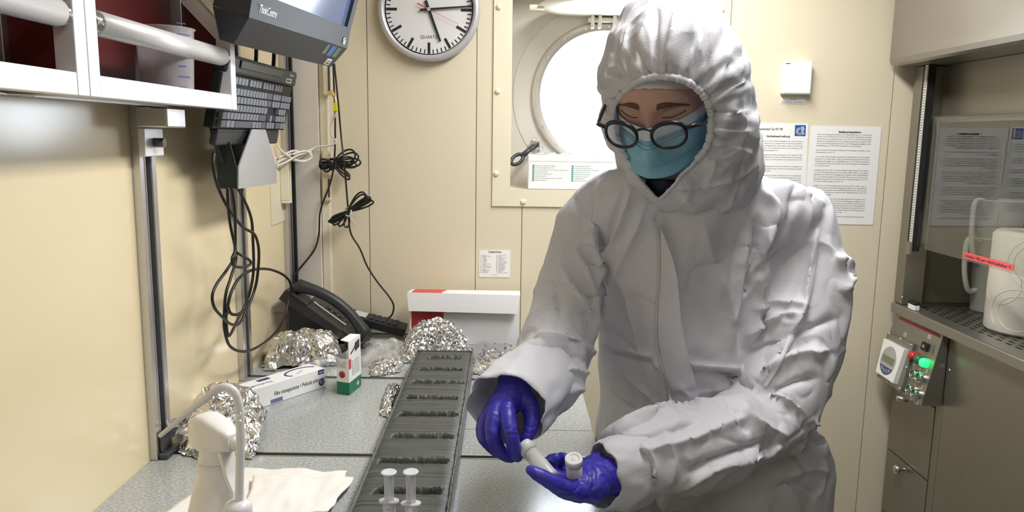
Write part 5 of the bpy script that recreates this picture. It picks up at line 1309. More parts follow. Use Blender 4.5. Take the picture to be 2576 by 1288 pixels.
# ---- crumpled foil
def foil(name, quad, z0, height, seed, label, dome=1.0, n=56, amp=0.010, fscale=38.0, edge=0.5, cat='foil', shape=None):
    """sheet on a bench quad (pixels: nl, nr, fr, fl); height = dome height in metres"""
    q = [at_z(px, py, z0) for px, py in quad]
    rs_ = np.random.RandomState(seed)
    u, v = np.meshgrid(np.linspace(0, 1, n), np.linspace(0, 1, n))
    u = np.clip(u + rs_.normal(0, 0.25 / n, u.shape), 0, 1); v = np.clip(v + rs_.normal(0, 0.25 / n, v.shape), 0, 1)
    A_, B_, C_, D_ = [np.array(p) for p in q]
    P = ((1 - u) * (1 - v))[..., None] * A_ + (u * (1 - v))[..., None] * B_ + (u * v)[..., None] * C_ + ((1 - u) * v)[..., None] * D_
    # rounded ragged outline
    cen = P.mean((0, 1)); rr = np.maximum(np.abs(u - 0.5), np.abs(v - 0.5)) * 2
    er = pnoise(np.stack([u.ravel() * 5 + seed, v.ravel() * 5, np.zeros(u.size)], 1)).reshape(u.shape)
    shrink = 1 - edge * 0.30 * (rr ** 3) * (np.hypot(u - 0.5, v - 0.5) / 0.5 - 0.6) + 0.10 * er * rr
    P = cen + (P - cen) * shrink[..., None]
    d = np.clip(1 - rr ** 2.2, 0, 1) if shape is None else shape(u, v)
    fl2 = P.reshape(-1, 3)
    def ridge(s, o): return 1 - np.abs(pnoise(fl2 * s + o)) * 2.0
    h1 = ridge(fscale, seed * 3.1).reshape(u.shape); h2 = ridge(fscale * 2.3, seed * 7.7).reshape(u.shape); h3 = ridge(fscale * 5, seed * 1.7).reshape(u.shape)
    rot = fl2 @ np.array(Euler((0.5, 0.8, 0.3)).to_matrix()).T
    h1 = 0.35 * h1 + 0.75 * fnoise(rot * fscale * 1.3 + seed).reshape(u.shape); h2 = 0.4 * h2 + 0.7 * fnoise(rot[:, ::-1] * fscale * 3.0 + seed * 2).reshape(u.shape)
    P[..., 2] = z0 + height * d * dome + amp * (0.6 * h1 + 0.35 * h2 + 0.16 * h3) * (0.35 + 0.65 * np.clip(d * 1.6, 0, 1))
    jit = np.stack([pnoise(fl2 * fscale * 2 + 11), pnoise(fl2 * fscale * 2 + 27)], 1).reshape(n, n, 2) * amp * 0.5
    P[..., :2] += jit
    lowb = z0 + 0.0015 + 0.002 * rs_.rand(*u.shape)
    P[..., 2] = np.maximum(P[..., 2] - amp * 0.35, lowb)
    m = MB(); vs = [tuple(p) for p in P.reshape(-1, 3)]; fs = []
    for j in range(n - 1):
        for i in range(n - 1):
            a_ = j * n + i
            if (i + j) % 2: fs += [(a_, a_ + 1, a_ + n + 1), (a_, a_ + n + 1, a_ + n)]
            else: fs += [(a_, a_ + 1, a_ + n), (a_ + 1, a_ + n + 1, a_ + n)]
    m.add(vs, fs, False)
    o = m.build(name, M_foil, None, fix=False); tag(o, label, cat); return o
foil('crumpled_foil', ((646, 938), (852, 922), (882, 890), (684, 886)), ZB, 0.086, 3, 'large crumpled aluminium foil mound lying against the phone', n=64, amp=0.020, fscale=22, shape=lambda u, v: np.clip(1 - np.abs(2 * u - 1.0) ** 4, 0, 1) * np.clip(1 - np.abs(2 * v - 0.95) ** 2.5, 0, 1))
foil('foil_strip', ((730, 938), (905, 912), (920, 880), (760, 892)), ZB, 0.016, 5, 'smooth folded strip of aluminium foil in front of the foil mound', n=44, amp=0.007, fscale=26)
foil('crumpled_foil', ((985, 918), (1182, 912), (1185, 876), (985, 880)), ZB, 0.104, 9, 'tall finely crumpled aluminium foil mound behind the end of the core', n=84, amp=0.016, fscale=62, shape=lambda u, v: np.clip(1 - np.abs(2 * u - 1.12) ** 2.4, 0, 1) * np.clip(1 - np.abs(2 * v - 1.0) ** 2.2, 0, 1))
foil('foil_sheet', ((1175, 948), (1330, 940), (1330, 858), (1190, 852)), ZB, 0.012, 12, 'flat wrinkled aluminium foil sheet beside the sleeve cuff', n=40, amp=0.012, fscale=22, edge=0.2)
foil('foil_wrap', ((925, 952), (1012, 940), (1020, 905), (930, 908)), ZB, 0.022, 15, 'small bright foil wrap next to the clear plastic tubes', n=44, amp=0.012, fscale=40)
foil('foil_scrap', ((955, 1050), (985, 1060), (1018, 975), (975, 968)), ZB, 0.030, 18, 'narrow foil scrap tucked against the side of the core', n=36, amp=0.010, fscale=48)
def shF(u, v):
    return np.clip(1 - np.abs(2 * u - 1.1) ** 3, 0, 1) * np.clip(1 - np.abs(2 * v - 1.1) ** 2.6, 0, 1)
foil('crumpled_foil', ((428, 1150), (645, 1165), (685, 1035), (478, 1050)), ZB, 0.092, 21, 'shiny crumpled foil draped over the end of the cling film box', n=72, amp=0.022, fscale=22, shape=shF)
tipf = MB(); a, b, c, d0 = at_y(388, 1098, 1.38), at_y(470, 1100, 1.36), at_y(500, 1030, 1.40), at_y(425, 1065, 1.40)
rows_ = [[a.lerp(b, i / 8).lerp(d0.lerp(c, i / 8), j / 6) + Vector((0, 0, 0.006 * math.sin(i * 1.3 + j))) for i in range(9)] for j in range(7)]
tipf.grid(rows_, smooth=False); o = tipf.build('foil_flap', M_foil); tag(o, 'smooth pointed foil flap sticking out beside the aluminium post', 'foil')

# ---- clear tubes in the clutter
M_clear = bpy.data.materials.new('clear_plastic'); M_clear.use_nodes = True; pp_nodes(M_clear, (232, 232, 230), 0.30)
def ctube(a_px, b_px, r, label, lift=0.0):
    a, b = at_z(*a_px, ZB + r + 0.001 + lift), at_z(*b_px, ZB + r + 0.001 + lift)
    t = thing('sample_tube', a, label, 'tube', 'clear plastic sample tubes on the bench'); d_ = (b - a).normalized()
    MB().lathe(a, [(r * 0.97, 0), (r, 0.001), (r, (b - a).length - r), (r * 0.8, (b - a).length - r * 0.4), (0.002, (b - a).length), (0, (b - a).length)], axis=d_, n=20).build('tube', M_clear, t)
    MB().lathe(a - d_ * 0.0125, [(0, 0), (r * 1.12, 0.0005), (r * 1.15, 0.002), (r * 1.15, 0.012), (r * 0.9, 0.0122)], axis=d_, n=20).build('cap', mat('cap_grey', (206, 206, 204), 0.4), t)
ctube((766, 925), (835, 905), 0.010, 'clear plastic tube lying behind the cling film box')
ctube((800, 915), (880, 895), 0.010, 'clear plastic tube lying between cling film box and small green carton')
ctube((985, 866), (925, 895), 0.012, 'clear plastic tube lying behind the small green carton')
ctube((950, 876), (915, 912), 0.012, 'clear plastic tube leaning on the foil wrap')
def bag(quad, h_, seed, label):
    q = [at_z(px, py, ZB) for px, py in quad]; n = 36; rows_ = []
    for j in range(n):
        row = []
        for i in range(n):
            u, v = i / (n - 1), j / (n - 1); p = q[0].lerp(q[1], u).lerp(q[3].lerp(q[2], u), v)
            dm = max(0, 1 - (2 * u - 1) ** 4) * max(0, 1 - (2 * v - 1) ** 4)
            p.z = ZB + 0.002 + h_ * dm * (0.75 + 0.4 * float(pnoise([[u * 5, v * 5, seed]])[0])) + 0.004 * dm * abs(float(pnoise([[u * 14, v * 14, seed]])[0])); row.append(p)
        rows_.append(row)
    o = MB().grid(rows_, smooth=False).build('plastic_bag', M_clear); tag(o, label, 'plastic bag'); return o
bag(((880, 925), (1015, 920), (1020, 862), (915, 868)), 0.034, 4, 'crinkled clear plastic bag of tubes between the green carton and foil mound')

# ---- desk phone
pu = Vector((-0.215, 0.0, 0.158)).normalized()                   # up the phone
pr0 = Vector((at_z(950, 838, ZB).x, 2.052, ZB))
PL, PWd = 0.262, 0.175
py_ = Vector((0, 1, 0)); pnn = pu.cross(py_).normalized()
if pnn.z < 0: pnn = -pnn
pb0 = Vector((pr0.x, pr0.y, ZB + 0.020))
ph = thing('desk_phone', Vector((pr0.x - 0.1, pr0.y + 0.09, ZB)), 'black office desk phone with handset and curly cord in the corner', 'telephone')
def pp(a_, b_, c_): return pb0 + pu * a_ + py_ * (b_ * 0.80) + pnn * c_
M_ph = mat('phone_black', (44, 46, 50), 0.45, var=0.04, bump=0.05, bscale=300)
body = MB(); hl = lambda a_: pp(a_, 0, 0)
foot_x = pp(PL, 0, 0).x
body.hexa([pp(0, 0, -0.016), pp(0, PWd, -0.016), pp(PL, PWd, -0.03), pp(PL, 0, -0.03), pp(0, 0, 0), pp(0, PWd, 0), pp(PL, PWd, 0), pp(PL, 0, 0)])
body.build('body', M_ph, ph)
stn = MB(); p1_ = pp(PL * 0.92, 0.03, -0.028); p2_ = pp(PL * 0.55, 0.03, -0.024)
stn.hexa([(p1_.x, p1_.y, ZB + 0.001), (p2_.x, p1_.y, ZB + 0.001), (p2_.x, p1_.y + 0.09, ZB + 0.001), (p1_.x, p1_.y + 0.09, ZB + 0.001), p1_, p2_, p2_ + py_ * 0.09, p1_ + py_ * 0.09])
stn.build('stand', M_ph, ph)
MB().hexa([pp(0.0, 0.004, -0.016) + Vector((0, 0, 0)), pp(0, PWd - 0.004, -0.016), pp(0.05, PWd - 0.004, -0.018), pp(0.05, 0.004, -0.018)] and [Vector((pp(0.0, 0, 0).x, pr0.y + 0.004, ZB + 0.001)), Vector((pp(0.0, 0, 0).x, pr0.y + PWd * 0.80 - 0.004, ZB + 0.001)), Vector((pp(0.055, 0, 0).x, pr0.y + PWd * 0.80 - 0.004, ZB + 0.001)), Vector((pp(0.055, 0, 0).x, pr0.y + 0.004, ZB + 0.001)), pp(0.0, 0.004, -0.0165), pp(0.0, PWd - 0.004, -0.0165), pp(0.055, PWd - 0.004, -0.019), pp(0.055, 0.004, -0.019)]).build('front_foot', M_ph, ph)
PR_ = Matrix((pu, py_, pnn)).transposed()
def pbx(a0, a1, b0, b1, c0, c1, name, m, bev=0.0, par=None):
    return MB().box(pp((a0 + a1) / 2, (b0 + b1) / 2, (c0 + c1) / 2), (a1 - a0, b1 - b0, c1 - c0), PR_, bev).build(name, m, par or ph)
pbx(0.195, 0.245, 0.075, 0.165, 0.0005, 0.004, 'display_frame', mat('phone_silver', (130, 136, 136), 0.4), 0.002)
pbx(0.202, 0.228, 0.085, 0.150, 0.0042, 0.0052, 'display', mat('lcd_grey', (92, 104, 98), 0.25))
for i in range(4):
    for j in range(3): pbx(0.070 + i * 0.022, 0.084 + i * 0.022, 0.110 + j * 0.020, 0.126 + j * 0.020, 0.0005, 0.0045, 'phone_key', M_bplastic, 0.0015)
for i in range(7): pbx(0.052 + i * 0.018, 0.064 + i * 0.018, 0.088, 0.100, 0.0005, 0.0035, 'phone_key', M_bplastic, 0.001)
pbx(0.055, 0.185, 0.070, 0.082, 0.0005, 0.0015, 'index_strip', mat('index_white', (206, 210, 208), 0.5))
MB().lathe(pp(0.030, 0.085, 0.0003), [(0.012, 0), (0.012, 0.001), (0, 0.0012)], axis=pnn, n=24).build('badge', mat('badge_grey', (170, 176, 172), 0.5), ph)
pbx(0.247, 0.257, 0.14, 0.165, 0.0005, 0.003, 'message_lamp', mat('lamp_red', (150, 50, 46), 0.4), 0.001)
# handset: bowed bar with round ends
hs = []
for k in range(19):
    f = k / 18; a_ = 0.012 + f * 0.238
    c_ = 0.026 + 0.024 * math.sin(PI * f)
    w_ = 0.020 + 0.007 * (abs(2 * f - 1) ** 3); t_ = 0.014 + 0.011 * (abs(2 * f - 1) ** 4)
    dn = -0.010 * (abs(2 * f - 1) ** 4)
    hs.append([pp(a_, 0.034 + w_ * math.copysign(abs(math.cos(t)) ** 0.75, math.cos(t)), c_ + dn + t_ * math.copysign(abs(math.sin(t)) ** 0.75, math.sin(t))) for t in [2 * PI * q / 20 for q in range(21)]])
hm2 = MB().grid(hs, smooth=True); hm2.add(hs[0][:-1], [list(range(20))]); hm2.add(hs[-1][:-1], [list(range(20))])
hm2.build('handset', M_ph, ph)
pbx(0.004, 0.075, 0.004, 0.064, 0.0005, 0.006, 'cradle', M_ph, 0.002); pbx(0.190, 0.259, 0.004, 0.064, 0.0005, 0.006, 'cradle', M_ph, 0.002)
# curly cord
path = crom([at_z(*p, ZB + 0.012) for p in ((935, 862), (938, 872), (915, 882), (880, 884), (850, 876), (846, 862), (868, 858), (900, 864))], 14)
cc_ = []; acc = 0.0
for i, p in enumerate(path):
    t_ = (path[min(i + 1, len(path) - 1)] - path[max(i - 1, 0)]).normalized(); n1 = Vector((-t_.y, t_.x, 0)); 
    if i: acc += (path[i] - path[i - 1]).length
    for sub in range(4):
        a_ = (acc + sub * 0.0009) / 0.0046 * 2 * PI * 0.8
        cc_.append(p + t_ * (sub * 0.0008) + n1 * (0.0075 * math.cos(a_)) + Vector((0, 0, 0.0075 * math.sin(a_))))
MB().tube(cc_, 0.0019, 6).build('curly_cord', M_ph, ph)
# ---- cordless keypad device behind it
ka, kb_ = at_y(878, 800, 2.245), at_y(1024, 822, 2.245)
kd = thing('keypad_handset', ((ka.x + kb_.x) / 2, 2.245, ZB), 'black keypad handset lying along the back wall next to the foil carton', 'handset')
dk_ = Vector((kb_.x - ka.x, 0, -0.045)); Lk2 = dk_.length; dk_.normalize(); kN = Vector((0, 1, 0)).cross(dk_); kN = kN if kN.z > 0 else -kN
k0 = Vector((ka.x, 2.20, ZB + 0.078)); KR2 = Matrix((dk_, Vector((0, 1, 0)), kN)).transposed()
def kq(a0, a1, b0, b1, c0, c1, name, m, bev=0.0): return MB().box(k0 + dk_ * ((a0 + a1) / 2) + Vector((0, (b0 + b1) / 2, 0)) + kN * ((c0 + c1) / 2), (a1 - a0, b1 - b0, c1 - c0), KR2, bev).build(name, m, kd)
M_k2 = mat('keypad_black', (26, 28, 34), 0.45)
kq(0, Lk2, 0.0, 0.072, -0.026, 0.0, 'body', M_k2, 0.004)
kq(0.02, 0.058, 0.010, 0.062, 0.0003, 0.0015, 'paper_insert', mat('insert_white', (196, 198, 194), 0.6))
for i in range(5):
    for j in range(4): kq(0.068 + i * 0.018, 0.081 + i * 0.018, 0.008 + j * 0.015, 0.019 + j * 0.015, 0.0003, 0.0035, 'key', M_bplastic, 0.001)
MB().span((ka.x + 0.01, 2.205, ZB + 0.001), (ka.x + 0.06, 2.265, ZB + 0.042)).build('rest', M_k2, kd)
# ================================================================== the person
from mathutils.bvhtree import BVHTree
def ring_loft(secs, n=28, k=5, cap=True):
    """secs: (px, py, Y, r_px, depth_ratio) -> closed tube; rings lie across the path"""
    C = []; R = []; D = []
    for s_ in secs:
        c = at_y(s_[0], s_[1], s_[2]); C.append(c); R.append(s_[3] / ppm(c)); D.append(s_[4] if len(s_) > 4 else 1.0)
    Cc = crom(C, k); m = len(Cc)
    tt = np.linspace(0, len(secs) - 1, m)
    Rr = np.interp(tt, range(len(secs)), R); Dd = np.interp(tt, range(len(secs)), D)
    rows_ = []
    for i, c in enumerate(Cc):
        T = (Cc[min(i + 1, m - 1)] - Cc[max(i - 1, 0)]).normalized()
        vw = (c - Vector(CAM)).normalized(); x = T.cross(vw)
        x = x.normalized() if x.length > 1e-3 else Vector((1, 0, 0)); y = T.cross(x).normalized()
        rows_.append([c + x * (Rr[i] * math.cos(2 * PI * q / n)) + y * (Rr[i] * Dd[i] * math.sin(2 * PI * q / n)) for q in range(n)])
    return rows_, cap
def rows_mesh(rows_, cap=True):
    m, n = len(rows_), len(rows_[0]); vs = [v for r in rows_ for v in r]
    fs = [(i * n + k, i * n + (k + 1) % n, (i + 1) * n + (k + 1) % n, (i + 1) * n + k) for i in range(m - 1) for k in range(n)]
    if cap: fs += [list(range(n))[::-1], list(range((m - 1) * n, m * n))]
    return vs, fs
def stack(secs, n=40, k=5):
    """horizontal rings: (px centre, py, Y, rx_px, ry_m, power)"""
    C = [at_y(s_[0], s_[1], s_[2]) for s_ in secs]; R = [s_[3] / ppm(c) for s_, c in zip(secs, C)]; D = [s_[4] for s_ in secs]
    Cc = crom(C, k); m = len(Cc); tt = np.linspace(0, len(secs) - 1, m)
    Rr = np.array([v.x for v in crom([Vector((r, 0, 0)) for r in R], k)]); Dd = np.array([v.x for v in crom([Vector((r, 0, 0)) for r in D], k)])
    return [[c + Vector((Rr[i] * math.copysign(abs(math.cos(a)) ** 0.88, math.cos(a)), Dd[i] * math.copysign(abs(math.sin(a)) ** 0.88, math.sin(a)), 0)) for a in [2 * PI * q / n for q in range(n)]] for i, c in enumerate(Cc)]
def remesh_union(parts, voxel, smooth=4):
    """closed pieces -> one continuous surface (numpy verts, list faces)"""
    vs, fs = [], []
    for (v, f) in parts:
        o = len(vs); vs += [tuple(p) for p in v]; fs += [[i + o for i in q] for q in f]
    me = bpy.data.meshes.new('tmp'); me.from_pydata(vs, [], fs)
    bm = bmesh.new(); bm.from_mesh(me); bmesh.ops.recalc_face_normals(bm, faces=bm.faces[:]); bm.to_mesh(me); bm.free()
    ob = bpy.data.objects.new('tmp', me); COL.objects.link(ob)
    md = ob.modifiers.new('r', 'REMESH'); md.mode = 'VOXEL'; md.voxel_size = voxel; md.adaptivity = 0.0
    dg = bpy.context.evaluated_depsgraph_get(); ev = ob.evaluated_get(dg); m2 = ev.to_mesh()
    V_ = np.empty(len(m2.vertices) * 3); m2.vertices.foreach_get('co', V_); V_ = V_.reshape(-1, 3)
    F_ = [tuple(p.vertices) for p in m2.polygons]
    E_ = np.empty(len(m2.edges) * 2, dtype=np.int64); m2.edges.foreach_get('vertices', E_); E_ = E_.reshape(-1, 2)
    ev.to_mesh_clear(); bpy.data.objects.remove(ob); bpy.data.meshes.remove(me)
    for _ in range(smooth): V_ = lap(V_, E_, 0.5)
    return V_, F_, E_
def lap(V_, E_, w):
    S = np.zeros_like(V_); n_ = np.zeros(len(V_))
    np.add.at(S, E_[:, 0], V_[E_[:, 1]]); np.add.at(S, E_[:, 1], V_[E_[:, 0]])
    np.add.at(n_, E_[:, 0], 1); np.add.at(n_, E_[:, 1], 1)
    return V_ + w * (S / np.maximum(n_, 1)[:, None] - V_)
def vnormals(V_, F_):
    N_ = np.zeros_like(V_); A = np.array([f[:4] if len(f) >= 4 else (f[0], f[1], f[2], f[2]) for f in F_])
    fn = np.cross(V_[A[:, 2]] - V_[A[:, 0]], V_[A[:, 3]] - V_[A[:, 1]])
    for k in range(4): np.add.at(N_, A[:, k], fn)
    return N_ / np.maximum(np.linalg.norm(N_, axis=1), 1e-12)[:, None]
def mesh_obj(name, V_, F_, m, parent, smooth=True):
    off = np.array(wloc(parent)) if parent is not None else np.zeros(3)
    me = bpy.data.meshes.new(name); me.from_pydata([tuple(p) for p in (V_ - off)], [], F_)
    me.polygons.foreach_set('use_smooth', [smooth] * len(F_)); me.materials.append(m); me.update()
    o = bpy.data.objects.new(name, me); COL.objects.link(o); o.parent = parent
    return o
def fold(V_, N_, poly, width, amp, yr=None, sharp=1.0):
    """raise (amp>0) or sink a crease along a line seen on the cloth"""
    px, zc = project(V_); vw = V_ - CAM; vw /= np.linalg.norm(vw, axis=1)[:, None]
    front = np.clip(-(vw * N_).sum(1) * 3, 0, 1)
    if yr is not None: front = front * ((V_[:, 1] > yr[0]) & (V_[:, 1] < yr[1]))
    P = np.array([(p.x, p.y) for p in crom([Vector((a_, b_, 0)) for a_, b_ in poly], 6)])
    lo = P.min(0) - width * 3; hi = P.max(0) + width * 3
    idx = np.where((front > 0) & (px[:, 0] > lo[0]) & (px[:, 0] < hi[0]) & (px[:, 1] > lo[1]) & (px[:, 1] < hi[1]))[0]
    if len(idx) == 0: return V_
    q = px[idx]; best = np.full(len(idx), 1e9); ta = np.zeros(len(idx)); m = len(P)
    for i in range(m - 1):
        a_, b_ = P[i], P[i + 1]; d = b_ - a_; L2 = max(1e-9, d @ d)
        t = np.clip(((q - a_) @ d) / L2, 0, 1); dist = np.linalg.norm(q - (a_ + t[:, None] * d), axis=1)
        better = dist < best; best[better] = dist[better]; ta[better] = (i + t[better]) / (m - 1)
    w = np.exp(-(best / width) ** (1.15 * sharp)) * np.minimum(1, np.minimum(ta, 1 - ta) * 5 + 0.12)
    V_ = V_.copy(); V_[idx] += N_[idx] * (amp * w * front[idx])[:, None]
    return V_
def crumple(V_, N_, amp, scale, stretch=(1, 1, 1), seed=0.0, sharp=True):
    P = V_ * np.array(stretch) * scale + seed
    P = P + 0.35 * np.stack([pnoise(P * 0.7 + 5), pnoise(P * 0.7 + 9), pnoise(P * 0.7 + 13)], 1)
    n_ = pnoise(P)
    h = (1 - np.abs(n_) * 2.2) if sharp else n_ * 1.4
    return V_ + N_ * (amp * (h - 0.35))[:, None]

def crease(V_, N_, amp, scale, stretch=(1, 1, 1), seed=0.0, k=7.0):
    P = V_ * np.array(stretch) * scale + seed
    P = P + 0.5 * np.stack([pnoise(P * 0.6 + 5), pnoise(P * 0.6 + 9), pnoise(P * 0.6 + 13)], 1)
    gate = np.clip(pnoise(P * 0.45 + 40) * 2.5 + 0.45, 0, 1)
    return V_ + N_ * (amp * gate * np.exp(-np.abs(pnoise(P)) * k))[:, None]
_ROT = np.array(Euler((0.7, 0.4, 1.1)).to_matrix())
def facet(V_, N_, amp, scale, stretch=(1, 1, 1), seed=0.0):
    P = V_ * np.array(stretch) * scale + seed
    P = P + 0.3 * np.stack([pnoise(P * 0.6 + 5), pnoise(P * 0.6 + 9), pnoise(P * 0.6 + 13)], 1)
    return V_ + N_ * (amp * fnoise(P @ _ROT.T))[:, None]
# ---- cloth material
def cloth(name, rgb, tl=0.22):
    m = bpy.data.materials.new(name); m.use_nodes = True; nt = m.node_tree; N = nt.nodes; L = nt.links; b = N['Principled BSDF']
    b.inputs['Base Color'].default_value = (*lin(rgb), 1); b.inputs['Roughness'].default_value = 0.62
    b.inputs['Sheen Weight'].default_value = 0.15
    tc = N.new('ShaderNodeTexCoord'); mp_ = N.new('ShaderNodeMapping'); mp_.inputs['Scale'].default_value = (1, 1, 1.6)
    mp_.inputs['Rotation'].default_value = (0.3, 0.7, 0.2)
    L.new(tc.outputs['Object'], mp_.inputs['Vector'])
    vo = N.new('ShaderNodeTexVoronoi'); vo.inputs['Scale'].default_value = 420; L.new(mp_.outputs[0], vo.inputs['Vector'])
    nz = N.new('ShaderNodeTexNoise'); nz.inputs['Scale'].default_value = 55; nz.inputs['Detail'].default_value = 4; L.new(tc.outputs['Object'], nz.inputs['Vector'])
    ad = N.new('ShaderNodeMath'); ad.operation = 'MULTIPLY_ADD'; ad.inputs[1].default_value = 0.35; L.new(vo.outputs['Distance'], ad.inputs[0]); nm_ = N.new('ShaderNodeMath'); nm_.operation = 'MULTIPLY'; nm_.inputs[1].default_value = 0.16; L.new(nz.outputs['Fac'], nm_.inputs[0]); L.new(nm_.outputs[0], ad.inputs[2])
    rg_ = N.new('ShaderNodeTexNoise'); rg_.noise_type = 'RIDGED_MULTIFRACTAL'; rg_.inputs['Scale'].default_value = 11.0; rg_.inputs['Detail'].default_value = 3.0
    rg_.inputs['Distortion'].default_value = 0.6
    L.new(tc.outputs['Object'], rg_.inputs['Vector'])
    b0_ = N.new('ShaderNodeBump'); b0_.inputs['Strength'].default_value = 0.5; b0_.inputs['Distance'].default_value = 0.012; L.new(rg_.outputs['Fac'], b0_.inputs['Height'])
    bp_ = N.new('ShaderNodeBump'); L.new(b0_.outputs[0], bp_.inputs['Normal']); bp_.inputs['Strength'].default_value = 0.32; bp_.inputs['Distance'].default_value = 0.003
    L.new(ad.outputs[0], bp_.inputs['Height']); L.new(bp_.outputs[0], b.inputs['Normal'])
    tr = N.new('ShaderNodeBsdfTranslucent'); tr.inputs[0].default_value = (*lin(rgb), 1); L.new(bp_.outputs[0], tr.inputs['Normal'])
    mx = N.new('ShaderNodeMixShader'); mx.inputs[0].default_value = tl
    L.new(b.outputs[0], mx.inputs[1]); L.new(tr.outputs[0], mx.inputs[2]); L.new(mx.outputs[0], N['Material Output'].inputs[0])
    return m
M_suit = cloth('white_nonwoven', (224, 225, 234))
per_x = 0.42
person = thing('person', (per_x, 1.45, 0), 'person in white hooded coverall, blue mask, black glasses and blue gloves handling vials', 'person')

# ---- coverall: torso, arms and legs as one surface
torso = stack([(1735, 405, 1.335, 110, 0.075), (1737, 425, 1.36, 165, 0.088), (1748, 455, 1.38, 232, 0.10), (1758, 490, 1.40, 285, 0.115), (1764, 540, 1.41, 296, 0.128), (1730, 640, 1.425, 232, 0.135), (1708, 760, 1.43, 207, 0.140), (1704, 870, 1.44, 203, 0.145), (1718, 950, 1.45, 208, 0.140), (1772, 1035, 1.46, 258, 0.150), (1790, 1110, 1.465, 288, 0.160), (1792, 1200, 1.465, 294, 0.165), (1786, 1300, 1.465, 290, 0.165), (1786, 1420, 1.465, 280, 0.160), (1786, 1500, 1.465, 270, 0.15)])
parts = [rows_mesh(torso)]
armR = [(1520, 505, 1.415, 52), (1482, 560, 1.405, 66), (1455, 650, 1.385, 70), (1432, 750, 1.36, 82), (1416, 830, 1.33, 96), (1400, 886, 1.29, 106), (1372, 935, 1.235, 104), (1345, 965, 1.195, 96)]
armL = [(1975, 505, 1.415, 66), (2012, 560, 1.41, 92), (2020, 660, 1.40, 110), (2010, 770, 1.38, 120), (1992, 870, 1.355, 120), (1965, 965, 1.32, 112), (1935, 1040, 1.285, 104)]
foreL = [(1960, 1055, 1.30, 92), (1895, 1078, 1.255, 98), (1800, 1106, 1.20, 110), (1700, 1132, 1.15, 113), (1620, 1162, 1.11, 106), (1572, 1182, 1.09, 98)]
for a_ in (armR, armL, foreL): parts.append(rows_mesh(ring_loft(a_)[0]))
def zrings(cx, cy, prof, n=24):
    return [[Vector((cx + dx + rx * math.cos(2 * PI * q / n), cy + dy + ry * math.sin(2 * PI * q / n), z)) for q in range(n)] for (z, rx, ry, dx, dy) in prof]
for s_ in (-1, 1):
    parts.append(rows_mesh(zrings(per_x + s_ * 0.115, 1.465, [(0.86, 0.115, 0.13, 0, 0), (0.70, 0.112, 0.12, 0, 0), (0.48, 0.10, 0.105, s_ * 0.01, 0), (0.30, 0.092, 0.10, s_ * 0.012, 0), (0.10, 0.08, 0.09, s_ * 0.012, 0), (0.035, 0.075, 0.085, s_ * 0.012, 0)])))
VX = 0.0036
Vs, Fs, Es = remesh_union(parts, VX, 6)
Ns = vnormals(Vs, Fs)
Vs = facet(Vs, Ns, 0.0140, 9.0, (1.15, 1, 0.7), 3.0); Vs = facet(Vs, Ns, 0.0060, 19.0, (1.1, 1, 0.75), 7.0); Ns = vnormals(Vs, Fs)
Vs = crumple(Vs, Ns, 0.0035, 6.5, (1, 1, 0.7), 2.0, sharp=False); Ns = vnormals(Vs, Fs)
Vs = crease(Vs, Ns, 0.0060, 6.0, (1.3, 1, 0.7), 21.0, 13.0); Vs = crease(Vs, Ns, -0.0050, 8.0, (0.8, 1, 1.2), 27.0, 13.0)
Vs = crease(Vs, Ns, 0.0042, 12.0, (1, 1, 0.8), 33.0, 11.0); Vs = crease(Vs, Ns, -0.0028, 20.0, (1, 1, 0.8), 39.0, 9.0); Ns = vnormals(Vs, Fs)
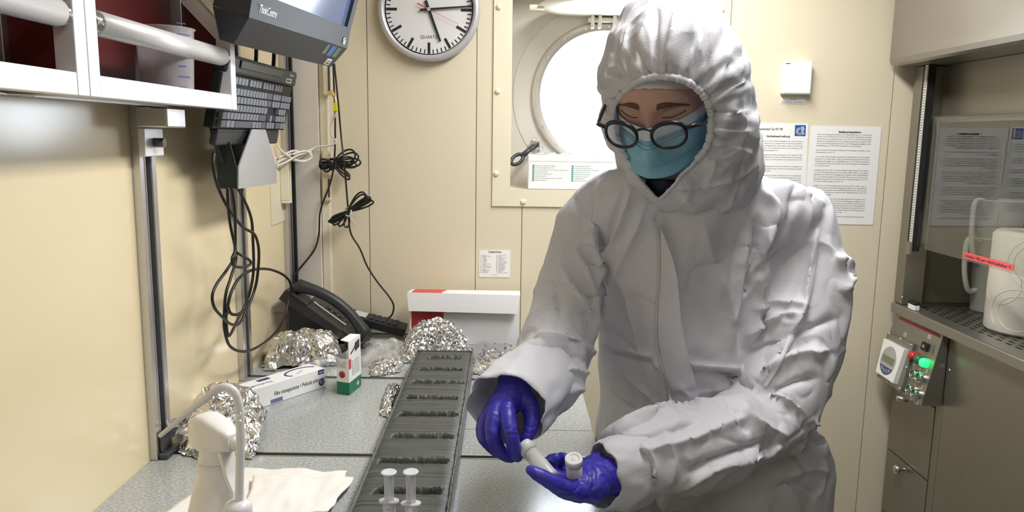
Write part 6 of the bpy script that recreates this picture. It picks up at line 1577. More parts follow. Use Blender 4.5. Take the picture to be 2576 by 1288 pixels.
FOLDS = [
    ([(1502, 560), (1510, 640), (1503, 700), (1509, 770), (1514, 850)], 8, -0.0145),
    ([(1482, 580), (1490, 650), (1484, 720), (1488, 790), (1494, 860)], 13, 0.011), ([(1528, 600), (1530, 680), (1526, 760), (1530, 840)], 13, 0.009),
    ([(1930, 560), (1926, 640), (1908, 730), (1894, 810), (1886, 890)], 14, 0.011), ([(1878, 560), (1874, 640), (1862, 730), (1848, 810), (1838, 890)], 14, 0.009),
    ([(1520, 480), (1500, 560), (1490, 640)], 14, 0.008), ([(1590, 470), (1560, 560), (1520, 650), (1508, 720)], 15, 0.012),
    ([(1572, 470), (1540, 560), (1512, 640)], 9, -0.008), ([(1625, 505), (1600, 580), (1560, 660), (1530, 720)], 14, 0.008),
    ([(1445, 620), (1480, 700), (1502, 780)], 12, 0.008), ([(1400, 650), (1440, 720), (1490, 800)], 10, 0.007), ([(1385, 700), (1400, 760), (1390, 840)], 12, -0.006),
    ([(1345, 850), (1400, 850), (1455, 868), (1505, 900)], 12, 0.010), ([(1360, 880), (1420, 880), (1490, 930)], 10, -0.008), ([(1330, 870), (1300, 905), (1250, 930)], 12, 0.009),
    ([(1380, 940), (1440, 930), (1500, 950)], 8, 0.008), ([(1400, 1000), (1445, 980), (1490, 985)], 10, 0.006),
    ([(1905, 540), (1900, 620), (1886, 720), (1872, 800), (1862, 890)], 9, -0.0145), ([(1905, 470), (1950, 520), (1938, 600), (1905, 660)], 16, 0.010),
    ([(1995, 470), (1990, 540), (1965, 600), (1930, 650)], 10, -0.008), ([(2055, 560), (2045, 640), (2034, 720), (2018, 790), (1985, 850), (1945, 930), (1915, 970)], 9, 0.009),
    ([(1895, 700), (1960, 640), (2030, 600)], 12, -0.007), ([(1890, 780), (1960, 760), (2040, 770)], 14, 0.008), ([(1875, 850), (1950, 800), (2015, 790)], 9, 0.008),
    ([(1870, 880), (1950, 860), (2020, 830), (2110, 800)], 12, -0.008), ([(1900, 960), (1980, 900), (2090, 880)], 14, 0.010), ([(1930, 990), (2000, 960), (2060, 950)], 10, -0.009),
    ([(2100, 640), (2138, 680), (2120, 740)], 14, 0.012), ([(1790, 930), (1860, 960), (1900, 975)], 12, -0.010),
    ([(1510, 862), (1570, 878), (1640, 897)], 6, 0.008), ([(1720, 914), (1790, 921), (1866, 927)], 6, 0.008), ([(1510, 880), (1570, 896), (1640, 915)], 9, -0.007), ([(1720, 934), (1790, 940), (1866, 944)], 9, -0.009),
    ([(1640, 900), (1690, 960), (1740, 1000)], 10, 0.006), ([(1540, 900), (1580, 970), (1600, 1050)], 14, -0.006), ([(1560, 930), (1640, 1000), (1660, 1040)], 10, 0.006),
    ([(1770, 560), (1790, 640), (1830, 740), (1850, 820)], 18, 0.006), ([(1880, 560), (1850, 640), (1840, 720)], 14, -0.005), ([(1720, 700), (1760, 780), (1780, 860)], 14, -0.004),
    ([(1540, 1085), (1620, 1045), (1710, 1020), (1790, 1010)], 12, 0.010), ([(1560, 1110), (1650, 1095), (1760, 1060)], 10, -0.008), ([(1590, 1140), (1690, 1120), (1800, 1080), (1870, 1050)], 14, 0.008),
    ([(1620, 1250), (1640, 1180), (1610, 1110)], 12, 0.010), ([(1570, 1240), (1555, 1170), (1545, 1110)], 9, -0.008), ([(1700, 1235), (1790, 1180), (1900, 1150), (1970, 1120)], 14, 0.010),
    ([(1730, 1190), (1820, 1150), (1930, 1110)], 11, -0.009), ([(1860, 1010), (1900, 1060), (1985, 1100)], 14, 0.008), ([(1800, 1005), (1860, 1040), (1880, 1090)], 10, -0.007), ([(1650, 1060), (1690, 1150), (1680, 1230)], 16, 0.006),
    ([(1990, 1150), (2030, 1120), (2080, 1110)], 12, -0.008), ([(1980, 1200), (2040, 1180), (2085, 1190)], 10, 0.007), ([(1940, 1240), (2000, 1220), (2060, 1250)], 12, -0.007), ([(2040, 1050), (2065, 1090), (2075, 1150)], 12, 0.008),
    ([(1940, 440), (2010, 475), (2075, 520)], 14, 0.006), ([(1555, 430), (1500, 460), (1450, 500)], 12, 0.006),
]
for (pl_, w_, a_) in FOLDS: Vs = fold(Vs, Ns, pl_, w_ * 0.85, a_ * (1.45 if abs(a_) < 0.015 else 0.8))
low_ = (Vs[:, 2] < ZB + 0.02)
Vs[low_, 0] = np.maximum(Vs[low_, 0], BX1 + 0.004)       # the cloth lies against the bench edge
coverall = mesh_obj('coverall', Vs, Fs, M_suit, person)
bvh_s = BVHTree.FromPolygons([Vector(v) for v in Vs], Fs)
def hit(bv, px, py, lift=0.0):
    d = Vector(ray(px, py)).normalized(); r_ = bv.ray_cast(Vector(CAM), d)
    return None if r_[0] is None else r_[0] - d * lift
# shoes
for s_ in (-1, 1):
    sh = stack_rows = [[Vector((per_x + s_ * 0.127 + rx * math.cos(2 * PI * q / 24), 1.42 + dy + ry * math.sin(2 * PI * q / 24), z)) for q in range(24)] for (z, rx, ry, dy) in ((0.002, 0.045, 0.13, 0), (0.02, 0.05, 0.14, 0), (0.05, 0.046, 0.12, 0.01), (0.075, 0.042, 0.07, 0.045), (0.10, 0.04, 0.055, 0.05))]
    v_, f_ = rows_mesh(sh); mesh_obj('shoe', np.array(v_), f_, mat('shoe_black', (30, 30, 32), 0.6), person)

# ---- front flap and zipper on the chest
def strip(name, La, Lb, lifts, m, bv, n=30, cols=7, smooth=True):
    A_ = crom([Vector((a_, b_, 0)) for a_, b_ in La], 8); B_ = crom([Vector((a_, b_, 0)) for a_, b_ in Lb], 8)
    def rs(P, t):
        x = t * (len(P) - 1); i = min(int(x), len(P) - 2); return P[i].lerp(P[i + 1], x - i)
    rows_ = []; 
    for j in range(n):
        t = j / (n - 1); a_, b_ = rs(A_, t), rs(B_, t); row = []
        for c in range(cols):
            f = c / (cols - 1); q = a_.lerp(b_, f); h_ = hit(bv, q.x, q.y, lifts[0] + (lifts[1] - lifts[0]) * f)
            if h_ is None: h_ = row[-1] if row else (rows_[-1][c] if rows_ else Vector((0, 0, 0)))
            row.append(h_)
        rows_.append(row)
    for _ in range(3):          # relax along the strip
        rows_ = [rows_[0]] + [[(rows_[j - 1][c] + rows_[j][c] * 2 + rows_[j + 1][c]) / 4 for c in range(cols)] for j in range(1, n - 1)] + [rows_[-1]]
    o = MB().grid(rows_, smooth=smooth).build(name, m, coverall)
    return o
strip('front_flap', [(1655, 520), (1662, 590), (1662, 680), (1656, 780), (1658, 880), (1680, 955), (1688, 985)], [(1643, 535), (1682, 620), (1704, 700), (1712, 800), (1728, 880), (1745, 945), (1752, 972)], (0.003, 0.020), M_suit, bvh_s)
M_zip = mat('zip_grey', (186, 186, 190), 0.5)
strip('zipper', [(1650, 560), (1655, 680), (1648, 780), (1648, 870), (1674, 960), (1682, 1005)], [(1656, 560), (1661, 680), (1654, 780), (1654, 870), (1681, 960), (1690, 1005)], (0.004, 0.004), M_zip, bvh_s, cols=3)

strip('waist_seam', [(1512, 860), (1570, 876), (1632, 894)], [(1512, 867), (1570, 883), (1632, 901)], (0.004, 0.004), M_suit, bvh_s, cols=3)
strip('waist_seam', [(1742, 913), (1800, 919), (1862, 924)], [(1742, 921), (1800, 927), (1862, 932)], (0.004, 0.004), M_suit, bvh_s, cols=3)
strip('sleeve_seam', [(2052, 575), (2044, 650), (2032, 730), (2018, 788)], [(2062, 575), (2054, 650), (2042, 730), (2028, 788)], (0.003, 0.005), M_suit, bvh_s, cols=4)
strip('sleeve_seam', [(2016, 790), (1985, 850), (1945, 925), (1918, 968)], [(2026, 793), (1995, 855), (1955, 930), (1928, 972)], (0.003, 0.005), M_suit, bvh_s, cols=4)
# ---- cuffs: open shells at the wrists
def cuff(secs, name, seed, n=48):
    rows_ = []
    C = []
    for (px, py, Y, rx, ry, tip) in secs:
        c = at_y(px, py, Y); C.append((c, rx / ppm(c), ry / ppm(c)))
    ax_ = (C[-1][0] - C[0][0]).normalized(); vw = (C[-1][0] - Vector(CAM)).normalized()
    up_ = Vector((0, 0, 1)); x = ax_.cross(up_).normalized(); y = x.cross(ax_).normalized()
    m = 14
    for j in range(m):
        t = j / (m - 1) * (len(C) - 1); i = min(int(t), len(C) - 2); f = t - i
        c = C[i][0].lerp(C[i + 1][0], f); rx = C[i][1] * (1 - f) + C[i + 1][1] * f; ry = C[i][2] * (1 - f) + C[i + 1][2] * f
        row = []
        for q in range(n):
            a_ = 2 * PI * q / n
            w = 1 + 0.10 * float(pnoise([[math.cos(a_) * 2.2 + seed, math.sin(a_) * 2.2, t * 0.8]])[0]) + 0.05 * float(pnoise([[math.cos(a_) * 6 + seed, math.sin(a_) * 6, t * 2]])[0])
            ww = w if j > 0 else 1.0
            row.append(c + x * (rx * ww * math.cos(a_)) + y * (ry * ww * math.sin(a_)) + ax_ * (0.012 * float(pnoise([[math.cos(a_) * 2 + seed * 2, math.sin(a_) * 2, 3.3]])[0]) * j / m))
        rows_.append(row + [row[0]])
    mb = MB().grid(rows_, smooth=True)
    inn = [[p + (rows_c - p).normalized() * 0.0015 for p in r] for r, rows_c in zip(rows_, [sum((q for q in r[:-1]), Vector((0, 0, 0))) / n for r in rows_])]
    mb.grid(inn, smooth=True, flip=True); mb.grid([rows_[-1], inn[-1]], smooth=False)
    return mb.build(name, M_suit, coverall, fix=True)
cuff([(1362, 946, 1.215, 96, 96, 0), (1320, 985, 1.15, 106, 100, 0), (1274, 1030, 1.085, 108, 96, 0)], 'sleeve_cuff', 1.0)
cuff([(1590, 1176, 1.10, 96, 98, 0), (1550, 1190, 1.075, 86, 94, 0), (1512, 1198, 1.055, 60, 84, 0)], 'sleeve_cuff', 5.0)

# ---- head frame
Cc = at_y(1672, 226, 1.275)
HS = 1.06
fd = Vector((-0.36, -0.78, -0.54)).normalized()
sdv = Vector((0, 0, 1)).cross(fd).normalized(); udv = fd.cross(sdv).normalized()
def hl_(s_, u_, f_): return Cc + (sdv * s_ + udv * u_ + fd * f_) * HS
def loc_head(P):
    Q = (P - np.array(Cc)) / HS; return Q @ np.array(sdv), Q @ np.array(udv), Q @ np.array(fd)
# ---- body: head, neck, trunk and arms, one continuous skin
hv = []; nL, nP = 28, 40
for i in range(nL + 1):
    th = PI * i / nL
    for j in range(nP):
        p_ = 2 * PI * j / nP; s_ = math.sin(th) * math.cos(p_); f_ = math.sin(th) * math.sin(p_); u_ = math.cos(th)
        jaw = 1 - 0.22 * max(0, -u_) ** 1.2
        cr_n = 1 - 0.16 * max(0, u_ - 0.35) ** 1.1
        hv.append(hl_(0.074 * s_ * jaw * cr_n, (0.104 if u_ > 0 else 0.115) * u_, (0.098 if f_ > 0 else 0.095) * f_ * cr_n * (1 - 0.06 * max(0, -u_))))
hf = [(i * nP + j, i * nP + (j + 1) % nP, (i + 1) * nP + (j + 1) % nP, (i + 1) * nP + j) for i in range(nL) for j in range(nP)]
bparts = [(hv, hf)]
def cap_tube(P, R, n=16, k=4):
    Pc = crom(P, k); tt = np.linspace(0, len(P) - 1, len(Pc)); Rr = np.interp(tt, range(len(P)), R); rows_ = []
    x = None; m = len(Pc)
    for i, c in enumerate(Pc):
        T = (Pc[min(i + 1, m - 1)] - Pc[max(i - 1, 0)]).normalized()
        x = T.orthogonal().normalized() if x is None else (x - T * x.dot(T)).normalized(); y = T.cross(x)
        rows_.append([c + x * (Rr[i] * math.cos(2 * PI * q / n)) + y * (Rr[i] * math.sin(2 * PI * q / n)) for q in range(n)])
    # rounded ends
    def endcap(row, c, T, r): return [[c + (p - c) * math.cos(a_) + T * (r * math.sin(a_)) for p in row] for a_ in (0.5, 0.95, 1.3)]
    T0 = (Pc[0] - Pc[1]).normalized(); T1 = (Pc[-1] - Pc[-2]).normalized()
    rows_ = endcap(rows_[0], Pc[0], T0, Rr[0])[::-1] + rows_ + endcap(rows_[-1], Pc[-1], T1, Rr[-1])
    return rows_mesh(rows_)
nb = hl_(0, -0.07, -0.035); nt_ = at_y(1745, 500, 1.39)
bparts.append(cap_tube([hl_(0, -0.03, -0.03), nb, nt_], [0.058, 0.056, 0.064]))
bparts.append(rows_mesh(stack([(1750, 478, 1.395, 110, 0.06), (1757, 530, 1.41, 190, 0.080), (1735, 640, 1.425, 165, 0.09), (1710, 800, 1.43, 145, 0.09), (1712, 950, 1.44, 145, 0.09), (1780, 1100, 1.455, 195, 0.105), (1786, 1300, 1.46, 200, 0.11)])))
bparts.append(cap_tube([at_y(*p) for p in ((1560, 545, 1.415), (1500, 585, 1.41), (1450, 700, 1.375), (1412, 850, 1.31), (1350, 945, 1.21), (1300, 978, 1.13))], [0.036, 0.032, 0.032, 0.034, 0.032, 0.026]))
bparts.append(cap_tube([at_y(*p) for p in ((1930, 550, 1.415), (1990, 600, 1.41), (2005, 760, 1.38), (1950, 1030, 1.30), (1750, 1112, 1.17), (1530, 1192, 1.055))], [0.04, 0.038, 0.04, 0.038, 0.036, 0.027]))
Vb, Fb, Eb = remesh_union(bparts, 0.0042, 3)
s_, u_, f_ = loc_head(Vb); isf = (f_ > 0.01) & (np.abs(s_) < 0.09) & (np.abs(u_) < 0.12) & (f_ < 0.16)
g = lambda a_, b_, sa, sb: np.exp(-((s_ - a_) / sa) ** 2 - ((u_ - b_) / sb) ** 2)
df = np.zeros(len(Vb))
for q in (-1, 1):
    df -= 0.013 * g(q * 0.033, 0.010, 0.017, 0.010)          # sockets
    df += 0.0085 * g(q * 0.033, 0.008, 0.013, 0.0065)         # closed lids
    df -= 0.0022 * g(q * 0.034, 0.0025, 0.013, 0.0020)       # lid line
    df += 0.0050 * g(q * 0.030, 0.0215, 0.022, 0.008)         # brow ridge
    df += 0.004 * g(q * 0.045, -0.035, 0.02, 0.02)            # cheek
df += 0.012 * g(0, -0.008, 0.0085, 0.020) + 0.024 * g(0, -0.036, 0.012, 0.018)    # nose
df += 0.004 * g(0, -0.075, 0.024, 0.012) - 0.002 * g(0, -0.0755, 0.022, 0.003)     # mouth
Vb = Vb + np.where(isf, df, 0)[:, None] * np.array(fd)
M_skin = mat('skin', (192, 156, 146), 0.5, var=0.06, vscale=40, bump=0.05, bscale=300, sss=0.15)
body_o = mesh_obj('body', Vb, Fb, M_skin, person)
bvh_b = BVHTree.FromPolygons([Vector(v) for v in Vb], Fb)
def on_face(s_, u_, lift):
    o = hl_(s_, u_, 0.25); r_ = bvh_b.ray_cast(o, -fd)
    return (r_[0] if r_[0] is not None else hl_(s_, u_, 0.02)) + fd * lift
M_brow = mat('brow_hair', (92, 70, 66), 0.9, var=0.3, vscale=300)
for q in (-1, 1):
    top = [on_face(q * (0.013 + 0.040 * k / 14), 0.0220 + 0.0030 * math.sin(PI * (k / 14) ** 0.8) - 0.010 * (k / 14) ** 2 + 0.0062 * (1 - (k / 14) ** 2), 0.0012) for k in range(15)]
    bot = [on_face(q * (0.013 + 0.040 * k / 14), 0.0200 + 0.0030 * math.sin(PI * (k / 14) ** 0.8) - 0.010 * (k / 14) ** 2, 0.0012) for k in range(15)]
    mid = [(a_ + b_) / 2 + fd * 0.0018 for a_, b_ in zip(top, bot)]
    MB().grid([top, mid, bot], smooth=True).build('eyebrow', M_brow, body_o)
    MB().tube([on_face(q * (0.018 + 0.030 * k / 12), 0.0060 - 0.0032 * math.sin(PI * k / 12), 0.0004) for k in range(13)], 0.0008, 6).build('eyelashes', M_brow, body_o)

# ---- shirt collar in the neck opening
M_shirt = mat('navy_shirt', (30, 34, 58), 0.8)
sc_ = stack([(1668, 450, 1.30, 46, 0.040), (1670, 470, 1.31, 52, 0.045), (1672, 490, 1.33, 52, 0.045), (1674, 520, 1.37, 50, 0.045)], n=32)
v_, f_ = rows_mesh(sc_); mesh_obj('shirt_collar', np.array(v_), f_, M_shirt, person)

# ---- face mask with pleats
M_mask = mat('mask_blue', (132, 190, 216), 0.7, var=0.04, vscale=30, bump=0.2, bscale=250)
M_maskw = mat('mask_white', (214, 226, 236), 0.7, var=0.02)
def mask_f(s, u):
    b_ = 0.100 + 0.026 * math.exp(-(s / 0.020) ** 2 - ((u + 0.035) / 0.030) ** 2) + 0.010 * math.exp(-(s / 0.04) ** 2 - ((u + 0.075) / 0.03) ** 2)
    return b_ - 8.6 * s * s - 60 * s ** 4 * 20 - 2.0 * max(0, -(u + 0.085)) - 14 * max(0, -(u + 0.09)) ** 2
nu, nv = 44, 60; rows_ = []
for j in range(nv):
    v = j / (nv - 1); row = []
    for i in range(nu):
        t = 2 * i / (nu - 1) - 1
        wd = 0.074 * (1 - 0.30 * max(0, v - 0.25) ** 1.3)
        s0 = wd * t; u0 = 0.000 - 0.002 * abs(t) - 0.152 * v + 0.010 * v * t * t
        pl2 = 0.0
        for vc in (0.40, 0.58, 0.76): pl2 += 0.0030 * (1 / (1 + math.exp(-(v - vc) * 90)) - 0.5) * 2 * math.exp(-((v - vc) / 0.09) ** 2)
        row.append(hl_(s0, u0, mask_f(s0, u0) + 0.003 - pl2 + 0.0012 * float(pnoise([[s0 * 60, u0 * 40, 1.0]])[0])))
    rows_.append(row)
msk = MB().grid(rows_, smooth=True).build('face_mask', M_mask, person)
bd = MB().grid([[p + fd * 0.0009 for p in r] for r in rows_[0:7]], smooth=True).build('mask_top_band', M_maskw, msk)
for jj in (8, 10):
    MB().tube([p + fd * 0.0009 for p in rows_[jj]], 0.0005, 5).build('mask_stitch', mat('stitch_blue', (96, 140, 170), 0.7), msk)
for q in (0, -1):
    p0_ = rows_[3][q]; p1_ = rows_[-8][q]; s1 = -1 if q == 0 else 1
    MB().tube(crom([p0_, p0_ + sdv * (s1 * 0.004) - fd * 0.03, hl_(s1 * 0.083, -0.02, 0.0), p1_ + sdv * (s1 * 0.006) - fd * 0.03, p1_], 8), 0.0014, 6).build('ear_loop', M_maskw, msk)

# ---- glasses
M_gl = mat('glasses_black', (22, 24, 34), 0.3)
gt = hl_(0, 0, 0)
def gp(s, u, f=0.0): return hl_(s, -0.003 + u, 0.128 + f - 2.2 * s * s)
gls = MB().tube([gp(-0.011 + 0.022 * k / 8, 0.0085 + 0.0035 * math.sin(PI * k / 8)) for k in range(9)], 0.0022, 8)
go_ = gls.build('glasses', M_gl, person)
M_lens = bpy.data.materials.new('lens'); M_lens.use_nodes = True; thin_glass(M_lens, (0.95, 0.96, 0.97), 1.4)
def lens_pt(q, a_, k=1.0):
    c_, s1 = math.cos(a_), math.sin(a_)
    return q * 0.0345 + k * 0.0240 * math.copysign(abs(c_) ** 0.9, c_), k * 0.0205 * math.copysign(abs(s1) ** 0.9, s1) + (0.002 * q * c_ if s1 > 0 else 0)
for q in (-1, 1):
    pts = [gp(*lens_pt(q, 2 * PI * k / 40)) for k in range(41)]
    rr_ = [0.0025 + 0.0013 * max(0, math.sin(2 * PI * k / 40)) for k in range(41)]
    MB().tube(pts, rr_, 8, caps=False).build('rim', M_gl, go_)
    MB().prism([gp(*lens_pt(q, 2 * PI * k / 40, 0.97)) for k in range(40)], fd * 0.0008).build('lens', M_lens, go_)
    h0 = gp(q * 0.0590, 0.0105); h1 = gp(q * 0.0700, 0.011, -0.002); 
    MB().tube(crom([h0, h1, hl_(q * 0.0775, 0.000, 0.095), hl_(q * 0.0785, 0.004, 0.05), hl_(q * 0.079, 0.002, 0.0)], 6), [0.0034] * 7 + [0.0028] * 18, 8).build('temple', M_gl, go_)

# ---- hood
hood_rows = stack([(1692, -34, 1.335, 30, 0.036), (1690, -22, 1.332, 66, 0.075), (1685, 8, 1.325, 102, 0.108), (1683, 60, 1.315, 127, 0.136), (1686, 125, 1.305, 154, 0.150), (1690, 200, 1.30, 176, 0.150), (1700, 285, 1.305, 186, 0.145), (1713, 350, 1.315, 188, 0.135), (1729, 408, 1.33, 176, 0.125), (1733, 450, 1.345, 166, 0.118), (1730, 500, 1.36, 138, 0.105), (1730, 540, 1.38, 110, 0.08)], n=64, k=7)
Vh, Fh, Eh = remesh_union([rows_mesh(hood_rows)], 0.0030, 3)
Nh = vnormals(Vh, Fh)
OPEN = [(1549, 352), (1541, 318), (1541, 285), (1552, 256), (1572, 230), (1602, 206), (1640, 194), (1690, 193), (1735, 208), (1765, 233), (1783, 262), (1789, 300), (1786, 345), (1774, 378), (1753, 400), (1738, 420), (1712, 440), (1700, 462), (1680, 480), (1657, 504), (1640, 486), (1618, 462), (1598, 435), (1577, 400), (1560, 373)]
OP = np.array([(p.x, p.y) for p in crom([Vector((a_, b_, 0)) for a_, b_ in OPEN], 6, closed=True)])
def poly_dist(q, P):
    best = np.full(len(q), 1e9); ins = np.zeros(len(q), bool); n_ = len(P)
    for i in range(n_):
        a_, b_ = P[i], P[(i + 1) % n_]; d = b_ - a_; t = np.clip(((q - a_) @ d) / max(1e-9, d @ d), 0, 1)
        best = np.minimum(best, np.linalg.norm(q - (a_ + t[:, None] * d), axis=1))
        c = ((a_[1] > q[:, 1]) != (b_[1] > q[:, 1])); ins ^= c & (q[:, 0] < (b_[0] - a_[0]) * (q[:, 1] - a_[1]) / (b_[1] - a_[1] + 1e-12) + a_[0])
    return best, ins
pxh, _ = project(Vh); dist, ins = poly_dist(pxh, OP)
vwh = Vh - CAM; vwh /= np.linalg.norm(vwh, axis=1)[:, None]; front = -(vwh * Nh).sum(1) > -0.05; front &= Vh[:, 1] < 1.36
sgn = np.where(ins, -dist, dist)
# gathers round the elastic, pleats radiating from it
cen = np.array([1668.0, 300.0]); ang = np.arctan2(pxh[:, 1] - cen[1], pxh[:, 0] - cen[0])
upper = np.clip((330 - pxh[:, 1]) / 60, 0, 1) * 0.8 + np.clip((pxh[:, 0] - 1740) / 40, 0, 1) * 0.6
ga = pnoise(np.stack([np.cos(ang) * 6, np.sin(ang) * 6, dist * 0.004], 1)); gb = pnoise(np.stack([np.cos(ang) * 15, np.sin(ang) * 15, dist * 0.006 + 4], 1))
amp_ = np.exp(-dist / 130.0) * 0.010 * upper * front
Vh = Vh + Nh * (amp_ * (ga * 1.2 + gb * 0.8 * np.exp(-dist / 50.0)))[:, None]
near = np.exp(-(np.clip(sgn, 0, 200) / 22.0)) * front
Vh = Vh - Nh * (0.012 * near * upper)[:, None]
Nh = vnormals(Vh, Fh)
Vh = facet(Vh, Nh, 0.0060, 13.0, (1, 1, 0.6), 5.0); Vh = facet(Vh, Nh, 0.0034, 27.0, (1, 1, 0.6), 9.0); Nh = vnormals(Vh, Fh); Vh = crease(Vh, Nh, 0.0050, 9.0, (1, 1, 0.5), 51.0, 12.0); Vh = crease(Vh, Nh, 0.0040, 16.0, (1, 1, 0.6), 57.0, 11.0); Vh = crease(Vh, Nh, -0.0030, 13.0, (1, 1, 0.6), 63.0, 11.0); Nh = vnormals(Vh, Fh); Vh = crumple(Vh, Nh, 0.0030, 9.0, (1, 1, 0.55), 12.0); Nh = vnormals(Vh, Fh)
Vh = crumple(Vh, Nh, 0.0026, 24.0, (1, 1, 0.6), 15.0); Nh = vnormals(Vh, Fh)
HF = [([(1705, 5), (1690, 80), (1668, 188)], 7, 0.006), ([(1640, 20), (1612, 100), (1605, 190)], 10, 0.007), ([(1585, 60), (1570, 140), (1585, 205)], 9, 0.007), ([(1740, 40), (1740, 120), (1720, 190)], 8, 0.006), ([(1790, 60), (1780, 140), (1750, 205)], 10, 0.007), ([(1830, 120), (1815, 190), (1775, 240)], 9, 0.007),
      ([(1875, 200), (1830, 230), (1790, 262)], 8, 0.007), ([(1888, 280), (1840, 285), (1795, 290)], 8, 0.006), ([(1890, 330), (1840, 330), (1792, 325)], 8, 0.006), ([(1895, 390), (1850, 372), (1790, 360)], 9, 0.006), ([(1800, 400), (1790, 440), (1775, 470)], 9, 0.005), ([(1690, 475), (1770, 470), (1850, 450), (1900, 415)], 4, 0.006),
      ([(1512, 205), (1530, 245), (1550, 240)], 9, 0.006), ([(1520, 180), (1560, 190), (1590, 200)], 7, -0.006), ([(1655, 20), (1650, 100), (1640, 180)], 6, -0.005), ([(1760, 30), (1765, 110), (1740, 195)], 7, -0.005)]
for (pl_, w_, a_) in HF: Vh = fold(Vh, Nh, pl_, w_, a_, yr=(1.0, 1.36))
Vh = lap(Vh, Eh, 0.1)
pxh, _ = project(Vh); dist, ins = poly_dist(pxh, OP)
cutv = ins & front
snap = front & (dist < 6) & ~ins
Fk = [f for f in Fh if not all(cutv[i] for i in f)]
bvh_h = BVHTree.FromPolygons([Vector(v) for v in Vh], Fh)
rimp = []
for i in range(len(OP)):
    h_ = hit(bvh_h, OP[i][0], OP[i][1], 0.0)
    if h_ is not None: rimp.append(h_)
for _ in range(10): rimp = [(rimp[k - 1] + rimp[k] * 2 + rimp[(k + 1) % len(rimp)]) / 4 for k in range(len(rimp))]
RP = np.array([tuple(p) for p in rimp]); rpx, _ = project(RP)
# pull the ragged edge onto the opening line
for i in set(i for f in Fk for i in f if cutv[i]):
    Vh[i] = RP[int(np.argmin(((rpx - pxh[i]) ** 2).sum(1)))]
used = sorted(set(i for f in Fk for i in f)); rm = {o: k for k, o in enumerate(used)}
hood_o = mesh_obj('suit_hood', Vh[used], [tuple(rm[i] for i in f) for f in Fk], M_suit, person)
md = hood_o.modifiers.new('cloth_thickness', 'SOLIDIFY'); md.thickness = 0.0015; md.offset = -1
rimp = [p + (Vector(CAM) - p).normalized() * 0.0035 for p in rimp]
fine = crom(rimp, 3, closed=True)
pxr, _ = project(np.array([tuple(p) for p in fine]))
rad = [(0.0056 if pxr[k][1] < 400 and pxr[k][0] > 1552 else 0.0028) * (1 + 0.10 * math.sin(k * 1.15) + 0.10 * math.sin(k * 0.53)) for k in range(len(fine))]
MB().tube(fine + [fine[0]], rad + [rad[0]], 10, caps=False).build('elastic_rim', M_suit, hood_o)
# inner cap band over the forehead
rows_ = []
for j in range(9):
    v = j / 8; row = []
    for i in range(41):
        t = 2 * i / 40 - 1; ss = 0.079 * t
        uu_ = 0.050 + 0.024 * v - 0.016 * t * t + 0.0015 * float(pnoise([[t * 6, v * 2, 2.0]])[0])
        row.append(on_face(ss * 0.70, uu_, 0.0035 + 0.0012 * float(pnoise([[t * 9, v * 3, 5.0]])[0])))
    rows_.append(row)
MB().grid(rows_, smooth=True).build('cap_band', M_suit, hood_o)

# ---- gloved hands
M_glove = mat('blue_nitrile', (54, 48, 168), 0.42, var=0.05, vscale=25, bump=0.25, bscale=110)
def hand_mesh(name, chains, palm):
    ps = []
    for ch in chains:
        P = [at_y(a_, b_, Y) for a_, b_, Y, r in ch]; R = [r / ppm(p) for p, (_, _, _, r) in zip(P, ch)]
        ps.append(cap_tube(P, R, 14, 4))
    for pl_ in palm:
        P = [at_y(a_, b_, Y) for a_, b_, Y, r in pl_]; R = [r / ppm(p) for p, (_, _, _, r) in zip(P, pl_)]
        ps.append(cap_tube(P, R, 18, 4))
    V_, F_, E_ = remesh_union(ps, 0.0016, 5)
    N_ = vnormals(V_, F_); V_ = crumple(V_, N_, 0.0007, 60.0, (1, 1, 1), 3.0)
    return V_, F_, E_
Rch = [[(1282, 1012, 1.085, 22), (1276, 1040, 1.062, 21), (1284, 1088, 1.040, 20), (1294, 1128, 1.042, 17.5), (1301, 1150, 1.052, 14)],
       [(1262, 1012, 1.09, 22), (1244, 1042, 1.068, 21), (1240, 1098, 1.050, 20), (1262, 1138, 1.058, 17), (1286, 1152, 1.066, 14)],
       [(1250, 1020, 1.10, 21), (1225, 1052, 1.088, 20), (1222, 1102, 1.075, 18), (1246, 1132, 1.082, 16), (1268, 1144, 1.092, 13)],
       [(1245, 1025, 1.115, 19), (1216, 1062, 1.112, 17), (1214, 1098, 1.104, 15.5), (1232, 1120, 1.108, 13), (1248, 1130, 1.114, 11)],
       [(1312, 992, 1.105, 27), (1333, 1024, 1.088, 24), (1338, 1060, 1.072, 20), (1330, 1090, 1.062, 17), (1320, 1106, 1.058, 13)]]
Rpalm = [[(1296, 952, 1.155, 43), (1294, 975, 1.125, 44), (1284, 1000, 1.10, 40)], [(1290, 985, 1.115, 42), (1268, 1010, 1.095, 36), (1248, 1036, 1.098, 33)], [(1300, 985, 1.11, 38), (1288, 1015, 1.088, 28)]]
Vr, Fr, Er = hand_mesh('glove', Rch, Rpalm)
Nr = vnormals(Vr, Fr)
for (pl_, w_, a_) in (([(1258, 1028), (1280, 1022), (1300, 1030)], 4, -0.0012), ([(1262, 1018), (1285, 1012), (1305, 1020)], 4, 0.0012), ([(1266, 1082), (1284, 1078), (1300, 1084)], 3, -0.0012), ([(1270, 1096), (1288, 1092), (1304, 1096)], 3, -0.001), ([(1318, 1068), (1335, 1075), (1352, 1072)], 3, -0.001), ([(1316, 1082), (1330, 1090), (1346, 1086)], 3, -0.001), ([(1255, 975), (1290, 968), (1330, 985)], 5, 0.0015), ([(1240, 1000), (1270, 985), (1310, 990)], 5, -0.001)): Vr = fold(Vr, Nr, pl_, w_, a_)
mesh_obj('glove', Vr, Fr, M_glove, person)
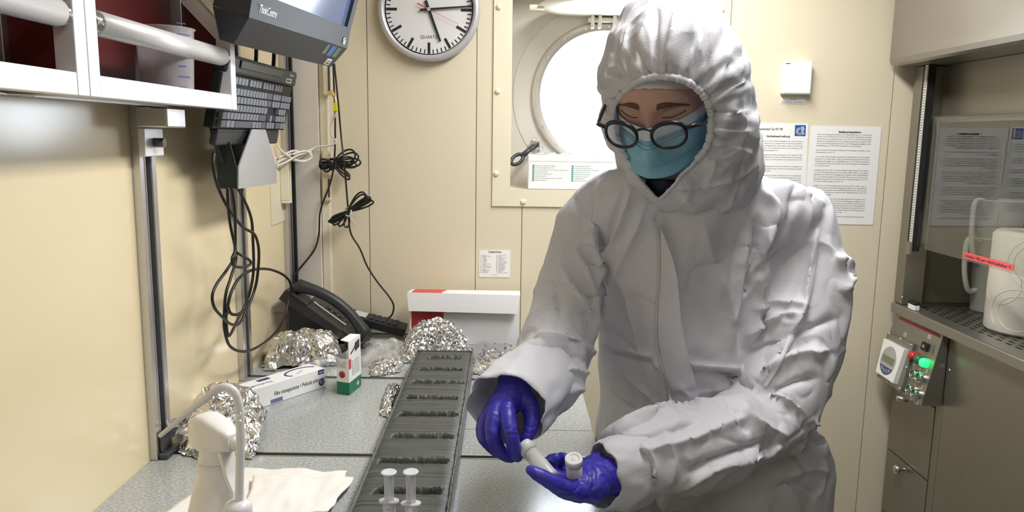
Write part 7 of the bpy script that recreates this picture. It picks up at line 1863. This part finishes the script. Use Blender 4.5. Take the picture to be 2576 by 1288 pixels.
Lch = [[(1462, 1236, 1.010, 30), (1425, 1232, .990, 25), (1392, 1215, .978, 21), (1358, 1196, .976, 18), (1333, 1182, .980, 13)],
       [(1440, 1212, 1.035, 22), (1400, 1200, 1.045, 20), (1382, 1182, 1.052, 18), (1385, 1160, 1.044, 16), (1398, 1152, 1.028, 13)],
       [(1450, 1205, 1.055, 21), (1415, 1190, 1.075, 19), (1402, 1172, 1.080, 17), (1408, 1154, 1.070, 15), (1420, 1150, 1.055, 12.5)],
       [(1462, 1198, 1.075, 20), (1438, 1182, 1.098, 18), (1428, 1168, 1.10, 16), (1434, 1155, 1.09, 14), (1444, 1153, 1.075, 12)],
       [(1474, 1190, 1.09, 18), (1456, 1172, 1.11, 16), (1450, 1160, 1.11, 14), (1456, 1152, 1.10, 12)]]
Lpalm = [[(1548, 1196, 1.062, 50), (1512, 1198, 1.048, 50), (1480, 1208, 1.035, 48)], [(1495, 1210, 1.03, 46), (1455, 1226, 1.015, 36), (1435, 1228, 1.012, 28)], [(1500, 1180, 1.06, 42), (1468, 1186, 1.065, 30), (1448, 1192, 1.07, 22)], [(1490, 1225, 1.02, 44), (1452, 1236, 1.008, 28)]]
Vl, Fl, El = hand_mesh('glove', Lch, Lpalm)
Nl = vnormals(Vl, Fl)
for (pl_, w_, a_) in (([(1400, 1235), (1430, 1245), (1455, 1225), (1462, 1200)], 4, -0.0016), ([(1392, 1240), (1420, 1258), (1460, 1245)], 4, -0.0014), ([(1470, 1170), (1485, 1200), (1480, 1235)], 4, 0.0015), ([(1480, 1165), (1497, 1195), (1490, 1235)], 4, -0.0014)): Vl = fold(Vl, Nl, pl_, w_, a_)
mesh_obj('glove', Vl, Fl, M_glove, person)

# ---- vials held in the gloves
M_vial = bpy.data.materials.new('milky_vial'); M_vial.use_nodes = True; pp_nodes(M_vial, (226, 228, 230), 0.74)
def vial(a_, b_, r, label):
    t = thing('sample_vial', b_, label, 'vial', 'milky vials in the gloved hands'); d_ = (a_ - b_).normalized(); L_ = (a_ - b_).length
    MB().lathe(b_, [(0, 0), (r * 0.9, 0.0005), (r * 0.94, 0.003), (r * 0.94, L_ * 0.74), (r * 0.8, L_ * 0.76)], axis=d_, n=28).build('tube', M_vial, t)
    MB().lathe(b_, [(r * 0.82, L_ * 0.765), (r, L_ * 0.77), (r * 1.02, L_ * 0.98), (r * 0.95, L_), (r * 0.66, L_ * 0.995), (r * 0.62, L_ * 0.965), (r * 0.34, L_ * 0.965), (r * 0.30, L_ * 0.985), (0, L_ * 0.985)], axis=d_, n=28).build('cap', mat('vial_cap', (224, 226, 226), 0.4), t)
    return t
vial(at_y(1317, 1118, 1.055), at_y(1388, 1203, 1.012), 0.0122, 'milky plastic vial pinched between both gloved hands')
vial(at_y(1443, 1152, 1.005), at_y(1446, 1212, 1.022), 0.0122, 'milky plastic vial standing upright in the palm of the open glove')
